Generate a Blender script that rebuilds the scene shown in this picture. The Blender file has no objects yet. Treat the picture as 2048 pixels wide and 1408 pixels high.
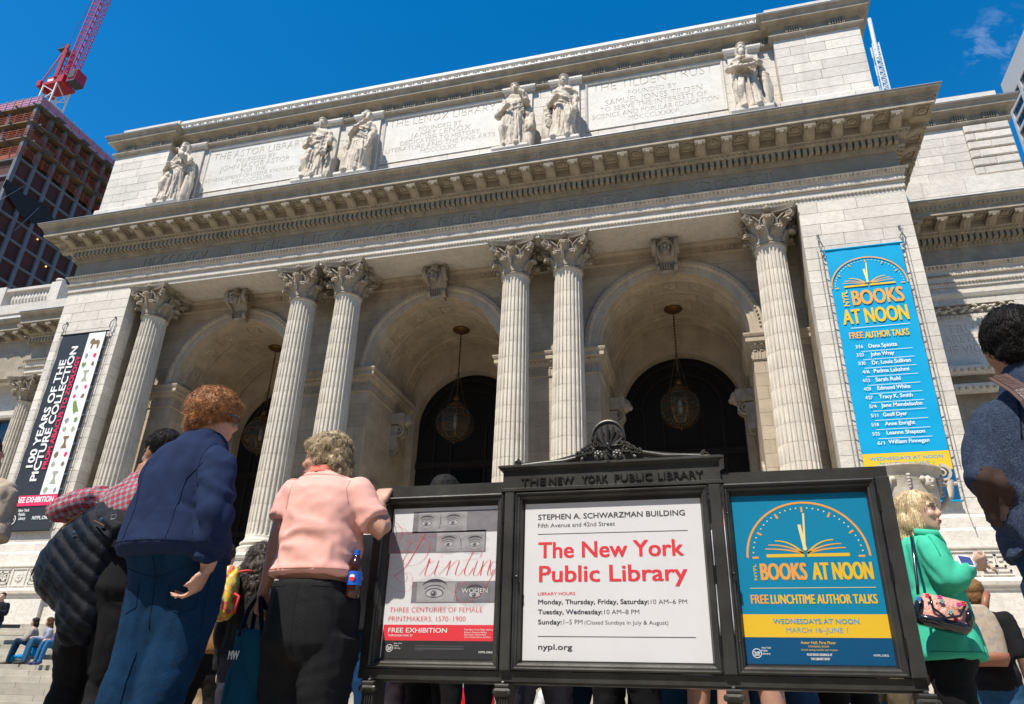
import bpy, bmesh, math, random
from mathutils import Vector, Matrix, noise, geometry
from math import sin, cos, pi, radians, sqrt, atan2

random.seed(7)
S = bpy.context.scene
COL = S.collection

# ------------------------------------------------------------------ camera
FPX = 1491.5                                   # focal length in pixels of the 2048 px wide photograph
ex = Vector((5909, 525, FPX)).normalized()
ez = Vector((101.5, 3095, -FPX)); ez = (ez - ex * ex.dot(ez)).normalized()
ey = ez.cross(ex)
RW = Matrix((ex, ey, ez))                      # world = RW @ camera axes
cam_d = bpy.data.cameras.new('camera')
cam = bpy.data.objects.new('camera', cam_d); COL.objects.link(cam)
cam.matrix_world = RW.to_4x4()
cam_d.sensor_width = 36; cam_d.lens = FPX / 2048 * 36
cam_d.clip_start = 0.05; cam_d.clip_end = 3000
S.camera = cam
GZ = -0.46                                     # the pavement, metres below the camera


def at(u, v, Y):
    """world point on the plane y = Y that the photograph shows at pixel (u, v)"""
    d = RW @ Vector((u - 1024, 704 - v, -FPX))
    return d * (Y / d.y)


# ------------------------------------------------------------------ world, sun, exposure
sun_dir = Vector((0.44, 1.0, -1.79)).normalized()      # the way the light travels
elev = math.asin(-sun_dir.z)
W = bpy.data.worlds.new('World'); S.world = W; W.use_nodes = True
wn = W.node_tree; wn.nodes.clear()
wo = wn.nodes.new('ShaderNodeOutputWorld'); bg = wn.nodes.new('ShaderNodeBackground')
sky = wn.nodes.new('ShaderNodeTexSky'); sky.sky_type = 'NISHITA'; sky.sun_disc = False
sky.sun_elevation = elev
sky.sun_rotation = atan2(-sun_dir.x, -sun_dir.y)
sky.altitude = 0; sky.air_density = 1.0; sky.dust_density = 0.15; sky.ozone_density = 4.0
hsv = wn.nodes.new('ShaderNodeHueSaturation')
hsv.inputs['Saturation'].default_value = 1.38; hsv.inputs['Value'].default_value = 1.58; hsv.inputs['Hue'].default_value = 0.496
wn.links.new(sky.outputs[0], hsv.inputs['Color'])
# a few thin wisps of cloud high on the right
tc = wn.nodes.new('ShaderNodeTexCoord')
cd = (RW @ Vector((1985 - 1024, 704 - 95, -FPX))).normalized()
dot = wn.nodes.new('ShaderNodeVectorMath'); dot.operation = 'DOT_PRODUCT'
dot.inputs[1].default_value = cd
wn.links.new(tc.outputs['Generated'], dot.inputs[0])
mr = wn.nodes.new('ShaderNodeMapRange'); mr.inputs[1].default_value = 0.9989; mr.inputs[2].default_value = 1.0
wn.links.new(dot.outputs['Value'], mr.inputs[0])
cn = wn.nodes.new('ShaderNodeTexNoise'); cn.inputs['Scale'].default_value = 26; cn.inputs['Detail'].default_value = 6
cn.inputs['Roughness'].default_value = 0.62; cn.inputs['Distortion'].default_value = 0.6
mpn = wn.nodes.new('ShaderNodeMapping'); mpn.inputs['Scale'].default_value = (1.0, 2.2, 0.9)
wn.links.new(tc.outputs['Generated'], mpn.inputs[0]); wn.links.new(mpn.outputs[0], cn.inputs[0])
cr = wn.nodes.new('ShaderNodeMapRange'); cr.inputs[1].default_value = 0.54; cr.inputs[2].default_value = 1.15
wn.links.new(cn.outputs[0], cr.inputs[0])
mu = wn.nodes.new('ShaderNodeMath'); mu.operation = 'MULTIPLY'; mu.use_clamp = True
wn.links.new(mr.outputs[0], mu.inputs[0]); wn.links.new(cr.outputs[0], mu.inputs[1])
mx = wn.nodes.new('ShaderNodeMix'); mx.data_type = 'RGBA'
wn.links.new(mu.outputs[0], mx.inputs[0]); wn.links.new(hsv.outputs[0], mx.inputs[6]); mx.inputs[7].default_value = (5.2, 6.2, 8.0, 1)
wn.links.new(mx.outputs[2], bg.inputs[0]); bg.inputs[1].default_value = 0.085
wn.links.new(bg.outputs[0], wo.inputs[0])

sl = bpy.data.lights.new('sun', 'SUN'); sl.energy = 5.0; sl.angle = radians(0.53); sl.color = (1.0, 0.925, 0.81)
so = bpy.data.objects.new('sun', sl); COL.objects.link(so)
so.rotation_euler = sun_dir.to_track_quat('-Z', 'Y').to_euler(); so.location = (0, 0, 60)
S.view_settings.view_transform = 'Standard'; S.view_settings.look = 'None'
S.view_settings.exposure = 0.50; S.view_settings.gamma = 1.0; S.view_settings.use_curve_mapping = False
S.render.engine = 'CYCLES'

# ------------------------------------------------------------------ materials
MATS = {}


def mat(name, col, rough=0.6, metal=0.0, var=0.0, vscale=3.0, bump=0.0, bscale=40.0, obj_random=0.0,
        streak=0.0, vein=0.0, island=0.0, col2=None, coords='Object', spec=0.5, alpha=None, emit=None, sheen=0.0, wave=None):
    if name in MATS: return MATS[name]
    m = bpy.data.materials.new(name); m.use_nodes = True
    nt = m.node_tree; N = nt.nodes; L = nt.links
    b = N['Principled BSDF']
    b.inputs['Roughness'].default_value = rough; b.inputs['Metallic'].default_value = metal
    b.inputs['Specular IOR Level'].default_value = spec
    if sheen: b.inputs['Sheen Weight'].default_value = sheen
    c4 = (*col, 1)
    b.inputs['Base Color'].default_value = c4
    m.diffuse_color = c4
    if alpha is not None: b.inputs['Alpha'].default_value = alpha
    if emit:
        b.inputs['Emission Color'].default_value = (*emit[0], 1); b.inputs['Emission Strength'].default_value = emit[1]
    t = N.new('ShaderNodeTexCoord'); src = t.outputs[coords]
    cur = None

    def noise_(sc, det=5, mscale=None, w=0.6):
        n = N.new('ShaderNodeTexNoise'); n.inputs['Scale'].default_value = sc; n.inputs['Detail'].default_value = det
        n.inputs['Roughness'].default_value = w
        if mscale:
            mp = N.new('ShaderNodeMapping'); mp.inputs['Scale'].default_value = mscale
            L.new(src, mp.inputs[0]); L.new(mp.outputs[0], n.inputs[0])
        else: L.new(src, n.inputs[0])
        return n.outputs[0]

    def rng(o, a, bb, c=0.0, d=1.0):
        r = N.new('ShaderNodeMapRange'); r.inputs[1].default_value = a; r.inputs[2].default_value = bb
        r.inputs[3].default_value = c; r.inputs[4].default_value = d
        L.new(o, r.inputs[0]); return r.outputs[0]

    def mixc(f, a, bb):
        x = N.new('ShaderNodeMix'); x.data_type = 'RGBA'; L.new(f, x.inputs[0])
        if isinstance(a, tuple): x.inputs[6].default_value = a
        else: L.new(a, x.inputs[6])
        if isinstance(bb, tuple): x.inputs[7].default_value = bb
        else: L.new(bb, x.inputs[7])
        return x.outputs[2]
    if var:
        k = col2 or tuple(max(0, q * (1 - var)) for q in col)
        cur = mixc(rng(noise_(vscale), 0.35, 0.68), c4, (*k, 1))
    if vein:
        n = noise_(vscale * 2.0, 7, (1, 1, 2.2), 0.7)
        r1 = rng(n, 0.47, 0.5); r2 = rng(n, 0.53, 0.5)
        mm = N.new('ShaderNodeMath'); mm.operation = 'MULTIPLY'; L.new(r1, mm.inputs[0]); L.new(r2, mm.inputs[1])
        ms = N.new('ShaderNodeMath'); ms.operation = 'MULTIPLY'; L.new(mm.outputs[0], ms.inputs[0]); ms.inputs[1].default_value = vein
        cur = mixc(ms.outputs[0], cur or c4, (col[0] * .62, col[1] * .63, col[2] * .64, 1))
    if streak:
        n = noise_(2.2, 6, (1.6, 1.6, 0.22))
        r = rng(n, 0.5, 0.8, 0, streak)
        cur = mixc(r, cur or c4, (col[0] * .38, col[1] * .34, col[2] * .28, 1))
    if wave:                                       # a printed or woven stripe: (scale, colour)
        w = N.new('ShaderNodeTexWave'); w.inputs['Scale'].default_value = wave[0]; w.inputs['Distortion'].default_value = wave[2]
        L.new(src, w.inputs[0]); cur = mixc(rng(w.outputs[1], .4, .6), cur or c4, (*wave[1], 1))
    if island:
        gi = N.new('ShaderNodeNewGeometry'); hi = N.new('ShaderNodeHueSaturation')
        L.new(rng(gi.outputs['Random Per Island'], 0, 1, 1 - island, 1 + island * .4), hi.inputs['Value'])
        if cur: L.new(cur, hi.inputs['Color'])
        else: hi.inputs['Color'].default_value = c4
        cur = hi.outputs[0]
    if obj_random:
        oi = N.new('ShaderNodeObjectInfo')
        hv = N.new('ShaderNodeHueSaturation')
        L.new(rng(oi.outputs['Random'], 0, 1, 1 - obj_random, 1 + obj_random * .35), hv.inputs['Value'])
        if cur: L.new(cur, hv.inputs['Color'])
        else: hv.inputs['Color'].default_value = c4
        cur = hv.outputs[0]
    if cur: L.new(cur, b.inputs['Base Color'])
    if bump:
        bn = N.new('ShaderNodeBump'); bn.inputs['Strength'].default_value = bump; bn.inputs['Distance'].default_value = 0.02
        L.new(noise_(bscale, 6), bn.inputs['Height']); L.new(bn.outputs[0], b.inputs['Normal'])
    MATS[name] = m
    return m


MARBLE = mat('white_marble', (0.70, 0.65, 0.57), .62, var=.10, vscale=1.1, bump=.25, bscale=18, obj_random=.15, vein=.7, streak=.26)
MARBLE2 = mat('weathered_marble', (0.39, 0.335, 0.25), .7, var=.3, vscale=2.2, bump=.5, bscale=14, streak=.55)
MARBLE3 = mat('carved_marble', (0.57, 0.52, 0.44), .7, var=.25, vscale=5, bump=.5, bscale=25, streak=.25)
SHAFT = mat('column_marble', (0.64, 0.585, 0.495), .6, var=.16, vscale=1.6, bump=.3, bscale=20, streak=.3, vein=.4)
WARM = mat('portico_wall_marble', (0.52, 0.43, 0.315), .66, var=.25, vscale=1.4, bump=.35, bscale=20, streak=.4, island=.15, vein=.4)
STATUE = mat('statue_marble', (0.55, 0.48, 0.385), .68, var=.2, vscale=2.4, bump=.35, bscale=22, streak=.3)
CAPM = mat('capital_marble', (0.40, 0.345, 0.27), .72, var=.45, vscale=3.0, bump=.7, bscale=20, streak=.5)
LEAD = mat('grey_roof_metal', (0.38, 0.40, 0.43), .45, .4, var=.2)
BRONZE = mat('dark_bronze', (0.040, 0.038, 0.035), .40, .55, var=.45, vscale=5, bump=.06, bscale=60, col2=(.075, .075, .068))
BLACKM = mat('black_metal', (0.02, 0.02, 0.02), .4, .6)
BRASS = mat('aged_brass', (0.20, 0.105, 0.04), .45, .8, var=.4, vscale=12)
STEPM = mat('granite_steps', (0.42, 0.385, 0.32), .75, var=.25, vscale=2.0, bump=.3, obj_random=.16, streak=.15)
PAVE = mat('plaza_paving', (0.33, 0.285, 0.225), .8, var=.25, vscale=1.3, bump=.3)
DARKIN = mat('dark_interior', (0.012, 0.011, 0.010), .6)


# ------------------------------------------------------------------ object helpers
def tag(o, label=None, cat=None, group=None, kind=None):
    if label: o['label'] = label
    if cat: o['category'] = cat
    if group: o['group'] = group
    if kind: o['kind'] = kind
    return o


def empty(name, loc=(0, 0, 0), label=None, cat=None, group=None, parent=None):
    o = bpy.data.objects.new(name, None); COL.objects.link(o); o.location = loc; o.empty_display_size = .3
    if parent: o.parent = parent
    return tag(o, label, cat, group)


def link(name, mesh, parent=None, loc=(0, 0, 0), rotz=0.0, sc=None, world=False):
    """world=True: mesh coordinates are world coordinates, whatever the parent's location"""
    o = bpy.data.objects.new(name, mesh); COL.objects.link(o)
    if parent:
        o.parent = parent
    l = Vector(loc)
    if world and parent:
        p = parent; off = Vector((0, 0, 0))
        while p: off += p.location; p = p.parent
        l = l - off
    o.location = l
    if rotz: o.rotation_euler = (0, 0, rotz)
    if sc: o.scale = sc
    return o


class MB:
    def __init__(s): s.v = []; s.f = []

    def add(s, vs, fs):
        n = len(s.v); s.v.extend([tuple(p) for p in vs]); s.f.extend([tuple(i + n for i in f) for f in fs]); return s

    def box(s, x0, x1, y0, y1, z0, z1):
        return s.add([(x0, y0, z0), (x1, y0, z0), (x1, y1, z0), (x0, y1, z0), (x0, y0, z1), (x1, y0, z1), (x1, y1, z1), (x0, y1, z1)],
                     [(0, 3, 2, 1), (4, 5, 6, 7), (0, 1, 5, 4), (1, 2, 6, 5), (2, 3, 7, 6), (3, 0, 4, 7)])

    def bevbox(s, x0, x1, y0, y1, z0, z1, b=.01):
        """box whose front (-y) edges are chamfered"""
        return s.add([(x0, y0 + b, z0), (x1, y0 + b, z0), (x1, y0 + b, z1), (x0, y0 + b, z1),
                      (x0 + b, y0, z0 + b), (x1 - b, y0, z0 + b), (x1 - b, y0, z1 - b), (x0 + b, y0, z1 - b),
                      (x0, y1, z0), (x1, y1, z0), (x1, y1, z1), (x0, y1, z1)],
                     [(4, 5, 6, 7), (0, 1, 5, 4), (1, 2, 6, 5), (2, 3, 7, 6), (3, 0, 4, 7),
                      (1, 0, 8, 9), (2, 1, 9, 10), (3, 2, 10, 11), (0, 3, 11, 8), (9, 8, 11, 10)])

    def prism(s, poly, y0, y1):
        """poly in (x, z), counter-clockwise seen from -y; extruded y0..y1"""
        n = len(poly)
        vs = [(x, y0, z) for x, z in poly] + [(x, y1, z) for x, z in poly]
        fs = [tuple(range(n)), tuple(range(2 * n - 1, n - 1, -1))]
        for i in range(n): fs.append((i, i + n, (i + 1) % n + n, (i + 1) % n))
        return s.add(vs, fs)

    def rings(s, rings, closed=True, cap0=True, cap1=True):
        n = len(rings[0]); base = len(s.v)
        for r in rings: s.v.extend([tuple(p) for p in r])
        for i in range(len(rings) - 1):
            for j in range(n if closed else n - 1):
                a = base + i * n + j; b = base + i * n + (j + 1) % n
                s.f.append((a, b, b + n, a + n))
        if cap0 and closed: s.f.append(tuple(base + j for j in range(n - 1, -1, -1)))
        if cap1 and closed: s.f.append(tuple(base + (len(rings) - 1) * n + j for j in range(n)))
        return s

    def lathe(s, prof, c=(0, 0, 0), n=24, cap=True):
        rs = [[(c[0] + r * cos(2 * pi * j / n), c[1] + r * sin(2 * pi * j / n), c[2] + z) for j in range(n)] for r, z in prof]
        return s.rings(rs, True, cap, cap)

    def tube(s, pts, r, n=6, cap=True):
        pts = [Vector(p) for p in pts]; rs = []
        if not isinstance(r, (list, tuple)): r = [r] * len(pts)
        t0 = (pts[1] - pts[0]).normalized()
        u = t0.orthogonal().normalized()
        for i, p in enumerate(pts):
            t = ((pts[min(i + 1, len(pts) - 1)]) - pts[max(i - 1, 0)])
            t = t.normalized() if t.length > 1e-9 else t0
            u = (u - t * u.dot(t))
            u = u.normalized() if u.length > 1e-6 else t.orthogonal().normalized()
            w = t.cross(u)
            rs.append([p + (u * cos(2 * pi * j / n) + w * sin(2 * pi * j / n)) * r[i] for j in range(n)])
        return s.rings(rs, True, cap, cap)

    def ball(s, c, r, n=10, m=7, sc=(1, 1, 1), rot=None):
        rs = []
        for i in range(1, m):
            a = pi * i / m
            ring = []
            for j in range(n):
                p = Vector((sin(a) * cos(2 * pi * j / n) * sc[0], sin(a) * sin(2 * pi * j / n) * sc[1], -cos(a) * sc[2])) * r
                if rot: p = rot @ p
                ring.append(Vector(c) + p)
            rs.append(ring)
        return s.rings(rs)

    def mesh(s, name, m=None, smooth=False, merge=False):
        me = bpy.data.meshes.new(name); me.from_pydata([tuple(q) for q in s.v], [], s.f)
        if smooth is True: me.shade_smooth()
        if m: me.materials.append(m)
        if isinstance(smooth, float):
            me.shade_smooth()
            try: me.set_sharp_from_angle(angle=radians(smooth))
            except Exception: pass
        me.validate(verbose=False); me.update()
        return me

    def build(s, name, m, parent=None, smooth=False, label=None, kind=None, world=True, loc=(0, 0, 0)):
        o = link(name, s.mesh(name, m, smooth), parent, loc, world=world)
        if label: o['label'] = label
        if kind: o['kind'] = kind
        return o


def eval_mesh(o, name):
    bpy.context.view_layer.update()
    dg = bpy.context.evaluated_depsgraph_get()
    me = bpy.data.meshes.new_from_object(o.evaluated_get(dg))
    me.name = name
    return me


_txt = {}


def text_polys(s, bold=0.0, res=3, space=1.0):
    """triangulated flat letters of Blender's own font: (verts xy, faces), normalised bounds returned too"""
    key = (s, bold, res, space)
    if key in _txt: return _txt[key]
    cu = bpy.data.curves.new('t', 'FONT'); cu.body = s; cu.size = 1; cu.offset = bold; cu.resolution_u = res; cu.space_character = space
    cu.fill_mode = 'BOTH'
    o = bpy.data.objects.new('t', cu); COL.objects.link(o)
    me = eval_mesh(o, 't')
    vs = [(v.co.x, v.co.y) for v in me.vertices]; fs = [tuple(p.vertices) for p in me.polygons]
    # merge doubles
    bm = bmesh.new(); bm.from_mesh(me); bmesh.ops.remove_doubles(bm, verts=bm.verts, dist=1e-5)
    bmesh.ops.triangulate(bm, faces=bm.faces)
    vs = [(v.co.x, v.co.y) for v in bm.verts]; bm.verts.index_update()
    fs = [tuple(v.index for v in f.verts) for f in bm.faces]
    bm.free()
    ar = lambda f: (vs[f[1]][0] - vs[f[0]][0]) * (vs[f[2]][1] - vs[f[0]][1]) - (vs[f[2]][0] - vs[f[0]][0]) * (vs[f[1]][1] - vs[f[0]][1])
    fs = [f if ar(f) > 0 else f[::-1] for f in fs if abs(ar(f)) > 1e-7]
    bpy.data.objects.remove(o); bpy.data.curves.remove(cu); bpy.data.meshes.remove(me)
    x0 = min(v[0] for v in vs); x1 = max(v[0] for v in vs)
    _txt[key] = (vs, fs, x0, x1)
    return _txt[key]


CAPH = 0.729 * 1.0


def letters(mb, s, xl, xr, z, h, y, depth=0.0, bold=0.0, vertical=False, space=1.0, res=3, slant=0):
    """flat or raised lettering, facing -y, fitted between xl and xr with cap height h, baseline z.
    vertical: the line runs upwards, xl/xr are then z limits and z is the x of the baseline (letters' feet to the right)"""
    if bold > .012 and depth <= 0:
        w = bold * .62 * h / .7
        for i, (dx, dz) in enumerate(((0, 0), (-1, -.5), (1, .5), (-1, .5), (1, -.5))):
            yy = y - .00012 * i
            if vertical: letters(mb, s, xl + w + dx * w, xr - w + dx * w, z + dz * w, h, yy, 0, 0, True, space, res, slant)
            else: letters(mb, s, xl + w + dx * w, xr - w + dx * w, z + dz * w, h, yy, 0, 0, False, space, res, slant)
        return mb
    vs, fs, a, b = text_polys(s, bold, res, space)
    k = (xr - xl) / (b - a); kz = h / 0.70
    def P(q, yy):
        X = xl + (q[0] - a) * k; Z = q[1] * kz
        if vertical: return (z - Z, yy, X)
        return (X + Z * slant, yy, z + Z)
    n = len(vs)
    if depth <= 0:
        mb.add([P(q, y) for q in vs], [tuple(f) for f in fs])
    else:
        edges = {}
        for f in fs:
            for i in range(3):
                e = (f[i], f[(i + 1) % 3]); edges[e] = 1
        side = [e for e in edges if (e[1], e[0]) not in edges]
        mb.add([P(q, y - depth) for q in vs] + [P(q, y) for q in vs],
               [tuple(f) for f in fs] + [(e[1], e[0], e[0] + n, e[1] + n) for e in side])
    return mb


def incised(name, rect, y, depth, lines, m, parent, bold=-0.004, cut_shade=None):
    """a stone panel whose inscription is really cut in; lines: (text, xl, xr, baseline z, cap height)"""
    x0, x1, z0, z1 = rect
    V = [Vector((x0, z0)), Vector((x1, z0)), Vector((x1, z1)), Vector((x0, z1))]
    F = [[0, 1, 2, 3]]
    for (s, xl, xr, z, h) in lines:
        vs, fs, a, b = text_polys(s, bold, 2, 1.0)
        k = (xr - xl) / (b - a); kz = h / .70; n = len(V)
        V += [Vector((xl + (q[0] - a) * k, z + q[1] * kz)) for q in vs]
        F += [[i + n for i in f] for f in fs]
    r = geometry.delaunay_2d_cdt(V, [], F, 1, 1e-5)
    vs, fs, of = r[0], r[2], r[5]
    keep = [f for f, o in zip(fs, of) if o == [0]]
    cut = [f for f, o in zip(fs, of) if len(o) > 1]
    mb = MB(); n = len(vs)
    mb.add([(p.x, y, p.y) for p in vs] + [(p.x, y + depth, p.y) for p in vs],
           [tuple(f) for f in keep] + [tuple(i + n for i in f) for f in cut])
    E = {}
    for f in cut:
        for i in range(len(f)):
            E[(f[i], f[(i + 1) % len(f)])] = 1
    mb.f += [(e[0], e[1], e[1] + n, e[0] + n) for e in E if (e[1], e[0]) not in E]
    o = mb.build(name, m, parent)
    if cut_shade:  # second, darker colour paints shade into the letter cuts
        o.data.materials.append(cut_shade)
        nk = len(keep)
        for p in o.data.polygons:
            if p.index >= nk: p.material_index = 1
    return o


def run(mb, prof, x0, x1, Y0, yb, left=True, right=True):
    """moulding along a wall face at y = Y0; prof = [(projection, z)...] from bottom to top; mitred returns back to yb"""
    rows = []
    for p, z in prof:
        r = []
        if left: r += [(x0 - p, yb, z), (x0 - p, Y0 - p, z)]
        else: r += [(x0, Y0 - p, z)]
        if right: r += [(x1 + p, Y0 - p, z), (x1 + p, yb, z)]
        else: r += [(x1, Y0 - p, z)]
        rows.append(r)
    mb.rings(rows, closed=False)
    return mb
# =================================================================== the setting
ground = link('ground', MB().add([(-600, -400, GZ), (600, -400, GZ), (600, 900, GZ), (-600, 900, GZ)], [(0, 1, 2, 3)]).mesh('ground', PAVE))
tag(ground, kind='structure')

CX = -9.676; Y0 = 22.0; PX0 = CX - 16.54; PX1 = CX + 16.54; PIN = 13.23        # portico: centre, front plane, ends, inner edge of the piers
COLS = [CX - 12.251, CX - 5.318, CX - 3.371, CX + 3.371, CX + 5.318, CX + 12.251]
ARCH = [CX - 8.785, CX, CX + 8.785]; RIN = 2.585; ROUT = 3.07; ZC = 11.9; YW = 23.75
library = empty('library_building', (CX, Y0, GZ), 'pale marble library portico with paired fluted columns, three arches and carved inscriptions', 'building')

# ---- stairs in front of the portico
steps = empty('stone_steps', (CX, 16, GZ)); tag(steps, kind='structure')
rr = random.Random(3)
far = MB()
slabs = 0
for i in range(25):
    y = 16.0 + i * .345; z = GZ + i * .155
    x = -36 + rr.random() * 2; 
    while x < 15:
        w = rr.uniform(1.5, 2.6); w = min(w, 15 - x)
        if w < .3: break
        dzz = rr.uniform(-.003, .003)
        mb = MB()
        vs = (x + .003, x + w - .003, y, y + .42, z, z + .155 + dzz)
        inside = PX0 - .2 < x + w / 2 < PX0 + 3.6 or PX1 - 3.6 < x + w / 2 < PX1 + .2
        if not (inside and i > 16):
            if i < 13 and slabs < 292:
                mb.bevbox(vs[0], vs[1], vs[2], vs[3], vs[4], vs[5], .006); mb.build('step_slab', STEPM, steps); slabs += 1
            else: far.bevbox(*vs, .006)
        x += w
far.build('upper_step_slabs', STEPM, steps, kind='stuff')
MB().add([(-36, 16.1, GZ), (15, 16.1, GZ), (15, 24.6, 3.3), (-36, 24.6, 3.3)], [(0, 1, 2, 3)]).build('step_bed', STEPM, steps)
MB().box(-36, 15, 24.6, 34, 2.9, 3.4).build('portico_floor', STEPM, steps)


def course_blocks(x0, x1, z0, z1, y, dep, n_c, rnd, wmin=.8, wmax=1.8, gap=.005, bev=.006, names='stone_block', m=MARBLE, parent=library, mb=None, slit=None):
    ch = (z1 - z0) / n_c
    for i in range(n_c):
        zz = z0 + i * ch; x = x0
        first = wmin * .6 if i % 2 else None
        while x < x1 - .01:
            w = first or rnd.uniform(wmin, wmax); first = None
            if x1 - (x + w) < wmin * .6: w = x1 - x
            off = rnd.uniform(0, .004)
            a = (x + gap, x + w - gap, y - off, y + dep, zz + gap, zz + ch - gap)
            if mb is None: MB().bevbox(*a, bev).build(names, m, parent)
            else: mb.bevbox(*a, bev)
            x += w


def facing(mb, o, u, width, z0, z1, ch, rnd, wmin=.8, wmax=1.6, gap=.0035, bev=.005, dep=.12):
    """bevelled blocks on a vertical plane through o, running along the unit vector u, facing u x z"""
    u = Vector(u); nrm = u.cross(Vector((0, 0, 1)))
    n_c = max(1, round((z1 - z0) / ch)); ch = (z1 - z0) / n_c
    M = Matrix((u, -nrm, Vector((0, 0, 1)))).transposed()
    for i in range(n_c):
        x = 0; first = wmin * .5 if i % 2 else None
        while x < width - .01:
            w = first or rnd.uniform(wmin, wmax); first = None
            if width - (x + w) < wmin * .6: w = width - x
            t = MB().bevbox(x + gap, x + w - gap, -rnd.uniform(0, .003), dep, z0 + i * ch + gap, z0 + (i + 1) * ch - gap, bev)
            mb.add([Vector(o) + M @ Vector(p) for p in t.v], t.f)
            x += w


rb = random.Random(11)
# ---- the two end piers, block by block
ZP0, ZP1 = 5.05, 15.56; NC = 24
for s, (a, b) in enumerate(((PX0, CX - PIN), (CX + PIN, PX1))):
    course_blocks(a, b, ZP0, ZP1, Y0, .55, NC, rb, 1.0, 1.75)
core = MB()
for a, b in ((PX0, CX - PIN), (CX + PIN, PX1)):
    core.box(a + .015, b - .015, Y0 + .05, 28, 2, ZP1)
core.build('pier_core', MARBLE2, library)
side = MB(); r5 = random.Random(5)
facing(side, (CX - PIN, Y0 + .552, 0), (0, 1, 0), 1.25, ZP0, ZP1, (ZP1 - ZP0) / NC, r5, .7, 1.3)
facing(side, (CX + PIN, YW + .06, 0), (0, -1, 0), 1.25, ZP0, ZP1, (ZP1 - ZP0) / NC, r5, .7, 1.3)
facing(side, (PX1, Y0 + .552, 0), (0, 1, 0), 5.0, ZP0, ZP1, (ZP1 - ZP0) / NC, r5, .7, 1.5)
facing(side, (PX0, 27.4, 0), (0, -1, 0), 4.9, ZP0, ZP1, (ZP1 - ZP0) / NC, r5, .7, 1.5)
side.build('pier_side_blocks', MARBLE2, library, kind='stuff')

# pier bases, meander band and plain pedestal
PED = [(.40, 2.0), (.40, 3.05), (.44, 3.08), (.44, 3.14), (.50, 3.17), (.52, 3.26), (.50, 3.33), (.42, 3.36), (.34, 3.38), (.34, 4.08), (.38, 4.1), (.38, 4.14),
       (.12, 4.16), (.12, 4.60), (.10, 4.64), (.05, 4.68), (.05, 4.96), (.0, 5.05), (-.1, 5.05)]
for a, b, lf in ((PX0, CX - PIN, True), (CX + PIN, PX1, True)):
    mb = MB(); run(mb, PED, a, b, Y0, 28, True, True); mb.build('pier_pedestal', MARBLE, library)


def meander(mb, x0, y, z0, w, h, t=.045, pr=.03, flip=False):
    """one Greek key of width w and height h made of raised bars"""
    segs = [((0, 0), (0, 1)), ((0, 1), (1, 1)), ((1, 1), (1, .3)), ((1, .3), (.35, .3)), ((.35, .3), (.35, .68)), ((.35, .68), (.7, .68))]
    segs += [((0, 0), (1.0, 0))]
    for (a, b), (c, d) in segs:
        if flip: a, c = 1 - a, 1 - c
        xa, xb = sorted((x0 + a * w, x0 + c * w)); za, zb = sorted((z0 + b * h, z0 + d * h))
        mb.box(xa - t / 2, xb + t / 2, y - pr, y + .01, za - t / 2, zb + t / 2)


def flower(mb, c, r, n=6, axis='y'):
    for j in range(n):
        a = 2 * pi * j / n
        if axis == 'y': mb.ball((c[0] + cos(a) * r * .55, c[1], c[2] + sin(a) * r * .55), r * .36, 7, 5, (1, .5, 1))
        else: mb.ball((c[0] + cos(a) * r * .55, c[1] + sin(a) * r * .55, c[2]), r * .36, 7, 5, (1, 1, .5))
    mb.ball(c, r * .26, 7, 5)


mm = MB()
for a, b in ((PX0 - .34, CX - PIN + .34), (CX + PIN - .34, PX1 + .34)):
    yk = Y0 - .34
    n = 5; cw = (b - a - .2) / n
    for i in range(n):
        xx = a + .1 + i * cw
        for q in ((xx + .03, xx + cw - .03, 3.42, 3.45), (xx + .03, xx + cw - .03, 4.0, 4.03)): mm.box(q[0], q[1], yk - .03, yk + .01, q[2], q[3])
        if i % 2 == 1:
            flower(mm, (xx + cw / 2, yk, 3.73), .2, 8); 
            mm.box(xx + .06, xx + .09, yk - .03, yk + .01, 3.45, 4.0); mm.box(xx + cw - .09, xx + cw - .06, yk - .03, yk + .01, 3.45, 4.0)
        else:
            meander(mm, xx + .09, yk, 3.53, cw * .36, .38); meander(mm, xx + cw - .09 - cw * .36, yk, 3.53, cw * .36, .38, flip=True)
mm.build('meander_band', MARBLE, library, kind='stuff')

# column pedestals
for grp in ((0,), (1, 2), (3, 4), (5,)):
    a = COLS[grp[0]] - .93; b = COLS[grp[-1]] + .93
    if grp == (0,): a = CX - PIN + .02
    if grp == (5,): b = CX + PIN - .02
    mb = MB(); run(mb, [(.06, 2.2), (.06, 3.2), (.1, 3.25), (.1, 3.35), (.0, 3.4), (0, 4.2), (.05, 4.25), (.08, 4.36), (0, 4.44), (-.6, 4.44)], a, b, 21.80, 23.7)
    mb.build('column_pedestal', MARBLE, library)

# ---- entablature of the portico and, lower, of the wings
ARCHI = [(-1.5, 15.56), (0, 15.56), (0, 15.68), (.02, 15.68), (.035, 15.70), (.02, 15.75), (.03, 15.75), (.03, 15.94), (.06, 15.96), (.07, 16.0), (.06, 16.05), (.06, 16.09), (.055, 16.09),
         (.055, 16.25), (.09, 16.26), (.11, 16.32), (.17, 16.38), (.20, 16.40), (.215, 16.43), (-.01, 16.45)]
BED = [(0, 17.2), (.04, 17.2), (.06, 17.25), (.12, 17.33), (.13, 17.36), (.13, 17.62), (.34, 17.62), (.36, 17.64), (.42, 17.74), (.46, 17.76), (.46, 18.08), (1.12, 18.08)]
CORONA = [(1.12, 18.08), (1.12, 18.30), (1.15, 18.31), (1.17, 18.36), (1.21, 18.42), (1.22, 18.44), (1.22, 18.455), (1.25, 18.47), (1.29, 18.50), (1.345, 18.55), (1.365, 18.60), (1.365, 18.625)]


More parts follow.
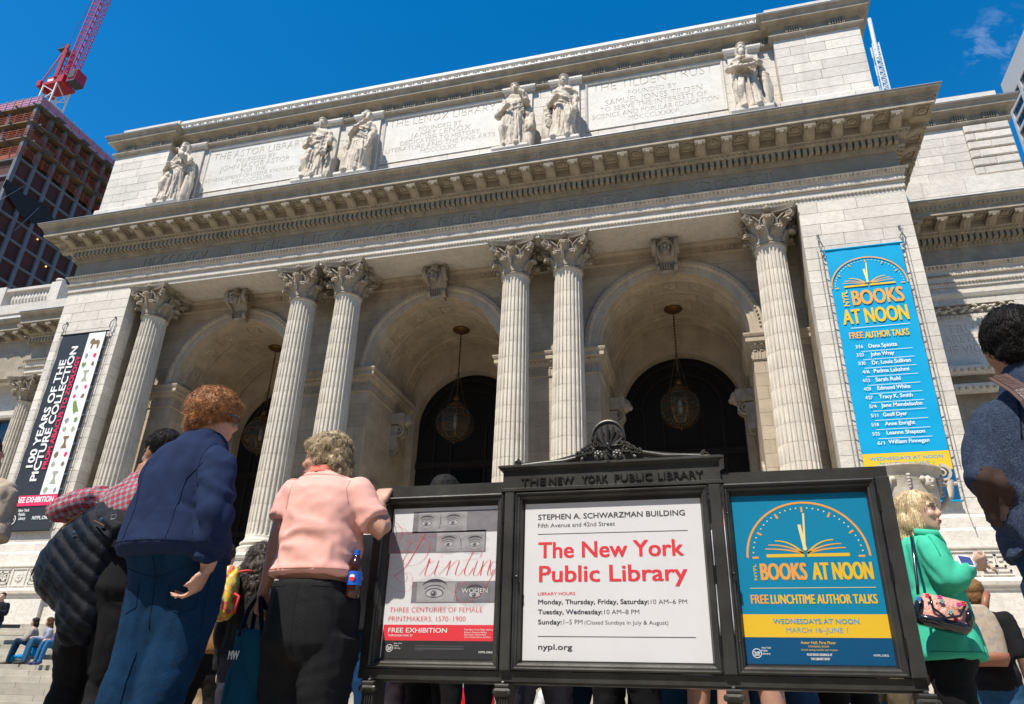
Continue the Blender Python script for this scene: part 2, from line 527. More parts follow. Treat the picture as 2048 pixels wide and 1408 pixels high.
def modillion_mesh():
    mb = MB(); w = .17
    prof = [(0, 0), (-.60, 0), (-.60, -.05), (-.62, -.09), (-.60, -.16), (-.54, -.20), (-.46, -.17), (-.36, -.155), (-.24, -.19), (-.12, -.27), (0, -.30)]
    n = len(prof)
    vs = [(-w, y, z) for y, z in prof] + [(w, y, z) for y, z in prof]
    mb.add(vs, [tuple(range(n)), tuple(range(2 * n - 1, n - 1, -1))] + [(i, i + n, (i + 1) % n + n, (i + 1) % n) for i in range(n)])
    for s in (-1, 1):                                       # scroll eyes on both cheeks
        for yy, zz, r in ((-.54, -.105, .085), (-.1, -.17, .11)):
            c = [(s * w, yy + r * cos(a), zz + r * sin(a)) for a in [2 * pi * k / 10 for k in range(10)]]
            d = [(s * (w + .022), yy + r * .8 * cos(a), zz + r * .8 * sin(a)) for a in [2 * pi * k / 10 for k in range(10)]]
            e = [(s * (w + .004), yy + r * .45 * cos(a), zz + r * .45 * sin(a)) for a in [2 * pi * k / 10 for k in range(10)]]
            mb.rings([c, d, e])
    # acanthus leaf under the console
    rs = []
    for t, (y, z, ww) in enumerate([(0, -.30, .10), (-.12, -.285, .13), (-.24, -.215, .14), (-.36, -.18, .13), (-.46, -.20, .12), (-.53, -.235, .10), (-.585, -.215, .07), (-.6, -.17, .05)]):
        rs.append([(-ww, y, z), (-ww * .5, y - .012, z - .03), (0, y, z - .012), (ww * .5, y - .012, z - .03), (ww, y, z), (0, y + .02, z + .02)])
    mb.rings(rs)
    mb.box(-w - .035, w + .035, -.635, 0, -.03, .0)
    return mb.mesh('modillion', MARBLE2, 35.0)


def rosette_mesh():
    mb = MB()
    for q in ((-.22, -.19, -.24, .24), (.19, .22, -.24, .24), (-.19, .19, -.24, -.21), (-.19, .19, .21, .24)):
        mb.box(q[0], q[1], q[2], q[3], -.05, 0)
    flower(mb, (0, 0, -.03), .17, 6, 'z')
    return mb.mesh('rosette', MARBLE2, 60.0)


MODM, ROSM = modillion_mesh(), rosette_mesh()


def path_points(x0, x1, Yf, p, spacing, yb, left, right, phase=.5):
    """places along the face at projection p: (x, y, rotation)"""
    L = x1 - x0 + 2 * p; n = max(1, round(L / spacing)); sp = L / n; out = []
    for i in range(n): out.append((x0 - p + (i + phase) * sp, Yf - p, 0))
    m = int((yb - Yf + p) / spacing)
    for i in range(m):
        yy = Yf - p + (i + phase) * sp
        if right: out.append((x1 + p, yy, pi / 2))
        if left: out.append((x0 - p, yy, -pi / 2))
    return out


def stamp(mb, small, pts, z):
    for x, y, r in pts:
        c, s = cos(r), sin(r)
        mb.add([(x + q[0] * c - q[1] * s, y + q[0] * s + q[1] * c, z + q[2]) for q in small.v], small.f)


def entablature(x0, x1, Yf, yb, dz, left, right, parent, frieze=True, mods=True):
    sh = lambda pr: [(p, z + dz) for p, z in pr]
    mb = MB(); run(mb, sh(ARCHI), x0, x1, Yf, yb, left, right); mb.build('architrave', MARBLE, parent)
    if frieze:
        mb = MB(); run(mb, [(0, 16.44 + dz), (0, 17.2 + dz)], x0, x1, Yf, yb, left, right); mb.build('frieze', MARBLE2, parent)
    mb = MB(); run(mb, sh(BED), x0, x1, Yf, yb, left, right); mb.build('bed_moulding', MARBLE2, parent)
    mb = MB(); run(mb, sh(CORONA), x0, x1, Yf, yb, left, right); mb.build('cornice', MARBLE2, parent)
    mb = MB(); run(mb, sh([(1.365, 18.625), (1.385, 18.63), (1.385, 18.65), (-.3, 18.74)]), x0, x1, Yf, yb, left, right); mb.build('roof_flashing', LEAD, parent)
    # dentils
    d = MB(); sm = MB().box(-.065, .065, -.19, 0, -.24, 0)
    stamp(d, sm, path_points(x0, x1, Yf, .13, .205, yb, left, right), 17.615 + dz); d.build('dentils', MARBLE2, parent, kind='stuff')
    # egg and dart
    d = MB(); sm = MB().ball((0, -.02, -.055), .075, 8, 5, (.8, .62, .9)); sm.box(.088, .1, -.05, .02, -.11, -.0)
    stamp(d, sm, path_points(x0, x1, Yf, .37, .19, yb, left, right), 17.76 + dz); d.build('egg_and_dart', MARBLE2, parent, kind='stuff')
    # leaf row under the dentils and on the architrave crown
    d = MB(); sm = MB().add([(-.07, 0, .06), (0, -.055, .02), (.07, 0, .06), (0, -.01, -.09), (0, .03, .06)], [(0, 1, 4), (1, 2, 4), (0, 3, 1), (1, 3, 2)])
    stamp(d, sm, path_points(x0, x1, Yf, .10, .14, yb, left, right), 17.29 + dz)
    stamp(d, sm, path_points(x0, x1, Yf, .155, .14, yb, left, right), 16.345 + dz)
    stamp(d, sm, path_points(x0, x1, Yf, 1.18, .16, yb, left, right), 18.37 + dz)
    d.build('leaf_moulding', MARBLE2, parent, kind='stuff')
    d = MB(); sm = MB().ball((0, 0, 0), .045, 6, 4, (1.15, .8, .8))
    stamp(d, sm, path_points(x0, x1, Yf, .035, .12, yb, left, right), 15.715 + dz)
    sm = MB().tube([(-.055, -.0, -.04), (.055, -.0, .04)], .034, 5)
    stamp(d, sm, path_points(x0, x1, Yf, .075, .085, yb, left, right), 16.01 + dz)
    d.build('bead_moulding', MARBLE2, parent, kind='stuff')
    if mods:
        L = x1 - x0 + .92; n = round(L / .89); sp = L / n
        P = [(x0 - .46 + (i + .5) * sp, Yf - .46, 0) for i in range(n)]
        Q = [(x0 - .46 + i * sp, Yf - .80, 0) for i in range(0 if left else 1, n + 1)]
        if left: Q[0] = (x0 - .80, Yf - .80, 0)
        if right: Q[-1] = (x1 + .80, Yf - .80, 0)
        m = int((yb - Yf) / sp) + 1
        for i in range(m):
            yy = Yf - .46 + (i + .5) * sp
            if right: P.append((x1 + .46, yy, pi / 2)); Q.append((x1 + .80, yy + sp / 2, 0))
            if left: P.append((x0 - .46, yy, -pi / 2)); Q.append((x0 - .80, yy + sp / 2, 0))
        for x, y, r in P:
            if y < yb - .1: link('modillion', MODM, parent, (x, y, 18.078 + dz), r, world=True)
        for x, y, r in Q:
            if y < yb - .1: link('rosette', ROSM, parent, (x, y, 18.077 + dz), r, world=True)


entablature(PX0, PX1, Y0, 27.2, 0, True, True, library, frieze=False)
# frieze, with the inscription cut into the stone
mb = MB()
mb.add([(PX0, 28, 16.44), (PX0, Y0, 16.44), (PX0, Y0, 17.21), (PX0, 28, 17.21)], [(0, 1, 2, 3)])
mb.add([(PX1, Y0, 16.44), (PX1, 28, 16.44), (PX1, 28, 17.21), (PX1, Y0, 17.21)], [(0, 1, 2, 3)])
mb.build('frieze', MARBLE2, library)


def fx(u, v, Y=Y0): return at(u, v, Y).x


FZ, FH = 16.60, .42
words = [('MDCCCXCV', fx(291, 520), fx(418, 498)), ('THE', fx(502, 497), fx(571, 485)), ('NEW', fx(606, 480), fx(697, 467)), ('YORK', fx(739, 462), fx(842, 448)),
         ('PUBLIC', fx(880, 442), fx(1031, 425)), ('LIBRARY', fx(1076, 418), fx(1265, 396)), ('MDCCCCII', fx(1373, 380), fx(1545, 357))]
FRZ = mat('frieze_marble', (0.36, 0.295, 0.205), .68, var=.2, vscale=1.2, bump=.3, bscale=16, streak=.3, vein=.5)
incised('frieze_inscription', (PX0, PX1, 16.44, 17.21), Y0, .07, [(w, a, b, FZ, FH) for w, a, b in words], FRZ, library, bold=0, cut_shade=mat('frieze_letter_shade', (.025, .022, .019), .9))  # near-black cut faces stand for the shade inside the letters
mb = MB(); jr = random.Random(2)
for xx in (-22.8, -19.0, -15.9, -13.3, -11.1, -8.3, -5.9, -3.4, -0.9, 1.2, 3.7, 5.6): pass
for u in ((455, 497), (1321, 381)):
    p = at(*u, Y0); mb = MB(); flower(mb, (p.x, Y0 - .01, 16.82), .22, 8); mb.build('frieze_rosette', FRZ, library)

# soffit behind the architrave, with panel joints
mb = MB(); xx = CX - PIN; jr = random.Random(8)
while xx < CX + PIN - .01:
    w = min(jr.uniform(.75, 1.25), CX + PIN - xx)
    for ya, yb_ in ((22.62, 23.16), (23.17, 23.64)):
        mb.box(xx + .009, xx + w - .009, ya, yb_, 15.575, 15.9)
    mb.box(xx + .006, xx + w - .006, 22.03, 22.61, 15.568, 15.9)
    xx += w
mb.build('soffit_slabs', WARM, library, kind='stuff')
MB().box(CX - PIN, CX + PIN, 22.02, 30, 15.59, 17.2).build('portico_roof', WARM, library)
MB().box(PX0 + .05, PX1 - .05, 22.1, 34, 16.5, 18.7).build('portico_core', MARBLE2, library)

# ---- columns
R0, R1 = .60, .485; ZB, ZS, ZN = 4.44, 4.93, 14.24


def shaft_mesh():
    zs = []; H = ZN - ZS
    zs += [(0, .05, 0), (.05, .015, 0), (.09, 0, 0), (.14, 0, 0), (.17, 0, .55), (.24, 0, .9), (.32, 0, 1)]
    z = .62
    r = random.Random(4)
    while z < H - .5:
        zs += [(z - .012, 0, 1), (z - .003, -.012, 1), (z + .005, -.012, 1), (z + .014, 0, 1)]; z += .60
    zs += [(H - .30, 0, 1), (H - .2, 0, .9), (H - .14, 0, .5), (H - .11, 0, 0), (H - .06, .0, 0), (H - .03, .02, 0), (H, .03, 0)]
    rs = []
    pat = [(0.0, 0), (.13, 0), (.2, .62), (.34, .93), (.5, 1), (.66, .93), (.8, .62), (.87, 0)]
    for z, dr, k in zs:
        t = z / H; r = R0 + (R1 - R0) * (t ** 1.35) + dr
        ring = []
        for f in range(24):
            for q, d in pat:
                a = 2 * pi * (f + q) / 24; rr_ = r - d * k * .062
                ring.append((rr_ * cos(a), rr_ * sin(a), z))
        rs.append(ring)
    return MB().rings(rs).mesh('shaft', SHAFT, 28.0)


def base_mesh():
    mb = MB().box(-.82, .82, -.82, .82, 0, .16)
    mb.lathe([(.80, .16), (.815, .19), (.80, .25), (.76, .27), (.70, .28), (.68, .31), (.70, .35), (.735, .36), (.74, .39), (.72, .43), (.66, .44), (.655, .49)], n=36)
    return mb.mesh('base', SHAFT, 35.0)


def leaf(mb, ang, r0, z0, h, out, w, curl=.14):
    n = 11; rs = []
    d = Vector((cos(ang), sin(ang), 0)); sd = Vector((-sin(ang), cos(ang), 0))
    for i in range(n + 1):
        t = i / n
        if t < .62:
            q = t / .62; r = r0 + .04 * q + (out * .35) * q ** 3; z = z0 + h * q
        else:
            a = (t - .62) / .38 * 3.5
            r = r0 + .04 + out * .35 + curl * (1 - cos(a)) * .75; z = z0 + h + curl * .75 * sin(a)
        ww = w * (.75 + .35 * sin(pi * min(1, t * 1.15))) * (1 - .35 * max(0, t - .7) / .3)
        lobe = 1 + .13 * (1 if i % 2 else -1)
        ww *= lobe
        c = d * r + Vector((0, 0, z))
        tg = d if t > .62 else d
        bul = .03
        rs.append([c - sd * ww + d * -.03, c - sd * ww * .55 + d * bul, c + d * .005, c + sd * ww * .55 + d * bul, c + sd * ww + d * -.03, c - d * .045])
    mb.rings(rs)
    rt_ = r0 + .04 + out * .35 + curl * .85
    mb.ball(d * rt_ + Vector((0, 0, z0 + h + curl * .28)), w * .95, 10, 6, (1, 1, .42), Matrix((d, sd, Vector((0, 0, 1)))).transposed() @ Matrix.Diagonal((.72, 1, 1)))


def spiral(mb, c, ux, uz, r, turns, th, wide, n=26, start=pi / 2, tp=.75):
    """volute: a ribbon spiralling in the plane (ux, uz), extruded +-wide along the normal"""
    ux, uz = Vector(ux), Vector(uz); nn = ux.cross(uz); pts = []
    rs = []
    for i in range(n + 1):
        t = i / n; a = start - t * turns * 2 * pi; rad = r * (1 - tp * t)
        dirv = ux * cos(a) + uz * sin(a)
        th_ = th * (1 - .6 * t)
        p = Vector(c) + dirv * rad
        rs.append([p + dirv * th_ * .5 + nn * wide, p - dirv * th_ * .5 + nn * wide, p - dirv * th_ * .5 - nn * wide, p + dirv * th_ * .5 - nn * wide])
    mb.rings(rs)
    mb.ball(c, r * .2, 6, 5)


def capital_mesh(seed=0):
    mb = MB()
    mb.lathe([(.50, -.05), (.555, -.035), (.565, .0), (.545, .03), (.50, .045), (.50, .5), (.52, .8), (.60, 1.04), (.64, 1.10)], n=24)
    for k in range(8): leaf(mb, 2 * pi * (k + .5) / 8, .51, .04, .40, .30, .18, .15)
    for k in range(8): leaf(mb, 2 * pi * k / 8, .53, .08, .70, .42, .175, .165)
    for k in range(4):
        a = pi / 4 + k * pi / 2; d = Vector((cos(a), sin(a), 0)); sd = Vector((-sin(a), cos(a), 0))
        leaf(mb, a, .56, .35, .50, .55, .13, .12)
        for s in (-1, 1):
            # stalk rising to the corner volute
            p0 = d * .5 + sd * s * .27 + Vector((0, 0, .62)); p1 = d * .74 + sd * s * .17 + Vector((0, 0, .92)); p2 = d * .98 + sd * s * .05 + Vector((0, 0, 1.06))
            mb.tube([p0, p0.lerp(p1, .5) + Vector((0, 0, .06)), p1, p1.lerp(p2, .6) + Vector((0, 0, .05)), p2], [.04, .045, .042, .04, .035], 5)
            ux = (d + sd * s * -.25).normalized()
            spiral(mb, d * 1.0 + sd * s * .055 + Vector((0, 0, .955)), ux, (0, 0, 1), .125, 1.9, .04, .035)
        # abacus corner drop
        # inner helices on each face
        a2 = k * pi / 2; d2 = Vector((cos(a2), sin(a2), 0)); s2 = Vector((-sin(a2), cos(a2), 0))
        for s in (-1, 1):
            mb.tube([d2 * .56 + s2 * s * .30 + Vector((0, 0, .66)), d2 * .64 + s2 * s * .24 + Vector((0, 0, .88)), d2 * .70 + s2 * s * .14 + Vector((0, 0, 1.0))], [.035, .035, .03], 5)
            spiral(mb, d2 * .72 + s2 * s * .105 + Vector((0, 0, .94)), s2 * s, (0, 0, 1), .085, 1.6, .03, .035)
        # fleuron
        flower(mb, tuple(d2 * .80 + Vector((0, 0, 1.19))), .14, 6, 'y' if k % 2 else 'x')
        mb.ball(tuple(d2 * .80 + Vector((0, 0, 1.19))), .11, 8, 6)
    # abacus with hollow sides
    def plan(half, hollow, z, n=9):
        out = []
        for k in range(4):
            a = k * pi / 2
            for j in range(n):
                t = -1 + 2 * j / (n - 1); x = half - hollow * (1 - t * t); y = t * (half * .93)
                out.append((x * cos(a) - y * sin(a), x * sin(a) + y * cos(a), z))
        return out
    mb.rings([plan(.86, .18, 1.09), plan(.87, .18, 1.14), plan(.90, .18, 1.17), plan(.90, .18, 1.19), plan(.93, .18, 1.22), plan(.935, .18, 1.265)])
    return mb.mesh('capital', CAPM, 40.0)


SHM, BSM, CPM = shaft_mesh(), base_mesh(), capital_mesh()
YCOL = 22.67


def column(x, y=YCOL, dz=0.0, rot=0.0, parent=library):
    c = empty('column', (x, y, ZB + dz)); c.location -= Vector(parent.location); c.parent = parent
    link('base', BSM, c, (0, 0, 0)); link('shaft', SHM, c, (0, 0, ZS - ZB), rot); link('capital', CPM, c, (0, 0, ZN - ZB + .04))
    return c


for i, x in enumerate(COLS): column(x, rot=.13 * i)

# ---- wall with the three arches
wall = MB(); rw = random.Random(21)
edges = [CX - PIN] + [q for c in ARCH for q in (c - RIN, c + RIN)] + [CX + PIN]
piers = [(edges[i], edges[i + 1]) for i in range(0, 8, 2)]
for a, b in piers:
    facing(wall, (a, YW, 0), (1, 0, 0), b - a, 3.4, 10.75, .447, rw, .7, 1.5)
ZT = 15.12; nc = 8; chh = (ZT - 11.7) / nc
for i in range(nc):
    za, zb_ = 11.7 + i * chh, 11.7 + (i + 1) * chh
    def off(z):
        z = z - ZC; return sqrt(max(0, 3.0 ** 2 - z * z)) if z < 3.0 else 0
    bounds = [(CX - PIN, CX - PIN)] + [(c + s * off(za), c + s * off(zb_)) for c in ARCH for s in (-1, 1)] + [(CX + PIN, CX + PIN)]
    for k in range(0, 8, 2):
        l, r = bounds[k], bounds[k + 1]
        W_ = max(r[0] - l[0], r[1] - l[1]); n = max(1, round(W_ / 1.25))
        cuts = [(j + (.0 if j in (0, n) else (.25 if i % 2 else -.2))) / n for j in range(n + 1)]
        for j in range(n):
            q = [(l[0] + (r[0] - l[0]) * cuts[j] + .006, za + .006), (l[0] + (r[0] - l[0]) * cuts[j + 1] - .006, za + .006),
                 (l[1] + (r[1] - l[1]) * cuts[j + 1] - .006, zb_ - .006), (l[1] + (r[1] - l[1]) * cuts[j] + .006, zb_ - .006)]
            wall.prism(q, YW, YW + .12)
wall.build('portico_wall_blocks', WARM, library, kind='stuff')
# mortar sheet behind them
mb = MB()
for a, b in piers: mb.add([(a, YW + .02, 3.4), (b, YW + .02, 3.4), (b, YW + .02, 11.8), (a, YW + .02, 11.8)], [(0, 1, 2, 3)])
N_ = 24
for k in range(4):
    lo = CX - PIN if k == 0 else ARCH[k - 1]; hi = CX + PIN if k == 3 else ARCH[k]
    left = [(lo, 11.7)] if k == 0 else [(ARCH[k - 1] + 2.9 * cos(t), ZC + 2.9 * sin(t)) for t in [pi / 2 * j / N_ for j in range(N_ + 1)]]
    right = [(hi, 11.7)] if k == 3 else [(ARCH[k] - 2.9 * cos(t), ZC + 2.9 * sin(t)) for t in [pi / 2 * j / N_ for j in range(N_ + 1)]]
    if k == 0: left = [(lo, z) for _, z in right]
    if k == 3: right = [(hi, z) for _, z in left]
    mb.rings([[(p[0], YW + .02, p[1]) for p in left], [(p[0], YW + .02, p[1]) for p in right]], closed=False)
mb.add([(CX - PIN, YW + .02, 14.75), (CX + PIN, YW + .02, 14.75), (CX + PIN, YW + .02, 15.6), (CX - PIN, YW + .02, 15.6)], [(0, 1, 2, 3)])
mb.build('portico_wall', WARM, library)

# imposts, running back into each passage
IMP = [(-.02, 10.74), (.03, 10.76), (.05, 10.80), (.02, 10.82), (.02, 11.17), (.05, 11.19), (.06, 11.22), (.11, 11.30), (.12, 11.36), (.20, 11.40), (.20, 11.56), (.23, 11.58), (.26, 11.66), (.26, 11.70), (-.1, 11.71)]
for k, (a, b) in enumerate(piers):
    mb = MB(); run(mb, IMP, a, b, YW, 27.7, k > 0, k < 3); mb.build('impost', WARM, library)
    mb = MB(); n = int((b - a) / .2)
    for i in range(n):
        x = a + (i + .5) * (b - a) / n
        mb.box(x - .07, x - .05, YW - .05, YW, 10.86, 11.1); mb.box(x + .05, x + .07, YW - .05, YW, 10.86, 11.1); mb.box(x - .07, x + .07, YW - .05, YW, 11.1, 11.13)
        mb.ball((x, YW - .11, 11.31), .055, 6, 4)
    for xx, s in ((a, -1), (b, 1)):
        if (k == 0 and s < 0) or (k == 3 and s > 0): continue
        for i in range(19):
            y = YW + .1 + i * .2
            mb.box(xx + (-.05 if s < 0 else 0), xx + (0 if s < 0 else .05), y - .07, y - .05, 10.86, 11.1); mb.box(xx + (-.05 if s < 0 else 0), xx + (0 if s < 0 else .05), y - .07, y + .07, 11.1, 11.13)
            mb.ball((xx + s * .11, y, 11.31), .055, 6, 4)
    mb.build('impost_ornament', WARM, library, kind='stuff')


def sweep_arch(mb, cx, prof, zc=ZC, n=40, stilt=.2):
    rs = []
    st = [(0, -stilt)] if stilt else []
    path = [(0, -stilt, 0)] * bool(stilt) + [(pi * i / n, 0, 0) for i in range(n + 1)] + [(pi, -stilt, 0)] * bool(stilt)
    for a, dz, _ in path:
        rs.append([(cx + r * cos(a), y, zc + r * sin(a) + dz) for r, y in prof])
    mb.rings(rs, closed=False); return mb


AV = [(RIN, 24.1), (RIN, 23.71), (RIN + .02, 23.70), (2.71, 23.70), (2.72, 23.67), (2.85, 23.67), (2.86, 23.645), (2.90, 23.62), (2.96, 23.59), (3.04, 23.585), (3.07, 23.60), (3.07, 23.80)]
orn = MB(); vb = MB()
for c in ARCH:
    sweep_arch(MB(), c, AV).build if False else None
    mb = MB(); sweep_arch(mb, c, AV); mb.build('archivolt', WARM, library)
    n = 62
    for i in range(n):
        a = pi * (i + .5) / n
        orn.ball((c + 2.94 * cos(a), 23.585, ZC + 2.94 * sin(a)), .045, 6, 4)
    # vault: curved blocks ring by ring
    vl = MB(); sweep_arch(vl, c, [(RIN + .03, 24.0), (RIN + .03, 27.8)]); vl.build('vault', WARM, library)
    yr = [24.12, 25.05, 25.75, 26.45, 27.05, 27.7]
    for j in range(5):
        na = 17 if j else 17
        for i in range(na):
            sh_ = (.5 if j % 2 else 0)
            a0 = pi * (i + sh_) / na; a1 = min(pi, pi * (i + 1 + sh_) / na)
            if i == 0 and sh_: a00 = 0
            g = .0025
            q = []
            for a in (a0 + g, (a0 + a1) / 2, a1 - g): q.append((cos(a), sin(a)))
            vs = []
            rad = RIN - (.035 if j in (0, 4) else 0)
            for y in (yr[j] + .006, yr[j + 1] - .006):
                for cc, ss in q: vs.append((c + rad * cc, y, ZC + rad * ss))
            for y in (yr[j] + .006, yr[j + 1] - .006):
                for cc, ss in q: vs.append((c + (RIN + .03) * cc, y, ZC + (RIN + .03) * ss))
            vb.add(vs, [(0, 1, 4, 3), (1, 2, 5, 4), (0, 3, 9, 6), (5, 2, 8, 11), (0, 6, 7, 1), (1, 7, 8, 2), (3, 4, 10, 9), (4, 5, 11, 10)])
    # coffer rosettes in the front and rear bands
    for k in range(7):
        a = pi * (k + .6) / 7.2
        for yy, rs_ in ((24.58, .27), (27.33, .19)):
            p = Vector((c + (RIN - .05) * cos(a), yy, ZC + (RIN - .05) * sin(a)))
            rad_ = Vector((-cos(a), 0, -sin(a))); tan = Vector((-sin(a), 0, cos(a)))
            t = MB(); flower(t, (0, 0, 0), rs_, 6, 'z')
            if k % 3 == 0:
                for q in ((-.3, -.26, -.26, .26), (.26, .3, -.26, .26), (-.26, .26, -.26, -.22), (-.26, .26, .22, .26)):
                    if yy < 25: t.box(q[0], q[1], q[2], q[3], -.03, .03)
            M = Matrix((tan, Vector((0, 1, 0)), rad_)).transposed()
            orn.add([p + M @ Vector(q) for q in t.v], t.f)
vb.build('vault_blocks', WARM, library, kind='stuff')
rib = MB()
for c in ARCH:
    for y_, w_ in ((24.13, .05), (25.03, .06), (25.16, .03), (27.02, .06), (27.62, .05)): sweep_arch(rib, c, [(RIN + .02, y_ - w_), (RIN - .075, y_ - w_ * .8), (RIN - .075, y_ + w_ * .8), (RIN + .02, y_ + w_)], stilt=0)
rib.build('vault_rib', WARM, library, kind='stuff')
orn.build('arch_ornament', WARM, library, kind='stuff')

# passage walls below the imposts
rv = MB(); r9 = random.Random(9)
for i, c in enumerate(ARCH):
    facing(rv, (c - RIN, YW + .13, 0), (0, 1, 0), 3.9, 3.4, 10.75, .447, r9, .8, 1.6)
    facing(rv, (c + RIN, 27.7, 0), (0, -1, 0), 3.82, 3.4, 10.75, .447, r9, .8, 1.6)
rv.build('passage_wall_blocks', WARM, library, kind='stuff')
mb = MB()
for k, (a, b) in enumerate(piers): mb.box(a + .02, b - .02, YW + .1, 28.1, 3.3, 11.72)
mb.build('passage_piers', WARM, library)

# niche and lion console on each passage wall
for i, c in enumerate(ARCH):
    for s in (-1, 1):
        x = c + s * RIN; mb = MB()
        # round niche hood with lattice
        n = 16; yc = 25.05; zc_ = 6.9; r = .62
        prof = [(r + .12, .0), (r + .12, .07), (r, .09), (r, .0)]
        rs = []
        for t in range(n + 1):
            a = pi * t / n
            rs.append([(x - s * q[1], yc + q[0] * cos(a), zc_ + q[0] * sin(a)) for q in prof])
        rs = [[(x - s * q[1], yc + q[0], 4.0) for q in prof]] + rs + [[(x - s * q[1], yc - q[0], 4.0) for q in prof]]
        mb.rings(rs, closed=False)
        for t in range(4):
            for k in range(3):
                yy = yc - .36 + k * .36; zz = 5.6 + t * .45
                for dy, dz_ in ((1, 1), (1, -1)):
                    mb.tube([(x - s * .03, yy - .16 * dy, zz - .2 * dz_), (x - s * .03, yy + .16 * dy, zz + .2 * dz_)], .022, 4)
        # console with scrolls and a lion head
        for w in (-.14, .14):
            spiral(mb, (x - s * .30, 26.25 + w, 10.0), (-s, 0, 0), (0, 0, 1), .27, 1.8, .09, .05)
            spiral(mb, (x - s * .13, 26.25 + w, 9.1), (-s, 0, 0), (0, 0, 1), .13, 1.6, .05, .05)
        mb.box(min(x, x - s * .30), max(x, x - s * .30), 26.02, 26.48, 9.2, 10.2)
        mb.box(min(x, x - s * .6), max(x, x - s * .6), 25.95, 26.55, 10.25, 10.7)
        mb.ball((x - s * .55, 26.25, 10.45), .26, 10, 8, (1, .9, 1.1)); mb.ball((x - s * .75, 26.25, 10.36), .12, 8, 6)
        for k in range(9):
            a = 2 * pi * k / 9; mb.ball((x - s * .45, 26.25 + .25 * cos(a), 10.45 + .25 * sin(a)), .1, 6, 5)
        mb.build('passage_console', CAPM, library)

# end walls and the dark doorways
for c in ARCH:
    mb = MB(); yE = 27.72; R2 = 2.3; Z2 = 10.85
    n = 28
    inner = [(c + R2, 3.4)] + [(c + R2 * cos(pi * t / n), Z2 + R2 * sin(pi * t / n)) for t in range(n + 1)] + [(c - R2, 3.4)]
    outer = [(c + RIN + .2, 3.4)] + [(c + (RIN + .2) * cos(pi * t / n), ZC + (RIN + .2) * sin(pi * t / n)) for t in range(n + 1)] + [(c - RIN - .2, 3.4)]
    mb.rings([[(p[0], yE, p[1]) for p in inner], [(p[0], yE, p[1]) for p in outer]], closed=False)
    mb.rings([[(p[0], yE + .6, p[1]) for p in inner], [(p[0], yE, p[1]) for p in inner]], closed=False)
    mb.build('end_wall', WARM, library)
    door = MB()
    door.add([(c - R2, yE + .5, 3.4), (c + R2, yE + .5, 3.4), (c + R2, yE + .5, 13.3), (c - R2, yE + .5, 13.3)], [(0, 1, 2, 3)])
    d = door.build('doorway', mat('dark_door', (0.012, 0.0105, 0.0095), .7, spec=.2), library)
    mb = MB()
    for xx in (-1.5, -.75, .75, 1.5): mb.box(c + xx - .05, c + xx + .05, yE + .4, yE + .49, 3.4, Z2)
    mb.box(c - R2, c + R2, yE + .38, yE + .49, 9.0, 9.25)
    mb.box(c - R2, c + R2, yE + .36, yE + .49, 6.4, 6.6)
    for r in (1.95, 1.5): sweep_arch(mb, c, [(r, yE + .49), (r, yE + .4), (r + .12, yE + .4), (r + .12, yE + .49)], Z2, 24, 0)
    mb.build('frame', mat('door_bronze', (0.018, 0.015, 0.012), .6, spec=.2), d)
    mb = MB(); mb.add([(c - .7, yE + .47, 3.4), (c + .7, yE + .47, 3.4), (c + .7, yE + .47, 8.9), (c - .7, yE + .47, 8.9)], [(0, 1, 2, 3)])
    mb.build('pane', mat('door_glass', (0.004, 0.005, 0.007), .08, spec=.12), d)

# ---- wave-scroll band over the arches
mb = MB(); run(mb, [(-.05, 15.1), (.05, 15.12), (.05, 15.16), (.0, 15.18), (.0, 15.46), (.05, 15.48), (.09, 15.55), (.10, 15.58)], CX - PIN, CX + PIN, 23.70, 24, False, False)
mb.build('scroll_band', WARM, library)
mb = MB(); x = CX - PIN + .4
while x < CX + PIN - .3:
    near = min(abs(x - c) for c in ARCH)
    if near > .55:
        sgn = -1 if (min(ARCH, key=lambda c: abs(c - x)) - x) > 0 else 1
        pts = []
        for i in range(15):
            t = i / 14; a = pi * .75 - t * 1.7 * 2 * pi * -sgn; r = .13 * (1 - .8 * t)
            pts.append((x + r * cos(a), 23.70, 15.32 + r * sin(a)))
        mb.tube(pts, .030, 5); mb.ball((x, 23.69, 15.32), .045, 6, 4)
        mb.tube([pts[0], (x - .2 * sgn, 23.7, 15.25), (x - .28 * sgn, 23.7, 15.42)], .028, 4)
    x += .47
mb.build('wave_scrolls', WARM, library, kind='stuff')


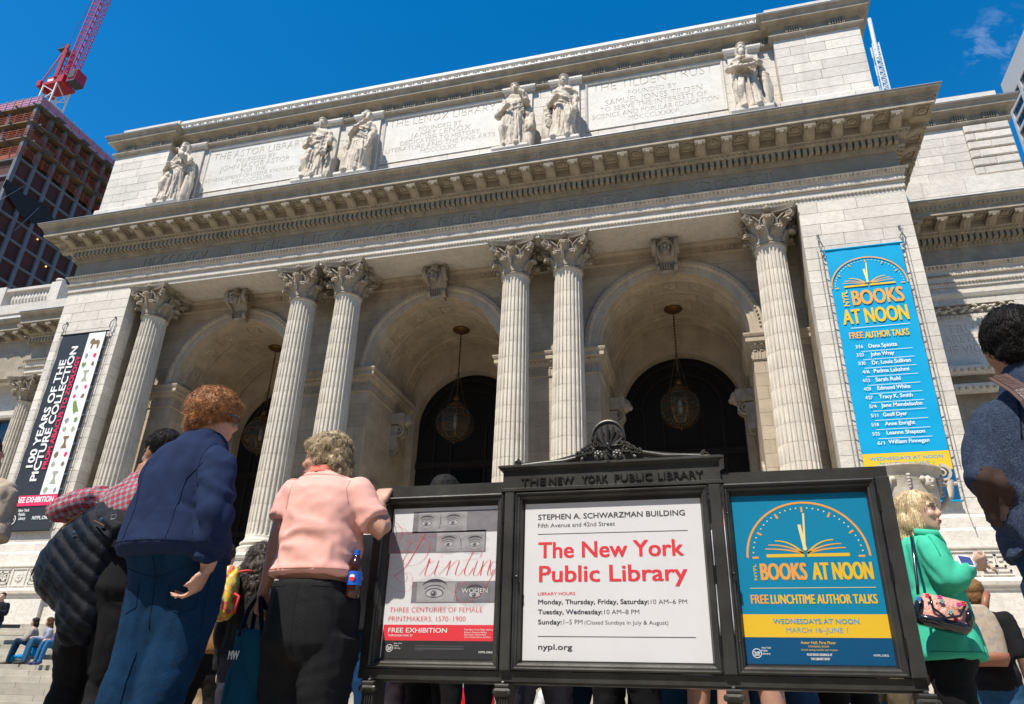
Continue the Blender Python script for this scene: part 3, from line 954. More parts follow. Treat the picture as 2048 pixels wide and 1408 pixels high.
# ---- keystones: scrolled consoles with a helmeted head
def keystone(c):
    mb = MB(); w0, w1 = .27, .36
    prof = [(23.75, 14.30), (23.42, 14.32), (23.38, 14.42), (23.44, 14.52), (23.46, 14.66), (23.38, 14.80), (23.24, 15.0), (23.08, 15.2), (23.0, 15.38), (23.02, 15.50), (23.1, 15.555), (23.75, 15.555)]
    rs = []
    for y, z in prof:
        w = w0 + (w1 - w0) * (z - 14.3) / 1.25
        rs.append([(c - w, y, z), (c + w, y, z)])
    mb.rings(rs, closed=False)
    n = len(prof)
    for s in (-1, 1): mb.add([(c + s * (w0 + (w1 - w0) * (z - 14.3) / 1.25), y, z) for y, z in prof], [tuple(range(n)) if s > 0 else tuple(range(n - 1, -1, -1))])
    for s in (-1, 1):
        spiral(mb, (c + s * .40, 23.16, 15.24), (0, -1, 0), (0, 0, 1), .31, 2.0, .10, .08)
        spiral(mb, (c + s * .31, 23.44, 14.50), (0, -1, 0), (0, 0, 1), .17, 1.6, .06, .07)
        mb.tube([(c + s * .38, 23.1, 15.1), (c + s * .34, 23.35, 14.8), (c + s * .30, 23.42, 14.6)], .05, 5)
    # helmeted head looking down over the arch
    q = lambda x, y, z: (c + x * 1.25, 22.98 + y * 1.25, 15.08 + z * 1.2)
    mb.ball(q(0, 0, .02), .22, 14, 12, (.80, .85, 1.12)); mb.ball(q(0, -.06, -.11), .15, 10, 8, (.85, .8, .9))
    mb.ball(q(0, .03, .18), .23, 12, 8, (1.05, .85, .75)); mb.ball(q(0, -.02, .33), .13, 8, 6, (1.1, .8, .9)); mb.tube([q(-.22, -.02, .12), q(-.12, -.17, .13), q(0, -.22, .15), q(.12, -.17, .13), q(.22, -.02, .12)], .03, 6)
    mb.tube([q(0, -.18, .06), q(0, -.245, -.04), q(0, -.19, -.07)], [.022, .042, .03], 6)
    mb.ball(q(0, -.185, -.125), .055, 8, 5, (1.2, .6, .45)); mb.ball(q(0, -.17, -.20), .07, 8, 6)
    for s in (-1, 1):
        mb.ball(q(s * .075, -.175, .03), .032, 7, 5); mb.tube([q(s * .03, -.20, .085), q(s * .09, -.19, .10), q(s * .15, -.13, .07)], .022, 5); mb.ball(q(s * .09, -.14, -.06), .06, 7, 5)
        mb.tube([q(s * .19, -.03, .14), q(s * .22, -.06, -.05), q(s * .20, -.03, -.22), q(s * .14, .06, -.34)], [.05, .065, .055, .03], 6)
    for k in range(5): mb.tube([(c - .2 + .1 * k, 23.36, 14.72), (c - .17 + .085 * k, 23.35, 14.45)], .028, 4)
    mb.build('keystone', CAPM, library, 45.0)


for c in ARCH: keystone(c)
# =================================================================== attic
AP0, AP1 = CX - 16.37, CX + 16.37; AIN = 13.34; YM = 22.33
ra = random.Random(17)
for a, b in ((AP0, CX - AIN), (CX + AIN, AP1)):
    course_blocks(a, b, 20.0, 23.13, Y0, .4, 7, ra, .9, 1.6)
    MB().box(a + .02, b - .02, Y0 + .06, 26, 18.6, 23.2).build('attic_pier_core', MARBLE, library)
    course_blocks(a - .12, b + (.12 if b > 0 else .0), 18.66, 19.98, Y0 - .12, .4, 2, ra, 1.2, 1.8)
    mb = MB(); run(mb, [(.12, 19.97), (.1, 20.02), (0, 20.06), (-.02, 20.06)], a, b, Y0, 26); mb.build('attic_plinth_cap', MARBLE, library)
sb_ = MB(); facing(sb_, (AP1, Y0 + .41, 0), (0, 1, 0), 3.5, 18.7, 23.13, .447, ra); sb_.build('attic_side_blocks', MARBLE, library, kind='stuff')
ATT = [(0, 23.1), (.05, 23.12), (.12, 23.17), (.15, 23.24), (.15, 23.28), (.03, 23.32), (.03, 23.62), (.10, 23.66), (.12, 23.70), (.16, 23.76), (.36, 23.80), (.38, 23.92), (.40, 23.95), (.47, 24.03), (.495, 24.07), (.495, 24.11)]
LIP = [(.495, 24.11), (.51, 24.115), (.51, 24.135), (-.2, 24.17)]


def attic_cornice(x0, x1, Yf, yb, dz, l, r, parent):
    mb = MB(); run(mb, [(p, z + dz) for p, z in ATT], x0, x1, Yf, yb, l, r); mb.build('attic_cornice', MARBLE2, parent)
    mb = MB(); run(mb, [(p, z + dz) for p, z in LIP], x0, x1, Yf, yb, l, r); mb.build('roof_flashing', LEAD, parent)
    o = MB(); n = max(1, int((x1 - x0) / 1.02)); sp = (x1 - x0) / n
    for i in range(n):
        x = x0 + (i + .5) * sp; y = Yf - .03
        for k in range(6): o.box(x - .23 + k * .085, x - .19 + k * .085, y - .10, y, 23.36 + dz, 23.62 + dz)
        for k in range(5): o.box(x - .2 + k * .085, x - .17 + k * .085, y - .06, y, 23.28 + dz, 23.34 + dz)
        flower(o, (x + sp / 2, y - .02, 23.49 + dz), .12, 5)
        o.box(x - .27, x - .25, y - .11, y, 23.33 + dz, 23.64 + dz); o.box(x + .25, x + .27, y - .11, y, 23.33 + dz, 23.64 + dz)
    if r:
        for i in range(4): o.box(x1 + .03, x1 + .13, Yf + .3 + i * .9, Yf + .7 + i * .9, 23.36 + dz, 23.62 + dz)
    o.build('attic_frieze_ornament', MARBLE2, parent, kind='stuff')


attic_cornice(AP0, CX - AIN, Y0, 26, 0, True, True, library)
attic_cornice(CX + AIN, AP1, Y0, 26, 0, True, True, library)
attic_cornice(CX - AIN, CX + AIN, YM + .03, 26, .0, False, False, library)
# blocking course with egg band
mb = MB(); run(mb, [(.22, 24.13), (.22, 24.20), (.26, 24.22), (.24, 24.26), (.20, 24.28), (.20, 24.52), (.26, 24.56), (.30, 24.60), (.30, 24.66), (.22, 24.70), (.22, 24.84), (-.6, 24.84)], CX - AIN - .05, CX + AIN + .05, YM, 24, False, False)
mb.build('blocking_course', MARBLE, library)
o = MB(); n = int(2 * AIN / .42)
for i in range(n):
    x = CX - AIN + (i + .5) * 2 * AIN / n
    o.ball((x, YM - .22, 24.40), .12, 8, 5, (.95, .55, .85)); o.tube([(x - .17, YM - .23, 24.5), (x - .14, YM - .26, 24.35), (x, YM - .27, 24.28), (x + .14, YM - .26, 24.35), (x + .17, YM - .23, 24.5)], .022, 4)
o.build('egg_band', MARBLE, library, kind='stuff')
for a, b in ((at(345 / 6.4 + 200, 250, Y0).x, CX - AIN + .12), (CX + AIN - .15, AP1 - .75)):
    mb = MB(); mb.box(a, b, Y0 - .02, 25, 24.13, 24.80); mb.box(a + .1, b - .02, Y0 + .05, 25, 24.79, 24.86); mb.build('parapet_block', MARBLE, library)

# the wall between, with three inscribed panels
mw = MB(); pan = []
PB = [(c - 2.70, c + 2.70) for c in ARCH]
seg = [(CX - AIN, PB[0][0]), (PB[0][1], PB[1][0]), (PB[1][1], PB[2][0]), (PB[2][1], CX + AIN)]
for a, b in seg: facing(mw, (a, YM + .04, 0), (1, 0, 0), b - a, 19.4, 23.12, .465, ra, .8, 1.4)
for a, b in PB:
    for q in ((a, b, 19.4, 20.45), (a, b, 22.92, 23.12)): facing(mw, (q[0], YM + .04, 0), (1, 0, 0), q[1] - q[0], q[2], q[3], .5, ra, 1, 1.8)
mw.build('attic_wall_blocks', MARBLE, library, kind='stuff')
MB().box(CX - AIN, CX + AIN, YM + .3, 26, 18.6, 24.1).build('attic_core', MARBLE, library)
mb = MB(); run(mb, [(.5, 18.66), (.5, 19.2), (.42, 19.3), (.0, 19.34), (0, 19.42), (-.1, 19.42)], CX - AIN, CX + AIN, YM, 24, False, False); mb.build('statue_ledge', MARBLE, library)
INS = mat('inscription_marble', (0.64, 0.62, 0.57), .62, var=.12, vscale=1.0, bump=.25, bscale=18, vein=.5, streak=.1)
YI = YM + .09
T3 = [[('THE ASTOR LIBRARY', (427, 321), (611, 293), .40), ('FOUNDED BY', (473, 325), (550, 315), .24), ('JOHN JACOB ASTOR', (440, 340), (579, 319.6), .30), ('FOR THE', (482, 345), (531, 338), .23),
       ('ADVANCEMENT OF USEFUL KNOWLEDGE', (409, 365), (604, 334.6), .22), ('MDCCCXLVIII', (464, 368), (541, 357), .23)],
      [('THE LENOX LIBRARY', (779, 256), (991, 222), .42), ('FOUNDED BY', (838, 261.5), (923, 250), .24), ('JAMES LENOX', (821, 277), (941, 258), .30), ('DEDICATED TO HISTORY.', (801, 289), (962, 264), .25),
       ('LITERATURE AND THE FINE ARTS', (771, 306), (990, 271), .24), ('MDCCCLXX', (841, 306.5), (913, 295), .24)],
      [('THE TILDEN TRUST', (1185, 184), (1428, 147), .42), ('FOUNDED BY', (1257, 189.7), (1353, 174), .24), ('SAMUEL JONES TILDEN', (1211, 210), (1406, 182), .30), ('TO SERVE THE INTERESTS OF', (1200, 224), (1415, 192), .25),
       ('SCIENCE AND POPULAR EDUCATION', (1185, 239), (1438, 201), .24), ('MDCCCLXXXVI', (1258, 240), (1358, 225), .24)]]
for (a, b), L in zip(PB, T3):
    lines = []
    for s, l, r, h in L:
        p, q = at(*l, YI), at(*r, YI); lines.append((s, p.x, q.x, (p.z + q.z) / 2, h))
    # keep the lines from running into one another
    lines.sort(key=lambda t: -t[3])
    out = [lines[0]]
    for t in lines[1:]:
        z = min(t[3], out[-1][3] - t[4] - .05); out.append((t[0], t[1], t[2], z, t[4]))
    z0 = min(20.6, out[-1][3] - .12); 
    incised('inscription_panel', (a + .12, b - .12, z0, 22.92), YI, .016, out, INS, library, bold=-.012, cut_shade=mat('letter_shade', (.60, .55, .465), .8))  # slightly darker cut faces, the letters' inner shade put into the colour
    mb = MB(); pr = [(0, 0), (.0, -.0), (.04, -.02), (.08, .0), (.12, .05)]
    x0, x1, za, zb = a, b, z0 - .12, 23.04
    rs = []
    for d, p in pr: rs.append([(x0 + d, YI - .05 + p, za + d), (x1 - d, YI - .05 + p, za + d), (x1 - d, YI - .05 + p, zb - d), (x0 + d, YI - .05 + p, zb - d)])
    mb.rings(rs, cap0=False, cap1=False); mb.build('panel_frame', MARBLE, library)
# pilasters behind the statues
for x in COLS:
    if x in (COLS[0], COLS[5]):
        x = CX + (12.2 if x > CX else -12.2)
    mb = MB().box(x - .55, x + .55, YM - .06, YM + .3, 19.3, 23.02); run(mb, [(.0, 23.0), (.04, 23.02), (.10, 23.1), (.14, 23.2), (.14, 23.28), (-.1, 23.3)], x - .56, x + .56, YM - .08, YM + .2)
    mb.build('attic_pilaster', MARBLE, library)

# =================================================================== wings
east = library
DZ = -.74; YWING = 27.45
entablature(PX1 - .2, 24, YWING, 34, DZ, False, False, library)
entablature(-33.9, PX0 + .2, YWING, 34, DZ, False, False, library)
entablature(-62, -33.9, YWING + .5, 34, DZ, False, False, library, mods=True)
# right wing wall, with an inscribed recess
rwg = random.Random(31); wl = MB()
YR = YWING + .06; xr = 14.2
zA = 14.82
p1 = at(1820 + 860 / 4.14, 560 + 165 / 4.14, YR + .0)        # upper right corner of the recess
px1 = p1.x; pz1 = p1.z
facing(wl, (PX1, YR, 0), (1, 0, 0), xr - PX1, pz1, zA, .45, rwg)
facing(wl, (px1, YR, 0), (1, 0, 0), xr + 2 - px1, 9.6, pz1, .45, rwg)
facing(wl, (PX1, YR, 0), (1, 0, 0), xr - PX1, 3.4, 9.0, .45, rwg)
wl.build('wing_wall_blocks', MARBLE, library, kind='stuff')
mb = MB(); q = at(1820 + 300 / 4.14, 560 + 112 / 4.14, YR).z
run(mb, [(0, q - .25), (.05, q - .22), (.10, q - .1), (.10, q - .02), (-.02, q)], PX1, xr + 4, YR, 30, False, False)
zz = at(1820 + 420 / 4.14, 560 + 760 / 4.14, YR - .1).z; z2 = at(1820 + 400 / 4.14, 560 + 915 / 4.14, YR - .1).z
for z in (zz, z2): run(mb, [(0, z - .12), (.08, z - .1), (.16, z), (.2, z + .1), (.2, z + .2), (-.05, z + .22)], PX1, xr + 4, YR, 30, False, False)
mb.build('wing_moulding', MARBLE, library)
o = MB()
for i in range(34):
    for z in (zz, z2): o.ball((PX1 + .1 + i * .22, YR - .17, z + .04), .07, 6, 4)
# laurel roll in the head of the recess
zl = at(1820 + 500 / 4.14, 560 + 245 / 4.14, YR).z
for i in range(int((px1 - PX1) / .09)):
    x = PX1 + .05 + i * .09; a = (i % 5) * .5
    o.ball((x, YR - .03 - .1 * sin(a), zl + .1 * cos(i * 1.9)), .09, 6, 5, (1.2, .8, .6), Matrix.Rotation(.5 * (1 if i % 2 else -1), 3, 'Y'))
o.build('wing_ornament', MARBLE3, library, kind='stuff')
lines = []
for s, l, r, h in [('ABOVE ALL THINGS', (1868, 648), (2036, 622), .34), ('TRUTH', (1896, 671), (1988, 656), .34), ('BEARETH AWAY', (1868, 697), (2040, 669), .34), ('THE VICTORY', (1876, 718), (2030, 692), .34)]:
    a, b = at(*l, YR + .15), at(*r, YR + .15); lines.append((s, a.x, b.x, (a.z + b.z) / 2, h))
incised('wing_inscription', (PX1 - .1, px1, zz + .1, zl - .1), YR + .15, .02, lines, INS, library, bold=-.014, cut_shade=mat('letter_shade', (.52, .48, .42), .8))  # wing letters carry the same painted shade in their cuts
mb = MB().box(PX1, 24, YR + .25, 34, 2, 17.8); mb.box(px1 - .01, px1 + .05, YR, YR + .3, zz, pz1); mb.box(PX1, px1, YR + .02, YR + .3, pz1, pz1 + .05)
# lower arched niche with its dark recess
mb.build('wing_core', MARBLE2, library)
xn = at(1935, 950, YR).x
mb = MB()
n = 18; pts = [(xn + 1.5 * cos(pi * t / n), 6.6 + 1.5 * sin(pi * t / n)) for t in range(n + 1)]
mb.rings([[(p[0], YR - .12, p[1]) for p in pts], [(xn + (p[0] - xn) * .86, YR - .12, 6.6 + (p[1] - 6.6) * .86) for p in pts], [(xn + (p[0] - xn) * .86, YR + .05, 6.6 + (p[1] - 6.6) * .86) for p in pts]], closed=False)
mb.build('niche_arch', MARBLE, library)
# right wing attic
YA = 27.3; xe = at(1780 + 1220 / 5.2164, 150 + 465 / 5.2164, YA).x; zt = 22.1
xq = at(1780 + 765 / 5.2164, 150 + 600 / 5.2164, YA).x
zb_ = at(1780 + 900 / 5.2164, 150 + 1065 / 5.2164, YA).z
course_blocks(PX1 - .3, xq, zb_, zt, YA, .4, 6, ra, .9, 1.6)
nq = 6
for i in range(nq):
    ch = (zt - zb_) / nq
    x2 = xe - (0 if i % 2 else .0)
    for (u, v) in ((xq, xq + .35 + .5 * (i % 2)), (xq + .35 + .5 * (i % 2), xe)):
        MB().bevbox(u + .004, v - .004, YA - .09, YA + .4, zb_ + i * ch + .05, zb_ + (i + 1) * ch - .02, .035).build('stone_block', MARBLE, library)
course_blocks(PX1 - .3, xe + .25, 17.95, zb_ - .02, YA - .14, .4, 2, ra, 1.3, 2.0)
MB().box(PX1 - 1, xe - .02, YA + .1, 33, 17.7, zt + .1).build('wing_attic_core', MARBLE, library)
attic_cornice(PX1 - 1, xe, YA, 33, zt - 23.13, False, True, library)
MB().box(PX1 - 1, at(1780 + 1100 / 5.2164, 150 + 200 / 5.2164, YA).x, YA - .05, 32, zt + 1.0, zt + 1.62).build('parapet_block', MARBLE, library)
MB().box(xe + .2, 30, 28.2, 34, 17.7, 20.6).build('wing_roof', MARBLE2, library)

# left wing: wall, window, two columns, balustrade
YL = YWING + .9
mb = MB().box(-62, PX0, YL + .35, 34, 2, 17.6); mb.box(-62, PX0 + .2, YWING - .02 + .1, 34, 14.83, 17.7); mb.build('wing_core', MARBLE2, library)
wl = MB(); facing(wl, (-45, YL, 0), (1, 0, 0), 45 + PX0, 12.9, 14.82, .45, rwg); facing(wl, (-31.2, YL, 0), (1, 0, 0), 31.2 + PX0, 3.4, 12.9, .45, rwg); facing(wl, (-45, YL, 0), (1, 0, 0), 8.9, 3.4, 12.9, .45, rwg)
facing(wl, (-36.1, YL, 0), (1, 0, 0), 4.9, 3.4, 7.2, .45, rwg)
wl.build('wing_wall_blocks', MARBLE, library, kind='stuff')
mb = MB(); mb.box(-36.0, -31.3, YL + .2, YL + .3, 7.2, 12.9); wg = mb.build('window', mat('window_glass', (0.008, 0.009, 0.011), .08, spec=.6), library)
mb = MB()
for x in (-36.0, -34.45, -32.85, -31.42): mb.box(x, x + .12, YL + .12, YL + .21, 7.2, 12.9)
for z in (8.6, 10.9, 12.8): mb.box(-36, -31.3, YL + .13, YL + .2, z, z + .1)
mb.build('frame', mat('window_frame', (0.05, 0.06, 0.065), .5), wg)
mb = MB(); run(mb, [(.0, 12.9), (.12, 12.92), (.16, 13.05), (.16, 13.12), (0, 13.2)], -36.3, -31.0, YL, YL + .3)
for x0_, x1_ in ((-31.35, -31.0), (-36.3, -35.95)): mb.box(x0_, x1_, YL - .08, YL + .2, 7.2, 12.92)
mb.box(-36.4, -30.9, YL - .2, YL + .2, 6.95, 7.2)
mb.build('window_surround', MARBLE, library)
xc = at(62, 790, YWING + .67).x
column(xc, YWING + .67, DZ); column(xc - 6.9, YWING + .67, DZ)
MB().box(xc - 9, PX0, YWING - .1, YL + .4, 2, ZB + DZ).build('wing_podium', MARBLE, library)
bal = empty('balustrade', (0, 0, 0)); bal.parent = library; bal.location = Vector((0, 0, 0)) - library.location
YB = 26.75
r0, r1 = at(19, 584, YB), at(128, 566, YB); zr = (r0.z + r1.z) / 2
zbot = at(100, 600, YB).z - .15
MB().box(r0.x - .1, r1.x - .2, YB - .16, YB + .3, zr - .16, zr).build('rail', MARBLE, bal)
MB().box(-62, PX0, YB - .16, YB + 3, 17.85, zbot - .55).build('plinth', MARBLE, bal)
MB().box(r0.x - .4, PX0, YB - .22, YB + .3, zbot - .56, zbot).build('plinth', MARBLE, bal)
bm_ = MB().lathe([(.10, 0), (.10, .05), (.06, .08), (.055, .14), (.115, .28), (.12, .36), (.06, .55), (.05, .62), (.09, .66), (.10, .70)], n=10)
hb = zr - .16 - zbot; bm_.v = [(x, y, z / .70 * hb) for x, y, z in bm_.v]; bme = bm_.mesh('baluster', MARBLE, 40.0)
nb = 13
for i in range(nb): link('baluster', bme, bal, (r0.x + .45 + (r1.x - r0.x - 1.0) * i / (nb - 1), YB + .05, zbot), world=True)
for x in (r1.x - .25, ):
    MB().box(x - .3, x + .35, YB - .22, YB + .35, zbot, zr + .06).build('post', MARBLE, bal)
    MB().lathe([(.16, 0), (.22, .06), (.24, .14), (.2, .22), (.08, .28)], (x, YB, zr + .06), 12).build('finial', MARBLE, bal, True)
MB().box(r0.x - .55, r0.x - .0, YB - .22, YB + .35, zbot, zr + .12).build('post', MARBLE, bal)
MB().box(-62, r0.x - .55, YB + .1, YB + .5, zbot, zr + .02).build('parapet_wall', MARBLE, bal)

# =================================================================== lanterns
GLASSL = mat('lantern_glass', (0.09, 0.08, 0.055), .15, alpha=.35, spec=.2)


def lantern(c, label):
    yl = 26.4; zcap = ZC + RIN - .04
    L = empty('hanging_lantern', (c, yl, zcap), label, 'lantern', 'globe lanterns hanging in the arches')
    MB().lathe([(.05, -.16), (.12, -.14), (.30, -.07), (.36, -.02), (.36, 0.02)], n=20).build('ceiling_rose', BRASS, L, 30.0, world=False)
    gc = GZC - zcap; R = .75
    mb = MB(); mb.tube([(0, 0, -.1), (0, 0, gc + R + .75)], .022, 5)
    z = -.2
    while z > gc + R + .8: mb.ball((0, 0, z), .042, 6, 4, (1, .6, 1.3)); z -= .13
    mb.build('chain', BRASS, L, world=False)
    mb = MB()
    for k in range(4):
        a = 2 * pi * k / 4 + .3; mb.tube([(0, 0, gc + R + 1.6), (.3 * cos(a), .3 * sin(a), gc + R + .2), (.42 * cos(a), .42 * sin(a), gc + R - .12)], .010, 4)
    mb.build('stay', BRASS, L, world=False)
    lat = [-90, -62, -38, -14, 12, 38, 60]; n = 8
    rings = [[(R * cos(radians(t)) * cos(2 * pi * (j + .5) / n), R * cos(radians(t)) * sin(2 * pi * (j + .5) / n), gc + R * sin(radians(t))) for j in range(n)] for t in lat[1:]]
    fr = MB()
    for r in rings:
        for j in range(n): fr.tube([r[j], r[(j + 1) % n]], .017, 4)
    for i in range(len(rings) - 1):
        for j in range(n): fr.tube([rings[i][j], rings[i + 1][j]], .017, 4)
    for j in range(n): fr.tube([rings[0][j], (0, 0, gc - R)], .017, 4)
    fr.ball((0, 0, gc - R - .03), .06, 6, 5); fr.tube([(0, 0, gc - R), (0, 0, gc - R - .14)], [.03, .008], 5)
    fr.build('frame', BRASS, L, world=False)
    for i in range(len(rings) - 1):
        for j in range(n):
            MB().add([rings[i][j], rings[i][(j + 1) % n], rings[i + 1][(j + 1) % n], rings[i + 1][j]], [(0, 1, 2, 3)]).build('pane', GLASSL, L, world=False)
    for j in range(n): MB().add([(0, 0, gc - R), rings[0][(j + 1) % n], rings[0][j]], [(0, 1, 2)]).build('pane', GLASSL, L, world=False)
    MB().lathe([(.34, gc + R * .86), (.40, gc + R * .9), (.36, gc + R * 1.0), (.22, gc + R * 1.1), (.12, gc + R * 1.25), (.16, gc + R * 1.35), (.06, gc + R * 1.55)], n=16).build('crown', BRASS, L, 30.0, world=False)
    MB().lathe([(.05, gc - .2), (.09, gc - .1), (.09, gc + .2), (.04, gc + .35)], n=8).build('lamp', mat('frosted_lamp', (.35, .33, .28), .3), L, True, world=False)


GZC = at(1360, 817, 26.4).z
lantern(ARCH[0], 'brass and glass globe lantern in the left arch, half hidden by a fluted column')
lantern(ARCH[1], 'brass and glass globe lantern hanging in the middle arch')
lantern(ARCH[2], 'brass and glass globe lantern hanging in the right arch above the notice board')

# =================================================================== banners
P_BLUE = mat('banner_blue', (0.0, 0.33, 0.60), .6, bump=.05, spec=.2); P_NAVY = mat('banner_navy', (0.0, 0.075, 0.19), .6, spec=.2)
P_ORANGE = mat('print_orange', (0.78, 0.37, 0.075), .6, spec=.2); P_YELLOW = mat('print_yellow', (0.78, 0.50, 0.03), .6, spec=.2); P_PALE = mat('print_pale_yellow', (0.84, 0.70, 0.32), .55)
P_WHITE = mat('print_white', (0.80, 0.80, 0.80), .55); P_BLACK = mat('banner_black', (0.022, 0.023, 0.026), .5); P_PINK = mat('print_pink_red', (0.72, 0.02, 0.10), .55)
P_RED = mat('print_red', (0.74, 0.03, 0.05), .55); P_DARK = mat('print_dark_grey', (0.04, 0.04, 0.05), .6); P_GREY = mat('print_grey', (0.25, 0.25, 0.28), .6)
ROPE = mat('banner_rope', (0.25, 0.24, 0.22), .6)


def T(mb, s, L, R, top, Y, bold=0.0, dy=0.0, space=1.0, slant=0):
    a, b, t = at(*L, Y), at(*R, Y), at(L[0], top, Y)
    return letters(mb, s, a.x, b.x, (a.z + b.z) / 2, t.z - a.z, Y - dy, 0, bold, space=space, slant=slant)


def strip(mb, pts, th, y):
    """flat line in the plane y through (x, z) points"""
    n = len(pts); l, r = [], []
    for i, p in enumerate(pts):
        a = pts[max(0, i - 1)]; b = pts[min(n - 1, i + 1)]
        d = Vector((b[0] - a[0], b[1] - a[1])); d = d.normalized() if d.length else Vector((1, 0))
        w = th[i] if isinstance(th, (list, tuple)) else th
        l.append((p[0] - d.y * w / 2, y, p[1] + d.x * w / 2)); r.append((p[0] + d.y * w / 2, y, p[1] - d.x * w / 2))
    return mb.rings([r, l], closed=False)


def quad(mb, x0, x1, z0, z1, y): return mb.add([(x0, y, z0), (x1, y, z0), (x1, y, z1), (x0, y, z1)], [(0, 1, 2, 3)])


def disc(mb, x, z, r, y, n=8): return mb.add([(x + r * cos(2 * pi * k / n), y, z + r * sin(2 * pi * k / n)) for k in range(n)], [tuple(range(n))])


def clock_book(orange, pale, yellow, cx, cz, r, y):
    strip(orange, [(cx + r * cos(pi * t / 48), cz + r * .95 * sin(pi * t / 48)) for t in range(49)], r * .036, y)
    for k in range(0, 7):
        a = pi * k / 6; i0 = .80 if k in (0, 6) else .82
        strip(orange, [(cx + r * i0 * cos(a) * 1.02, cz + r * .95 * i0 * sin(a)), (cx + r * .92 * cos(a), cz + r * .95 * .92 * sin(a))], r * .034, y)
    for k in range(31):
        if k % 5: a = pi * k / 30; disc(pale, cx + r * .90 * cos(a), cz + r * .95 * .90 * sin(a), r * .014, y, 6)
    strip(pale, [(cx - r * .03, cz + r * .15), (cx + r * .02, cz + r * .76)], r * .032, y)
    strip(pale, [(cx - r * .03, cz + r * .15), (cx - r * .075, cz + r * .56)], r * .055, y - .0004)
    disc(pale, cx - r * .03, cz + r * .14, r * .035, y - .0006, 10)
    for s in (-1, 1):
        quad(yellow, *(sorted((cx - .03 * r + s * .025 * r, cx + s * .68 * r))), cz + .0 * r, cz + .055 * r, y)
        for k, (ez_, exx) in enumerate(((.145, .66), (.215, .60), (.285, .48))):
            pts = []
            for t in range(11):
                q = t / 10; x = cx - .03 * r + s * (.03 + (exx - .03) * q) * r
                z = cz + r * (.06 + (ez_ - .06) * (1 - (1 - q) ** 2.2) + .0 * q)
                pts.append((x, z))
            strip(orange if k < 2 else yellow, pts, [r * (.03 * (1 - .4 * i / 10)) for i in range(11)], y)


def lion_logo(mb, x, z, r, y):
    strip(mb, [(x + r * cos(2 * pi * t / 20), z + r * sin(2 * pi * t / 20)) for t in range(21)], r * .16, y)
    for k in range(5): strip(mb, [(x - r * .8 + k * r * .22, z + r * .5 - k * .1 * r), (x - r * .4 + k * r * .22, z + r * .1), (x - r * .6 + k * r * .25, z - r * .6)], r * .13, y)
    disc(mb, x + r * .35, z + r * .1, r * .33, y, 8)


def banner(label, x0, x1, z0, z1, cloth_mat, lower=None):
    B = empty('hanging_banner', ((x0 + x1) / 2, 21.85, z0), label, 'banner')
    mb = MB(); nx, nz = 12, 60; rs = []; rs2 = []
    def wav(x, z):
        e = abs((x - (x0 + x1) / 2) / (x1 - x0)) * 2
        return .006 * sin(z * 5.2) * e ** 3 + .004 * sin(x * 9 + z)
    for j in range(nz + 1):
        z = z0 + (z1 - z0) * j / nz
        sc = .015 * abs(sin(z * 5.2 / 2))
        rs.append([(x0 + sc + (x1 - x0 - 2 * sc) * i / nx, 21.86 + wav(x0 + (x1 - x0) * i / nx, z), z) for i in range(nx + 1)])
    mb.rings(rs, closed=False)
    c = mb.build('cloth', cloth_mat, B, True)
    for q in ((z1, .035, .08), (z0, .03, .02)): MB().tube([(x0 - q[2], 21.86, q[0]), (x1 + q[2], 21.86, q[0])], q[1], 8).build('pole', BLACKM if cloth_mat == P_BLACK else cloth_mat, B)
    mb = MB(); ms = MB()
    for s, x in ((-1, x0), (1, x1)):
        mb.tube([(x + s * .12, 21.93, z1 + .5), (x + s * .1, 21.90, z1 - .05), (x + s * .1, 21.9, z0 - .1), (x + s * .22, 21.97, z0 - 1.0)], .012, 4)
        mb.tube([(x + s * .2, 21.93, z1 + .2), (x + s * .2, 21.93, z0 + 1)], .008, 4)
        for k in range(14):
            z = z0 + .3 + (z1 - z0 - .5) * k / 13
            ms.tube([(x - s * .02, 21.84, z), (x + s * .05, 21.83, z + .05), (x + s * .1, 21.88, z + .02)], .014, 4)
        mb.tube([(x + s * .10, 21.97, z1 + .62), (x + s * .16, 21.85, z1 + .5), (x + s * .1, 21.80, z1 + .36), (x + s * .02, 21.86, z1 + .2), (x + s * .12, 21.9, z1 + .02)], .022, 5)
        mb.ball((x + s * .1, 21.95, z1 + .66), .05, 6, 5)
        mb.tube([(x + s * .22, 21.98, z0 - 1.05), (x + s * .2, 21.9, z0 - .95), (x + s * .18, 21.9, z0 - .7)], .03, 5)
    mb.build('cord', ROPE, B); ms.build('shackle', mat('steel', (.5, .5, .5), .35, .9), B, kind='stuff')
    return B, c


BY = 21.835
B2, cloth2 = banner('tall blue author-talks banner with clock and open book on the right pier', 4.11, 6.33, 5.38, 13.55, P_BLUE)
og, pl, ye, wh, nv, bl = MB(), MB(), MB(), MB(), MB(), MB()
c0 = at(1735, 571, BY); clock_book(og, pl, ye, 5.21, c0.z, 1.08, BY)
s2 = 2.07; k2 = lambda a, b: (1560 + a / s2, 380 + b / s2)
T(og, 'BOOKS', k2(303, 476), k2(519, 457), k2(0, 416)[1], BY, .035)
T(ye, 'AT NOON', k2(264, 556), k2(538, 533), k2(0, 496)[1], BY, .035)
a, b = at(*k2(284, 480), BY), at(*k2(277, 415), BY); letters(ye, 'NYPL', a.z, b.z, (a.x + b.x) / 2 + .02, .17, BY, vertical=True, bold=.03)
T(og, 'FREE', k2(289, 616), k2(347, 611), k2(0, 590)[1], BY, .035); T(ye, 'AUTHOR TALKS', k2(354, 612), k2(537, 598), k2(0, 586)[1], BY, .035)
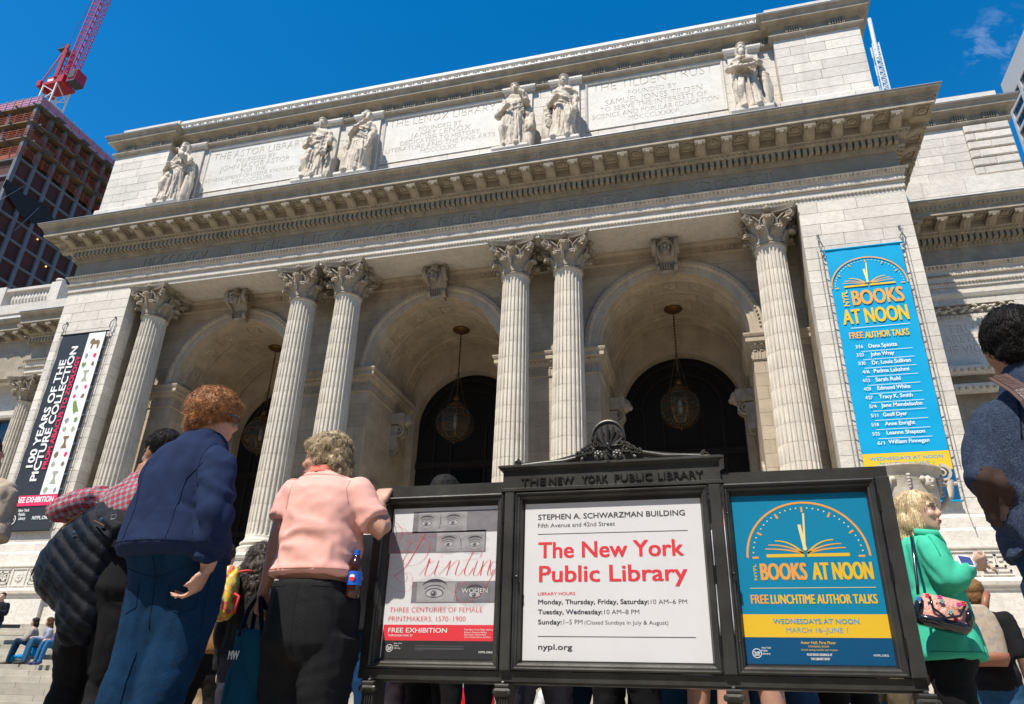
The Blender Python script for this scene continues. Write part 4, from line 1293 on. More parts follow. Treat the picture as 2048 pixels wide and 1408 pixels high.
names = [('3/16', 'Dana Spiotta', 653, 368, 486, 314), ('3/23', 'John Wray', 687, 376, 474, 318), ('3/30', 'Dr. Louis Sullivan', 722, 382, 543, 325), ('4/6', 'Padma Lakshmi', 757, 390, 536, 342), ('4/13', 'Sarah Ruhl', 793, 397, 500, 343),
         ('4/20', 'Edmund White', 828, 405, 541, 348), ('4/27', 'Tracy K. Smith', 864, 412, 550, 355), ('5/4', 'Jane Mendelsohn', 900, 420, 590, 371), ('5/11', 'Geoff Dyer', 938, 428, 527, 378), ('5/18', 'Anne Enright', 976, 436, 560, 380),
         ('5/25', 'Leanne Shapton', 1014, 443, 601, 384), ('6/1', 'William Finnegan', 1052, 451, 619, 405)]
zl_ = None
for d, nme, v, xa, xb, xd in names:
    za = at(*k2(xa, v), BY); T(wh, nme, k2(xa, v), k2(xb, v - (xb - xa) * .075), k2(0, v - 16)[1], BY, .025)
    T(wh, d, k2(xd, v + 3), k2(xd + 30, v + 1), k2(0, v - 11)[1], BY, .015)
    z = at(*k2(xa, v + 9), BY).z - .03
    if nme[0] != 'W': quad(wh, 4.62, 6.0, z - .012, z, BY)
z = at(*k2(400, 563), BY).z; quad(wh, 4.45, 6.08, z - .008, z + .008, BY)
zy1 = at(1760, 907, BY).z; zy0 = at(1900, 938, BY).z
quad(ye, 4.125, 6.315, zy0, zy1, BY); quad(nv, 4.125, 6.315, 5.42, zy0 - .002, BY)
T(bl, 'WEDNESDAYS AT NOON', k2(372, 1120), k2(677, 1110), k2(0, 1106)[1], BY - .003, .02); T(bl, 'MARCH 16–JUNE 1', k2(418, 1146), k2(640, 1136), k2(0, 1128)[1], BY - .003)
T(wh, 'NYPL.ORG', k2(580, 1232), k2(714, 1228), k2(0, 1215)[1], BY - .003, .03)
for m_, mt, nm in ((og, P_ORANGE, 'orange_print'), (pl, P_PALE, 'clock_print'), (ye, P_YELLOW, 'yellow_print'), (wh, P_WHITE, 'white_print'), (nv, P_NAVY, 'navy_band'), (bl, P_BLUE, 'blue_print')):
    m_.build(nm, mt, B2, kind='stuff')

B1, cloth1 = banner('tall black banner with white and red lettering beside small pictures on the left pier', -25.60, -23.36, 5.42, 13.55, P_BLACK)
wh, pk, ic, ic2, ic3, dk = MB(), MB(), MB(), MB(), MB(), MB()
k1 = lambda a, b: (a / 3.2, 560 + b / 3.2)


def VT(mb, s, lo, hi, xbase, h, bold):
    a, b = at(*lo, BY), at(*hi, BY); letters(mb, s, a.z, b.z, xbase, h, BY, vertical=True, bold=bold)


quad(wh, -24.22, -23.40, at(*k1(330, 1370), BY).z, 13.50, BY + .002)
VT(wh, '100 YEARS OF THE', k1(190, 1200), k1(392, 512), -24.98, .31, .06)
VT(wh, 'PICTURE COLLECTION', k1(213, 1287), k1(470, 425), -24.60, .31, .06)
VT(pk, 'FROM ABACUS TO ZOOLOGY', k1(290, 1210), k1(505, 485), -24.31, .20, .06)
zt_, zb2 = at(78, 990, BY).z, at(60, 1012, BY).z
quad(pk, -25.58, -23.38, zb2, zt_, BY); T(wh, 'FREE EXHIBITION', (28, 1008), (106, 1001), 997, BY - .003, .04)
T(wh, 'NYPL.ORG', (63, 1040), (99, 1037), 1033, BY, .03); 
for s, v in (('New York', 1024), ('Public', 1032), ('Library', 1040)): T(wh, s, (36, v), (58 if s[0] == 'N' else 50, v - 1), v - 6, BY, .02)
p = at(22, 1040, BY); lion_logo(wh, p.x, p.z, .19, BY)
zs0 = at(*k1(330, 1370), BY).z; zi = 13.35; rj = random.Random(6); row = 0
brn = [ic, ic2, ic3, pk, dk]
def critter(mb, x, z, s, r):
    mb.prism([(x + s * q[0], z + s * q[1]) for q in ((-.5, .05), (-.45, .35), (-.2, .5), (0, .25), (.35, .3), (.5, .05), (.45, -.5), (.3, -.5), (.25, -.1), (-.1, -.12), (-.15, -.5), (-.3, -.5), (-.3, -.05))], BY - .002, BY)
while zi > zs0 + .3:
    big = row in (0, 3, 6, 9, 12)
    if big:
        h = .62 if row else .7
        s = .42
        if row == 0: critter(ic, -23.80, zi - .34, .5, rj)
        elif row == 6: 
            ic3.prism([(-23.80 + q[0] * .5, zi - .3 + q[1] * .55) for q in ((-.35, .5), (-.1, .55), (.1, .2), (.45, -.35), (.2, -.3), (0, -.5), (-.2, -.1), (-.3, .2))], BY - .002, BY)
        else:
            t = brn[(row // 3) % 3]
            t.prism([(-23.80 + q[0] * .4, zi - .32 + q[1] * .5) for q in ((-.3, .5), (.3, .5), (.35, .35), (.1, .2), (.15, -.1), (.4, -.5), (-.35, -.5), (-.1, -.1), (-.15, .2), (-.35, .35))], BY - .002, BY)
        zi -= h
    else:
        for xx in (-24.02, -23.60):
            t = brn[rj.randrange(5)]; n = rj.randrange(5, 9)
            t.prism([(xx + .13 * rj.uniform(.4, 1) * cos(2 * pi * k / n), zi - .19 + .16 * rj.uniform(.4, 1) * sin(2 * pi * k / n)) for k in range(n)], BY - .002, BY)
        quad(dk, -24.2, -23.42, zi - .385, zi - .38, BY); quad(dk, -23.815, -23.81, zi - .38, zi, BY)
        zi -= .385
    row += 1
for m_, mt, nm in ((wh, P_WHITE, 'white_print'), (pk, P_PINK, 'red_print'), (ic, mat('print_brown', (.20, .13, .06), .6), 'picture_print'), (ic2, mat('print_sage', (.33, .36, .27), .6), 'picture_print'),
                   (ic3, mat('print_green', (.15, .25, .06), .6), 'picture_print'), (dk, P_GREY, 'grid_print')):
    m_.build(nm, mt, B1, kind='stuff')
# =================================================================== the city behind
CONC = mat('bare_concrete', (0.115, 0.125, 0.15), .8, var=.25, vscale=.6, streak=.3)
SHEATH = mat('red_brown_sheathing', (0.062, 0.014, 0.010), .8, var=.45, vscale=.25, obj_random=.35)
NET = mat('orange_safety_mesh', (0.30, 0.065, 0.03), .8, var=.3, vscale=.5)
PNET = mat('purple_safety_mesh', (0.42, 0.16, 0.36), .8, var=.35, vscale=.3, col2=(.5, .12, .1))
PLANK = mat('plank_deck', (0.20, 0.13, 0.07), .8, var=.4, vscale=.4)
DNET = mat('black_debris_net', (0.008, 0.010, 0.014), .9)
TX, TY, FH_ = -146.6, 100.0, 4.8
tower = empty('unfinished_tower', (TX - 20, TY + 30, GZ), 'unfinished concrete tower with red-brown bays and orange safety rails behind the library', 'building')
NYB, NXB = 17, 5
MB().box(TX - 44, TX - 1.2, TY + 1.2, TY + 73, GZ, 111).build('dark_core', mat('tower_core', (.05, .02, .017), .9), tower)
MB().box(TX - 36, TX - 12, TY + 12, TY + 60, 111, 125).build('lift_core', mat('lift_core', (.06, .035, .03), .9), tower)
zf = [111.1 - FH_ * i for i in range(18)]
cb = MB().box(-.55, .55, -.5, .5, 0, 1)
for j in range(NYB):
    y = TY + 4.27 * j
    MB().box(TX - .9, TX, y - .45, y + .45, GZ, 126).build('column', CONC, tower)
for i in range(1, NXB):
    x = TX - 8.6 * i
    MB().box(x - .45, x + .45, TY, TY + .9, GZ, 126).build('column', CONC, tower)
pm = MB().box(-.02, .02, 0, 1, 0, 1).mesh('infill_panel', SHEATH)
for k, z in enumerate(zf):
    MB().box(TX - .75, TX - .02, TY + .01, TY + 68.5, z - .5, z).build('spandrel_beam', CONC, tower)
    MB().box(TX - 43, TX - .76, TY + .03, TY + .7, z - .5, z).build('spandrel_beam', CONC, tower)
    for j in range(NYB - 1):
        if k < 16: link('infill_panel', pm, tower, (TX - .6, TY + 4.27 * j + .46, z - FH_ + .02), world=True, sc=(1, 3.36, FH_ - .53))
    for i in range(NXB):
        if k < 16: link('infill_panel', pm, tower, (TX - 8.6 * i - .5, TY + .6, z - FH_ + .02), rotz=pi / 2, world=True, sc=(1, 7.6 if i else 7.6, FH_ - .53))
rt = random.Random(5)
for z in (116.3, 121.2, 126.2):
    MB().box(TX - 44, TX + .9, TY - .9, TY + 69, z - .35, z).build('floor_slab', PLANK, tower)
    mb = MB()
    for j in range(18):                                       # outriggers under the decks
        y = TY + 4.0 * j + .5; mb.box(TX - 3, TX + 1.9, y, y + .25, z - .75, z - .36)
        if j % 2: mb.box(TX + .9, TX + 2.2, y - 1.0, y + 1.6, z - .45, z - .38)
    for i in range(8): x = TX - 5.2 * i; mb.box(x, x + .25, TY - 1.9, TY + 3, z - .75, z - .36)
    mb.build('outrigger', CONC, tower, kind='stuff')
for z in (111.1, 116.3, 121.2):
    mb = MB()
    for h in (.5, 1.0, 1.6, 2.2):
        mb.box(TX + .84, TX + .92, TY - .9, TY + 69, z + h, z + h + .12); mb.box(TX - 44, TX + .9, TY - .92, TY - .84, z + h, z + h + .12)
    for j in range(28): mb.box(TX + .85, TX + .97, TY + j * 2.5, TY + j * 2.5 + .12, z, z + 2.6)
    for j in range(18): mb.box(TX - j * 2.5, TX - j * 2.5 + .12, TY - .97, TY - .85, z, z + 2.6)
    mb.build('safety_rail', NET, tower, kind='stuff')
    mb = MB()
    for j in range(16):
        if rt.random() < .62: y = TY + 4.27 * j; mb.box(TX - .75, TX - .7, y + .5, y + 3.8, z + .1, z + rt.uniform(1.5, 3.2))
    for i in range(5): mb.box(TX - 8.6 * i - 8, TX - 8.6 * i - .6, TY + .7, TY + .75, z + .1, z + 2.2)
    mb.build('mesh_screen', NET, tower, kind='stuff')
mb = MB(); mb.box(TX + .93, TX + .97, TY - .9, TY + 69, 126.3, 128.3); mb.box(TX - 44, TX + .93, TY - .97, TY - .93, 126.3, 128.3); mb.build('top_safety_screen', PNET, tower)
mb = MB()
for j in range(30): mb.box(TX + .97, TX + 1.12, TY - .9 + j * 2.35, TY - .75 + j * 2.35, 125.9, 128.7)
for j in range(19): mb.box(TX - j * 2.35, TX - j * 2.35 + .15, TY - 1.12, TY - .97, 125.9, 128.7)
for h in (126.9, 127.7, 128.35): mb.box(TX + .97, TX + 1.05, TY - 1, TY + 69, h, h + .1); mb.box(TX - 44, TX + 1, TY - 1.05, TY - .97, h, h + .1)
mb.build('screen_post', mat('steel_tube', (.3, .3, .33), .5, .5), tower, kind='stuff')
# the torn black net and two raking props
mb = MB()
for j, (y, z0, z1) in enumerate([(98.9, 101.5, 103.7), (101, 100.2, 103.6), (103.2, 99.2, 103.3), (105.5, 98.0, 103.2), (107.6, 98.2, 103.9), (109.5, 98.5, 104.8), (111, 98.9, 103.4), (113, 100, 102.4)]):
    mb.v += [(TX + .15 + .1 * sin(j * 2), y, z0), (TX + .25 + .1 * cos(j), y, z1)]
mb.f = [(2 * i, 2 * i + 2, 2 * i + 3, 2 * i + 1) for i in range(7)]
mb.add([(TX - 22, TY - .1, 101.3), (TX + .1, TY - .15, 101.3), (TX + .1, TY - .15, 103.6), (TX - 22, TY - .1, 104.3)], [(0, 1, 2, 3)])
mb.build('debris_net', DNET, tower)
MB().tube([(TX + .2, 103.3, 105.2), (TX + .6, 98.6, 97.0)], .12, 5).build('prop', CONC, tower); MB().tube([(TX + .2, 108.3, 102.6), (TX + .6, 104.6, 93.6)], .12, 5).build('prop', CONC, tower)
wl_ = MB()
for j in range(2, 12):
    for k in range(3, 7):
        if (j * 3 + k * 5) % 7 < 2: wl_.ball((TX - .35, TY + 4.27 * j + 2.6, zf[k] - .9), .16, 6, 4)
wl_.build('work_lights', mat('work_light', (1, .6, .25), .4, emit=((1.0, .45, .12), 3.0)), tower, kind='stuff')

# tower crane
CRED = mat('crane_red', (0.42, 0.015, 0.03), .45, var=.3, vscale=.5); CPUR = mat('crane_boom_paint', (0.36, 0.03, 0.10), .5); CWHT = mat('crane_mast_white', (0.62, 0.64, 0.66), .5)
CDARK = mat('crane_dark', (.04, .04, .045), .5)
crane = empty('tower_crane', (-156.2, 109, 126), 'red luffing tower crane with white lattice mast on top of the unfinished tower', 'crane')


def lattice(mb, p0, p1, w0, w1, n, r, r2, ux=Vector((1, 0, 0)), uy=Vector((0, 1, 0))):
    p0, p1 = Vector(p0), Vector(p1)
    def cor(t, k):
        w = (w0 + (w1 - w0) * t) / 2; s = ((-1, -1), (1, -1), (1, 1), (-1, 1))[k]
        return p0.lerp(p1, t) + ux * w * s[0] + uy * w * s[1]
    for k in range(4): mb.tube([cor(0, k), cor(1, k)], r, 4)
    for i in range(n):
        a, b = i / n, (i + 1) / n
        for k in range(4):
            q = (k + 1) % 4
            mb.tube([cor(a, k), cor(a, q)], r2, 4)
            mb.tube([cor(a, k), cor((a + b) / 2, q)], r2, 4); mb.tube([cor((a + b) / 2, q), cor(b, k)], r2, 4)
    return mb


lattice(MB(), (0, 0, 0), (0, 0, 1), 1, 1, 1, .1, .1)
lattice(MB(), (-156.2, 109, 100), (-156.2, 109, 142.4), 4.2, 4.2, 7, .22, .13).build('mast', CWHT, crane)
mb = MB(); mb.box(-160, -153, 107, 111.5, 142.8, 143.6); mb.box(-158.5, -153.8, 107.4, 111, 143.6, 145.6); mb.box(-160.6, -159.4, 106.6, 112, 142.4, 144.2); mb.box(-154.6, -152.6, 106.8, 108.6, 142.6, 145.0)
mb.build('slewing_platform', CRED, crane)
MB().box(-158.2, -156.4, 107.3, 107.39, 143.9, 144.8).build('sign_plate', CWHT, crane)
mb = MB().box(-151.4, -148.9, 107, 110.2, 142.6, 146.2); mb.build('machinery_house', CRED, crane); MB().box(-151.3, -148.8, 106.9, 110.1, 142.1, 142.59).build('counterweight', CDARK, crane)
MB().box(-151.1, -149.2, 106.8, 106.99, 143.2, 145.8).build('cab_window', CDARK, crane)
mb = MB()
for y in (107.4, 110.6):
    mb.tube([(-156.0, y, 145), (-156.9, y + (.6 if y < 109 else -.6), 157.6)], .5, 6); mb.tube([(-160.6, y, 143.6), (-156.9, y + (.6 if y < 109 else -.6), 157.4)], .2, 5)
for i in range(6):
    z = 146.5 + i * 1.9; mb.tube([(-156.1 - .07 * i, 107.5, z), (-156.1 - .07 * i, 110.5, z)], .16, 4)
mb.build('a_frame', CRED, crane)
mb = MB().box(-159.6, -157.4, 107.6, 110.4, 156.3, 156.6); 
for x in (-159.6, -157.5): mb.tube([(x, 107.6, 156.5), (x, 107.6, 157.9)], .06, 4)
mb.tube([(-159.6, 107.6, 157.9), (-157.4, 107.6, 157.9)], .06, 4); mb.build('catwalk', CDARK, crane)
lattice(MB(), (-153.6, 109, 144.6), (-151.2, 109, 200), 2.1, 2.9, 24, .15, .07).build('boom', CPUR, crane)
mb = MB()
for y in (108, 110): mb.tube([(-156.9, y, 157.4), (-152.6, y, 198)], .07, 4)
mb.build('luffing_rope', CDARK, crane)

# right-hand high-rise
RX = 80.0; PALE = mat('precast_panel', (0.46, 0.455, 0.45), .7, var=.08, vscale=.1); HG = mat('highrise_glass', (0.012, 0.02, 0.035), .1, spec=.6)
hr = empty('concrete_high_rise', (RX + 20, 110, GZ), 'pale concrete high-rise with dark ribbon windows at the right edge', 'building')
YF, ZT_ = 168.0, 147.8
MB().box(RX + .35, RX + 40, 40, YF - .1, GZ, ZT_ - .2).build('core', mat('highrise_core', (.03, .04, .06), .3), hr)
mb = MB().box(RX, RX + .34, 40, YF, 141.6, ZT_); mb.build('parapet_panel', PALE, hr)
MB().box(RX + .02, RX + 40, YF - .09, YF + .2, GZ, ZT_ - .02).build('end_wall', PALE, hr)
yb_ = YF - .9; cells = []
while yb_ > 44: cells.append((yb_ - 6.4, yb_)); yb_ -= 7.6
sp_ = 3.25
for i in range(20):
    z = 141.6 - i * sp_
    MB().box(RX, RX + .34, 40, YF - .02, z - sp_ + 2.45 - .01, z - sp_ + 3.25 - .02 if False else z - 0.001).build if False else None
    MB().box(RX + .003, RX + .34, 40, YF - .02, z - .85, z - .002).build('spandrel_panel', PALE, hr)
for a, b in [(YF - .9, YF - .02)] + [(c[0] - 1.2, c[0]) for c in cells]:
    MB().box(RX - .06, RX + .33, a, b, 70, 141.59).build('mullion_pier', PALE, hr)
for c in cells:
    for k in range(1, 4):
        y = c[0] + (c[1] - c[0]) * k / 4; MB().box(RX + .2, RX + .34, y - .06, y + .06, 70, 141.5).build('mullion', HG, hr)
    for i in range(20):
        z = 141.6 - i * sp_; MB().box(RX + .3, RX + .345, c[0] + .01, c[1] - .01, z - sp_ + .01, z - .86).build('window', HG, hr)

# antenna mast behind the roof
am = empty('antenna_mast', (14.2, 45, 20), 'white lattice antenna mast rising behind the right end of the roof', 'antenna')
AW = mat('antenna_paint', (0.55, 0.62, 0.68), .5)
t0, t1, t2 = at(1742, 92, 45), at(1741, 40, 45), at(1766, 175, 45)
lattice(MB(), (14.26, 45, 20), (14.4, 45, t0.z), .55, .42, 46, .055, .035).build('lattice', AW, am)
MB().tube([(14.36, 44.9, t0.z - 1.4), (14.44, 44.9, t1.z)], .15, 8).build('whip', AW, am)
for z in (41.8, 43.6): MB().tube([(14.0, 44.7, z), (14.0, 44.7, z + 1.0)], .06, 5).build('aerial', AW, am)

# the avenue's far side, unseen behind the camera, added to block low blue sky
for k, (x0, x1, h, c_) in enumerate(((-75, -42, 42, (.42, .36, .28)), (-41, -16, 34, (.34, .27, .20)), (-15, 14, 44, (.45, .40, .33)), (15, 40, 30, (.36, .30, .24)), (41, 80, 40, (.40, .36, .30)))):
    ob = empty('unseen_office_building', ((x0 + x1) / 2, -50, GZ), ('tall beige', 'brown brick', 'pale limestone', 'low tan', 'wide cream')[k] + ' office building across the avenue facing the library', 'building')
    fm = mat('avenue_facade_%d' % k, c_, .8, var=.15, vscale=.3)
    MB().box(x0, x1, -70, -38, GZ, GZ + h).build('wall', fm, ob)
    w = MB().box(-.9, .9, 0, .06, 0, 2.2).mesh('window', mat('avenue_window', (.03, .035, .045), .15))
    for f in range(int(h / 4)):
        for q in range(int((x1 - x0) / 4)): link('window', w, ob, (x0 + 2.2 + q * 4, -38.02, GZ + 1.2 + f * 4), world=True)
# =================================================================== the notice board
SY = 3.1
board = empty('notice_board', (-.412, SY, GZ), 'black bronze notice board with three glazed poster cases and a palmette crest', 'notice board')
YSf = SY - .015
ZB0, ZB1 = .105, .912


def frame_rect(mb, x0, x1, z0, z1, prof):
    """prof: (inset, y) rings of a rectangular moulding"""
    mb.rings([[(x0 + d, y, z0 + d), (x1 - d, y, z0 + d), (x1 - d, y, z1 - d), (x0 + d, y, z1 - d)] for d, y in prof], cap0=False, cap1=False)
    return mb


XL, XR = -1.487, .662
mb = MB()
mb.box(XL, -.88, SY - .005, SY + .12, .862, ZB1); mb.box(.03, XR, SY - .005, SY + .12, .862, ZB1 - .004)     # top rails
mb.box(XL, XR, SY - .008, SY + .12, ZB0, .142)
mb.box(-1.47, XR - .02, SY + .0, SY + .11, .097, ZB0 - .0005)
mb.box(XL, -1.45, SY - .006, SY + .12, .143, .861)
mb.build('frame', BRONZE, board)
for a, b in ((-.876, -.832), (-.016, .032), (.612, XR)):
    MB().bevbox(a, b, SY - .028, SY + .12, .1425, .8615, .004).build('mullion', BRONZE, board)
# header with raised lettering
mb = MB().box(-.886, .036, SY - .022, SY + .12, .8625, .962)
run(mb, [(0, .955), (.012, .962), (.02, .966), (.02, .974), (.008, .98), (-.03, .984)], -.886, .036, SY - .022, SY + .12)
run(mb, [(0, .864), (.008, .862), (.008, .874), (0, .878)], -.886, .036, SY - .022, SY + .12)
mb.build('header', BRONZE, board)
mb = MB()
for w, l, r in (('THE', 1041, 1090), ('NEW', 1097, 1147), ('YORK', 1163, 1215), ('PUBLIC', 1229, 1305), ('LIBRARY', 1316, 1408)):
    a, b = at(l, 977 - (l - 1040) * .041, SY - .03).x, at(r, 970, SY - .03).x
    letters(mb, w, a, b, .888, .030, SY - .0215, .006, .004)
mb.build('raised_lettering', mat('worn_bronze', (0.05, 0.05, 0.048), .3, .8), board, kind='stuff')
CASES = [(-1.446, -.882), (-.828, -.020), (.036, .608)]
POST = [(-1.405, -.902), (-.790, -.050), (.070, .585)]
CG = mat('case_glass', (.02, .02, .02), .03, spec=.5)
bs = CG.node_tree.nodes['Principled BSDF']; bs.inputs['Alpha'].default_value = .10; bs.inputs['Roughness'].default_value = .02
ZP = (.184, .812)
SCR = mat('hinge_metal', (.03, .03, .03), .35, .8)
for (a, b), (pa, pb) in zip(CASES, POST):
    mb = MB()
    m0 = (pa - a) * .45
    frame_rect(mb, a, b, .146, .858, [(0, SY + .03), (0, SY - .022), (.006, SY - .026), (.012, SY - .018), (.018, SY - .018), (.020, SY - .012), (.026, SY - .010), (.034, SY + .012), (.034, SY + .03)])
    # the print shows through an opening that follows the poster
    x0, x1 = a + .034, b - .034
    for q in ((x0 - .01, pa, .17, .83), (pb, x1 + .01, .17, .83), (pa + .0005, pb - .0005, .17, ZP[0]), (pa + .0005, pb - .0005, ZP[1], .83)):
        if q[1] > q[0]: mb.box(q[0], q[1], SY + .010, SY + .03, q[2], q[3])
    mb.build('case_frame', BRONZE, board)
    quad(MB(), pa - .004, pb + .004, ZP[0] - .003, ZP[1] + .003, SY + .004).build('pane', CG, board)
    for z in (.24, .50, .76): MB().tube([(b + .002, SY - .024, z - .035), (b + .002, SY - .024, z + .035)], .0055, 6).build('hinge', SCR, board)
    mb = MB(); mb.ball((a + .016, SY - .03, .500), .008, 6, 5); mb.tube([(a + .016, SY - .03, .50), (a + .018, SY - .034, .474)], .005, 5); mb.build('latch', SCR, board)
    mb = MB()
    for z in (.26, .74): mb.ball((a + .014, SY - .019, z), .003, 5, 4)
    mb.build('screw', BRASS, board)
# crest: cyma top and palmette
mb = MB()
cp = [at(u, v, SY) for u, v in ((1030, 936), (1090, 929), (1130, 925), (1158, 918), (1175, 910))]
cr = [at(u, v, SY) for u, v in ((1270, 906), (1290, 908), (1330, 914), (1370, 914), (1420, 916))]
for c_ in (cp, cr):
    mb.tube([(p.x, SY - .02, p.z) for p in c_], .010, 8); mb.tube([(p.x, SY - .015, p.z - .012) for p in c_], .006, 6)
for (u, v, s, r) in ((1038, 932, 1, .016), (1159, 918, -1, .013), (1279, 908, 1, .013), (1411, 916, -1, .019)):
    p = at(u, v, SY); spiral(mb, (p.x, SY - .02, p.z + .006), (s, 0, 0), (0, 0, 1), r, 1.6, .006, .012, 20)
p = at(1416, 918, SY)
for k in range(4): mb.ball((p.x + .006 + .006 * k, SY - .02, p.z - .004 - .003 * k), .007, 6, 4)
pc = at(1218, 905, SY); px_, pz_ = pc.x, 1.03
mb.add([(-.86, SY + .02, .982), (.012, SY + .02, .982), (-.05, SY + .02, 1.0), (px_ + .16, SY + .02, 1.03), (px_ - .16, SY + .02, 1.03), (-.75, SY + .02, .99)], [(0, 1, 2, 3, 4, 5)])
mb.prism([(-.86, .980), (.012, .980), (-.02, .994), (-.2, .998), (px_ + .1, 1.01), (px_ - .1, 1.01), (-.62, .998), (-.8, .99)], SY - .02, SY + .02)
# palmette backing, rim and fronds
pts = [(px_ + .070 * sin(a) * (1.0 - .12 * cos(a)), 1.085 - .075 * cos(a)) for a in [2 * pi * k / 24 for k in range(24)]]
mb.prism(pts, SY - .018, SY + .006)
rim = [(px_ + .070 * sin(a), SY - .020, 1.085 - .077 * cos(a)) for a in [pi * .18 + 1.64 * pi * k / 24 for k in range(25)]]
mb.tube(rim, .006, 6)
for k in range(-4, 5):
    a = k * .34; L_ = .098 - .006 * abs(k); bx, bz = px_ + .006 * k, 1.045
    f = [(bx, SY - .024, bz), (bx + sin(a) * L_ * .5, SY - .028, bz + cos(a) * L_ * .55), (bx + sin(a) * L_ * .72, SY - .030, bz + cos(a) * L_ * .88), (bx + sin(a) * L_ * .58 * (1 if k else 0), SY - .034, bz + cos(a) * L_ * .98)]
    mb.tube(f, [.004, .0055, .007, .004], 5)
for s in (-1, 1):
    spiral(mb, (px_ + s * .050, SY - .030, 1.052), (s, 0, 0), (0, 0, 1), .014, 1.4, .005, .010, 16)
    for q in range(3): # leafy scroll and rose on each side
        spiral(mb, (px_ + s * (.078 + .026 * q), SY - .026, 1.030 - .010 * q), (s, 0, 0), (0, 0, 1), .024 - .005 * q, 1.3, .008, .012, 16, start=pi / 2 + q)
    t = MB(); flower(t, (px_ + s * .040, SY - .034, 1.002), .026, 7); mb.add(t.v, t.f); mb.ball((px_ + s * .040, SY - .045, 1.002), .009, 6, 5)
    for q in range(8):
        a = q * .5; mb.ball((px_ + s * (.06 + .055 * sin(a * .8)), SY - .028, 1.01 + .022 * cos(a * 1.7)), .010, 6, 4, (1.3, .7, .7), Matrix.Rotation(a, 3, 'Y'))
for q in range(6): mb.tube([(px_, SY - .04, 1.05 - .015 * q), (px_ + (.014 if q % 2 else -.014), SY - .038, 1.035 - .014 * q)], [.009, .003], 5)
mb.ball((px_, SY - .034, 1.045), .013, 8, 6)
mb.build('crest', BRONZE, board, 50.0)
# legs: fluted scroll brackets
for x in (-1.42, -.855, .012, .645):
    mb = MB(); w = .026
    prof = [(SY - .028, .097), (SY - .05, .088), (SY - .056, .07), (SY - .048, .052), (SY - .036, .046), (SY - .038, -.02), (SY - .045, -.2), (SY - .06, GZ + .06), (SY - .12, GZ), (SY + .14, GZ), (SY + .08, GZ + .1), (SY + .06, .097)]
    n = len(prof)
    mb.add([(x - w, y, z) for y, z in prof] + [(x + w, y, z) for y, z in prof], [tuple(range(n - 1, -1, -1)), tuple(range(n, 2 * n))] + [(i, (i + 1) % n, (i + 1) % n + n, i + n) for i in range(n)])
    for q in range(5):
        xx = x - .02 + .01 * q; mb.tube([(xx, SY - .038, .045), (xx, SY - .041, -.02), (xx, SY - .047, -.2), (xx, SY - .062, GZ + .06)], .0038, 5)
    for q in range(5): mb.tube([(x - .027, SY - .05 + .004 * q, .088 - .009 * q), (x + .027, SY - .05 + .004 * q, .088 - .009 * q)], .007, 6)
    for s in (-1, 1): mb.ball((x + s * .026, SY - .045, .066), .014, 7, 5)
    mb.ball((x, SY - .032, .097), .010, 6, 5)
    mb.box(x - .05, x + .05, SY - .1, SY + .14, GZ, GZ + .04)
    mb.build('leg', BRONZE, board, 40.0)

# ---- posters (each a printed sheet, a part of the board)
PAPER = mat('poster_paper', (0.74, 0.74, 0.76), .5, var=.05, vscale=6)


def poster(i, m):
    pa, pb = POST[i]; mb = quad(MB(), pa, pb, ZP[0], ZP[1], SY + .0095); return mb.build('poster', m, board)


PYf = SY + .0088
# middle
po = poster(1, PAPER)
rd, bk, gy = MB(), MB(), MB()
sB = 2.4789; kB = lambda a, b: (1000 + a / sB, 840 + b / sB)
def TB(mb, s, xa, ya, xb, yb2, top, bold=0.0, sp=1.0): T(mb, s, kB(xa, ya), kB(xb, yb2), kB(0, top)[1], PYf, bold, space=sp)
TB(bk, 'STEPHEN A. SCHWARZMAN BUILDING', 189, 494, 917, 473, 468, .022); TB(bk, 'Fifth Avenue and 42nd Street', 188, 534, 570, 524, 513, 0)
TB(rd, 'The New York', 189, 684, 913, 670, 606, .034); TB(rd, 'Public Library', 193, 800, 932, 797, 720, .034)
TB(rd, 'LIBRARY HOURS', 188, 869, 373, 868, 854, .01)
TB(bk, 'Monday, Thursday, Friday, Saturday:', 189, 912, 739, 912, 889, .03); TB(bk, '10 AM–6 PM', 748, 912, 928, 912, 889, -.005)
TB(bk, 'Tuesday, Wednesday:', 188, 962, 508, 962, 939, .03); TB(bk, '10 AM–8 PM', 517, 962, 691, 963, 939, -.005)
TB(bk, 'Sunday:', 188, 1012, 306, 1013, 989, .03); TB(bk, '1–5 PM', 315, 1013, 409, 1013, 989, -.005); TB(bk, '(Closed Sundays in July & August)', 419, 1013, 835, 1015, 993, -.005)
TB(bk, 'nypl.org', 189, 1137, 358, 1139, 1110, .03)
for xa, ya, xb, yb2 in ((188, 567, 931, 547), (188, 1072, 971, 1079)):
    p, q = at(*kB(xa, ya), PYf), at(*kB(xb, yb2), PYf); z = (p.z + q.z) / 2; quad(bk, p.x, q.x, z - .0013, z + .0013, PYf)
rd.build('red_print', P_RED, po, kind='stuff'); bk.build('black_print', P_DARK, po, kind='stuff')
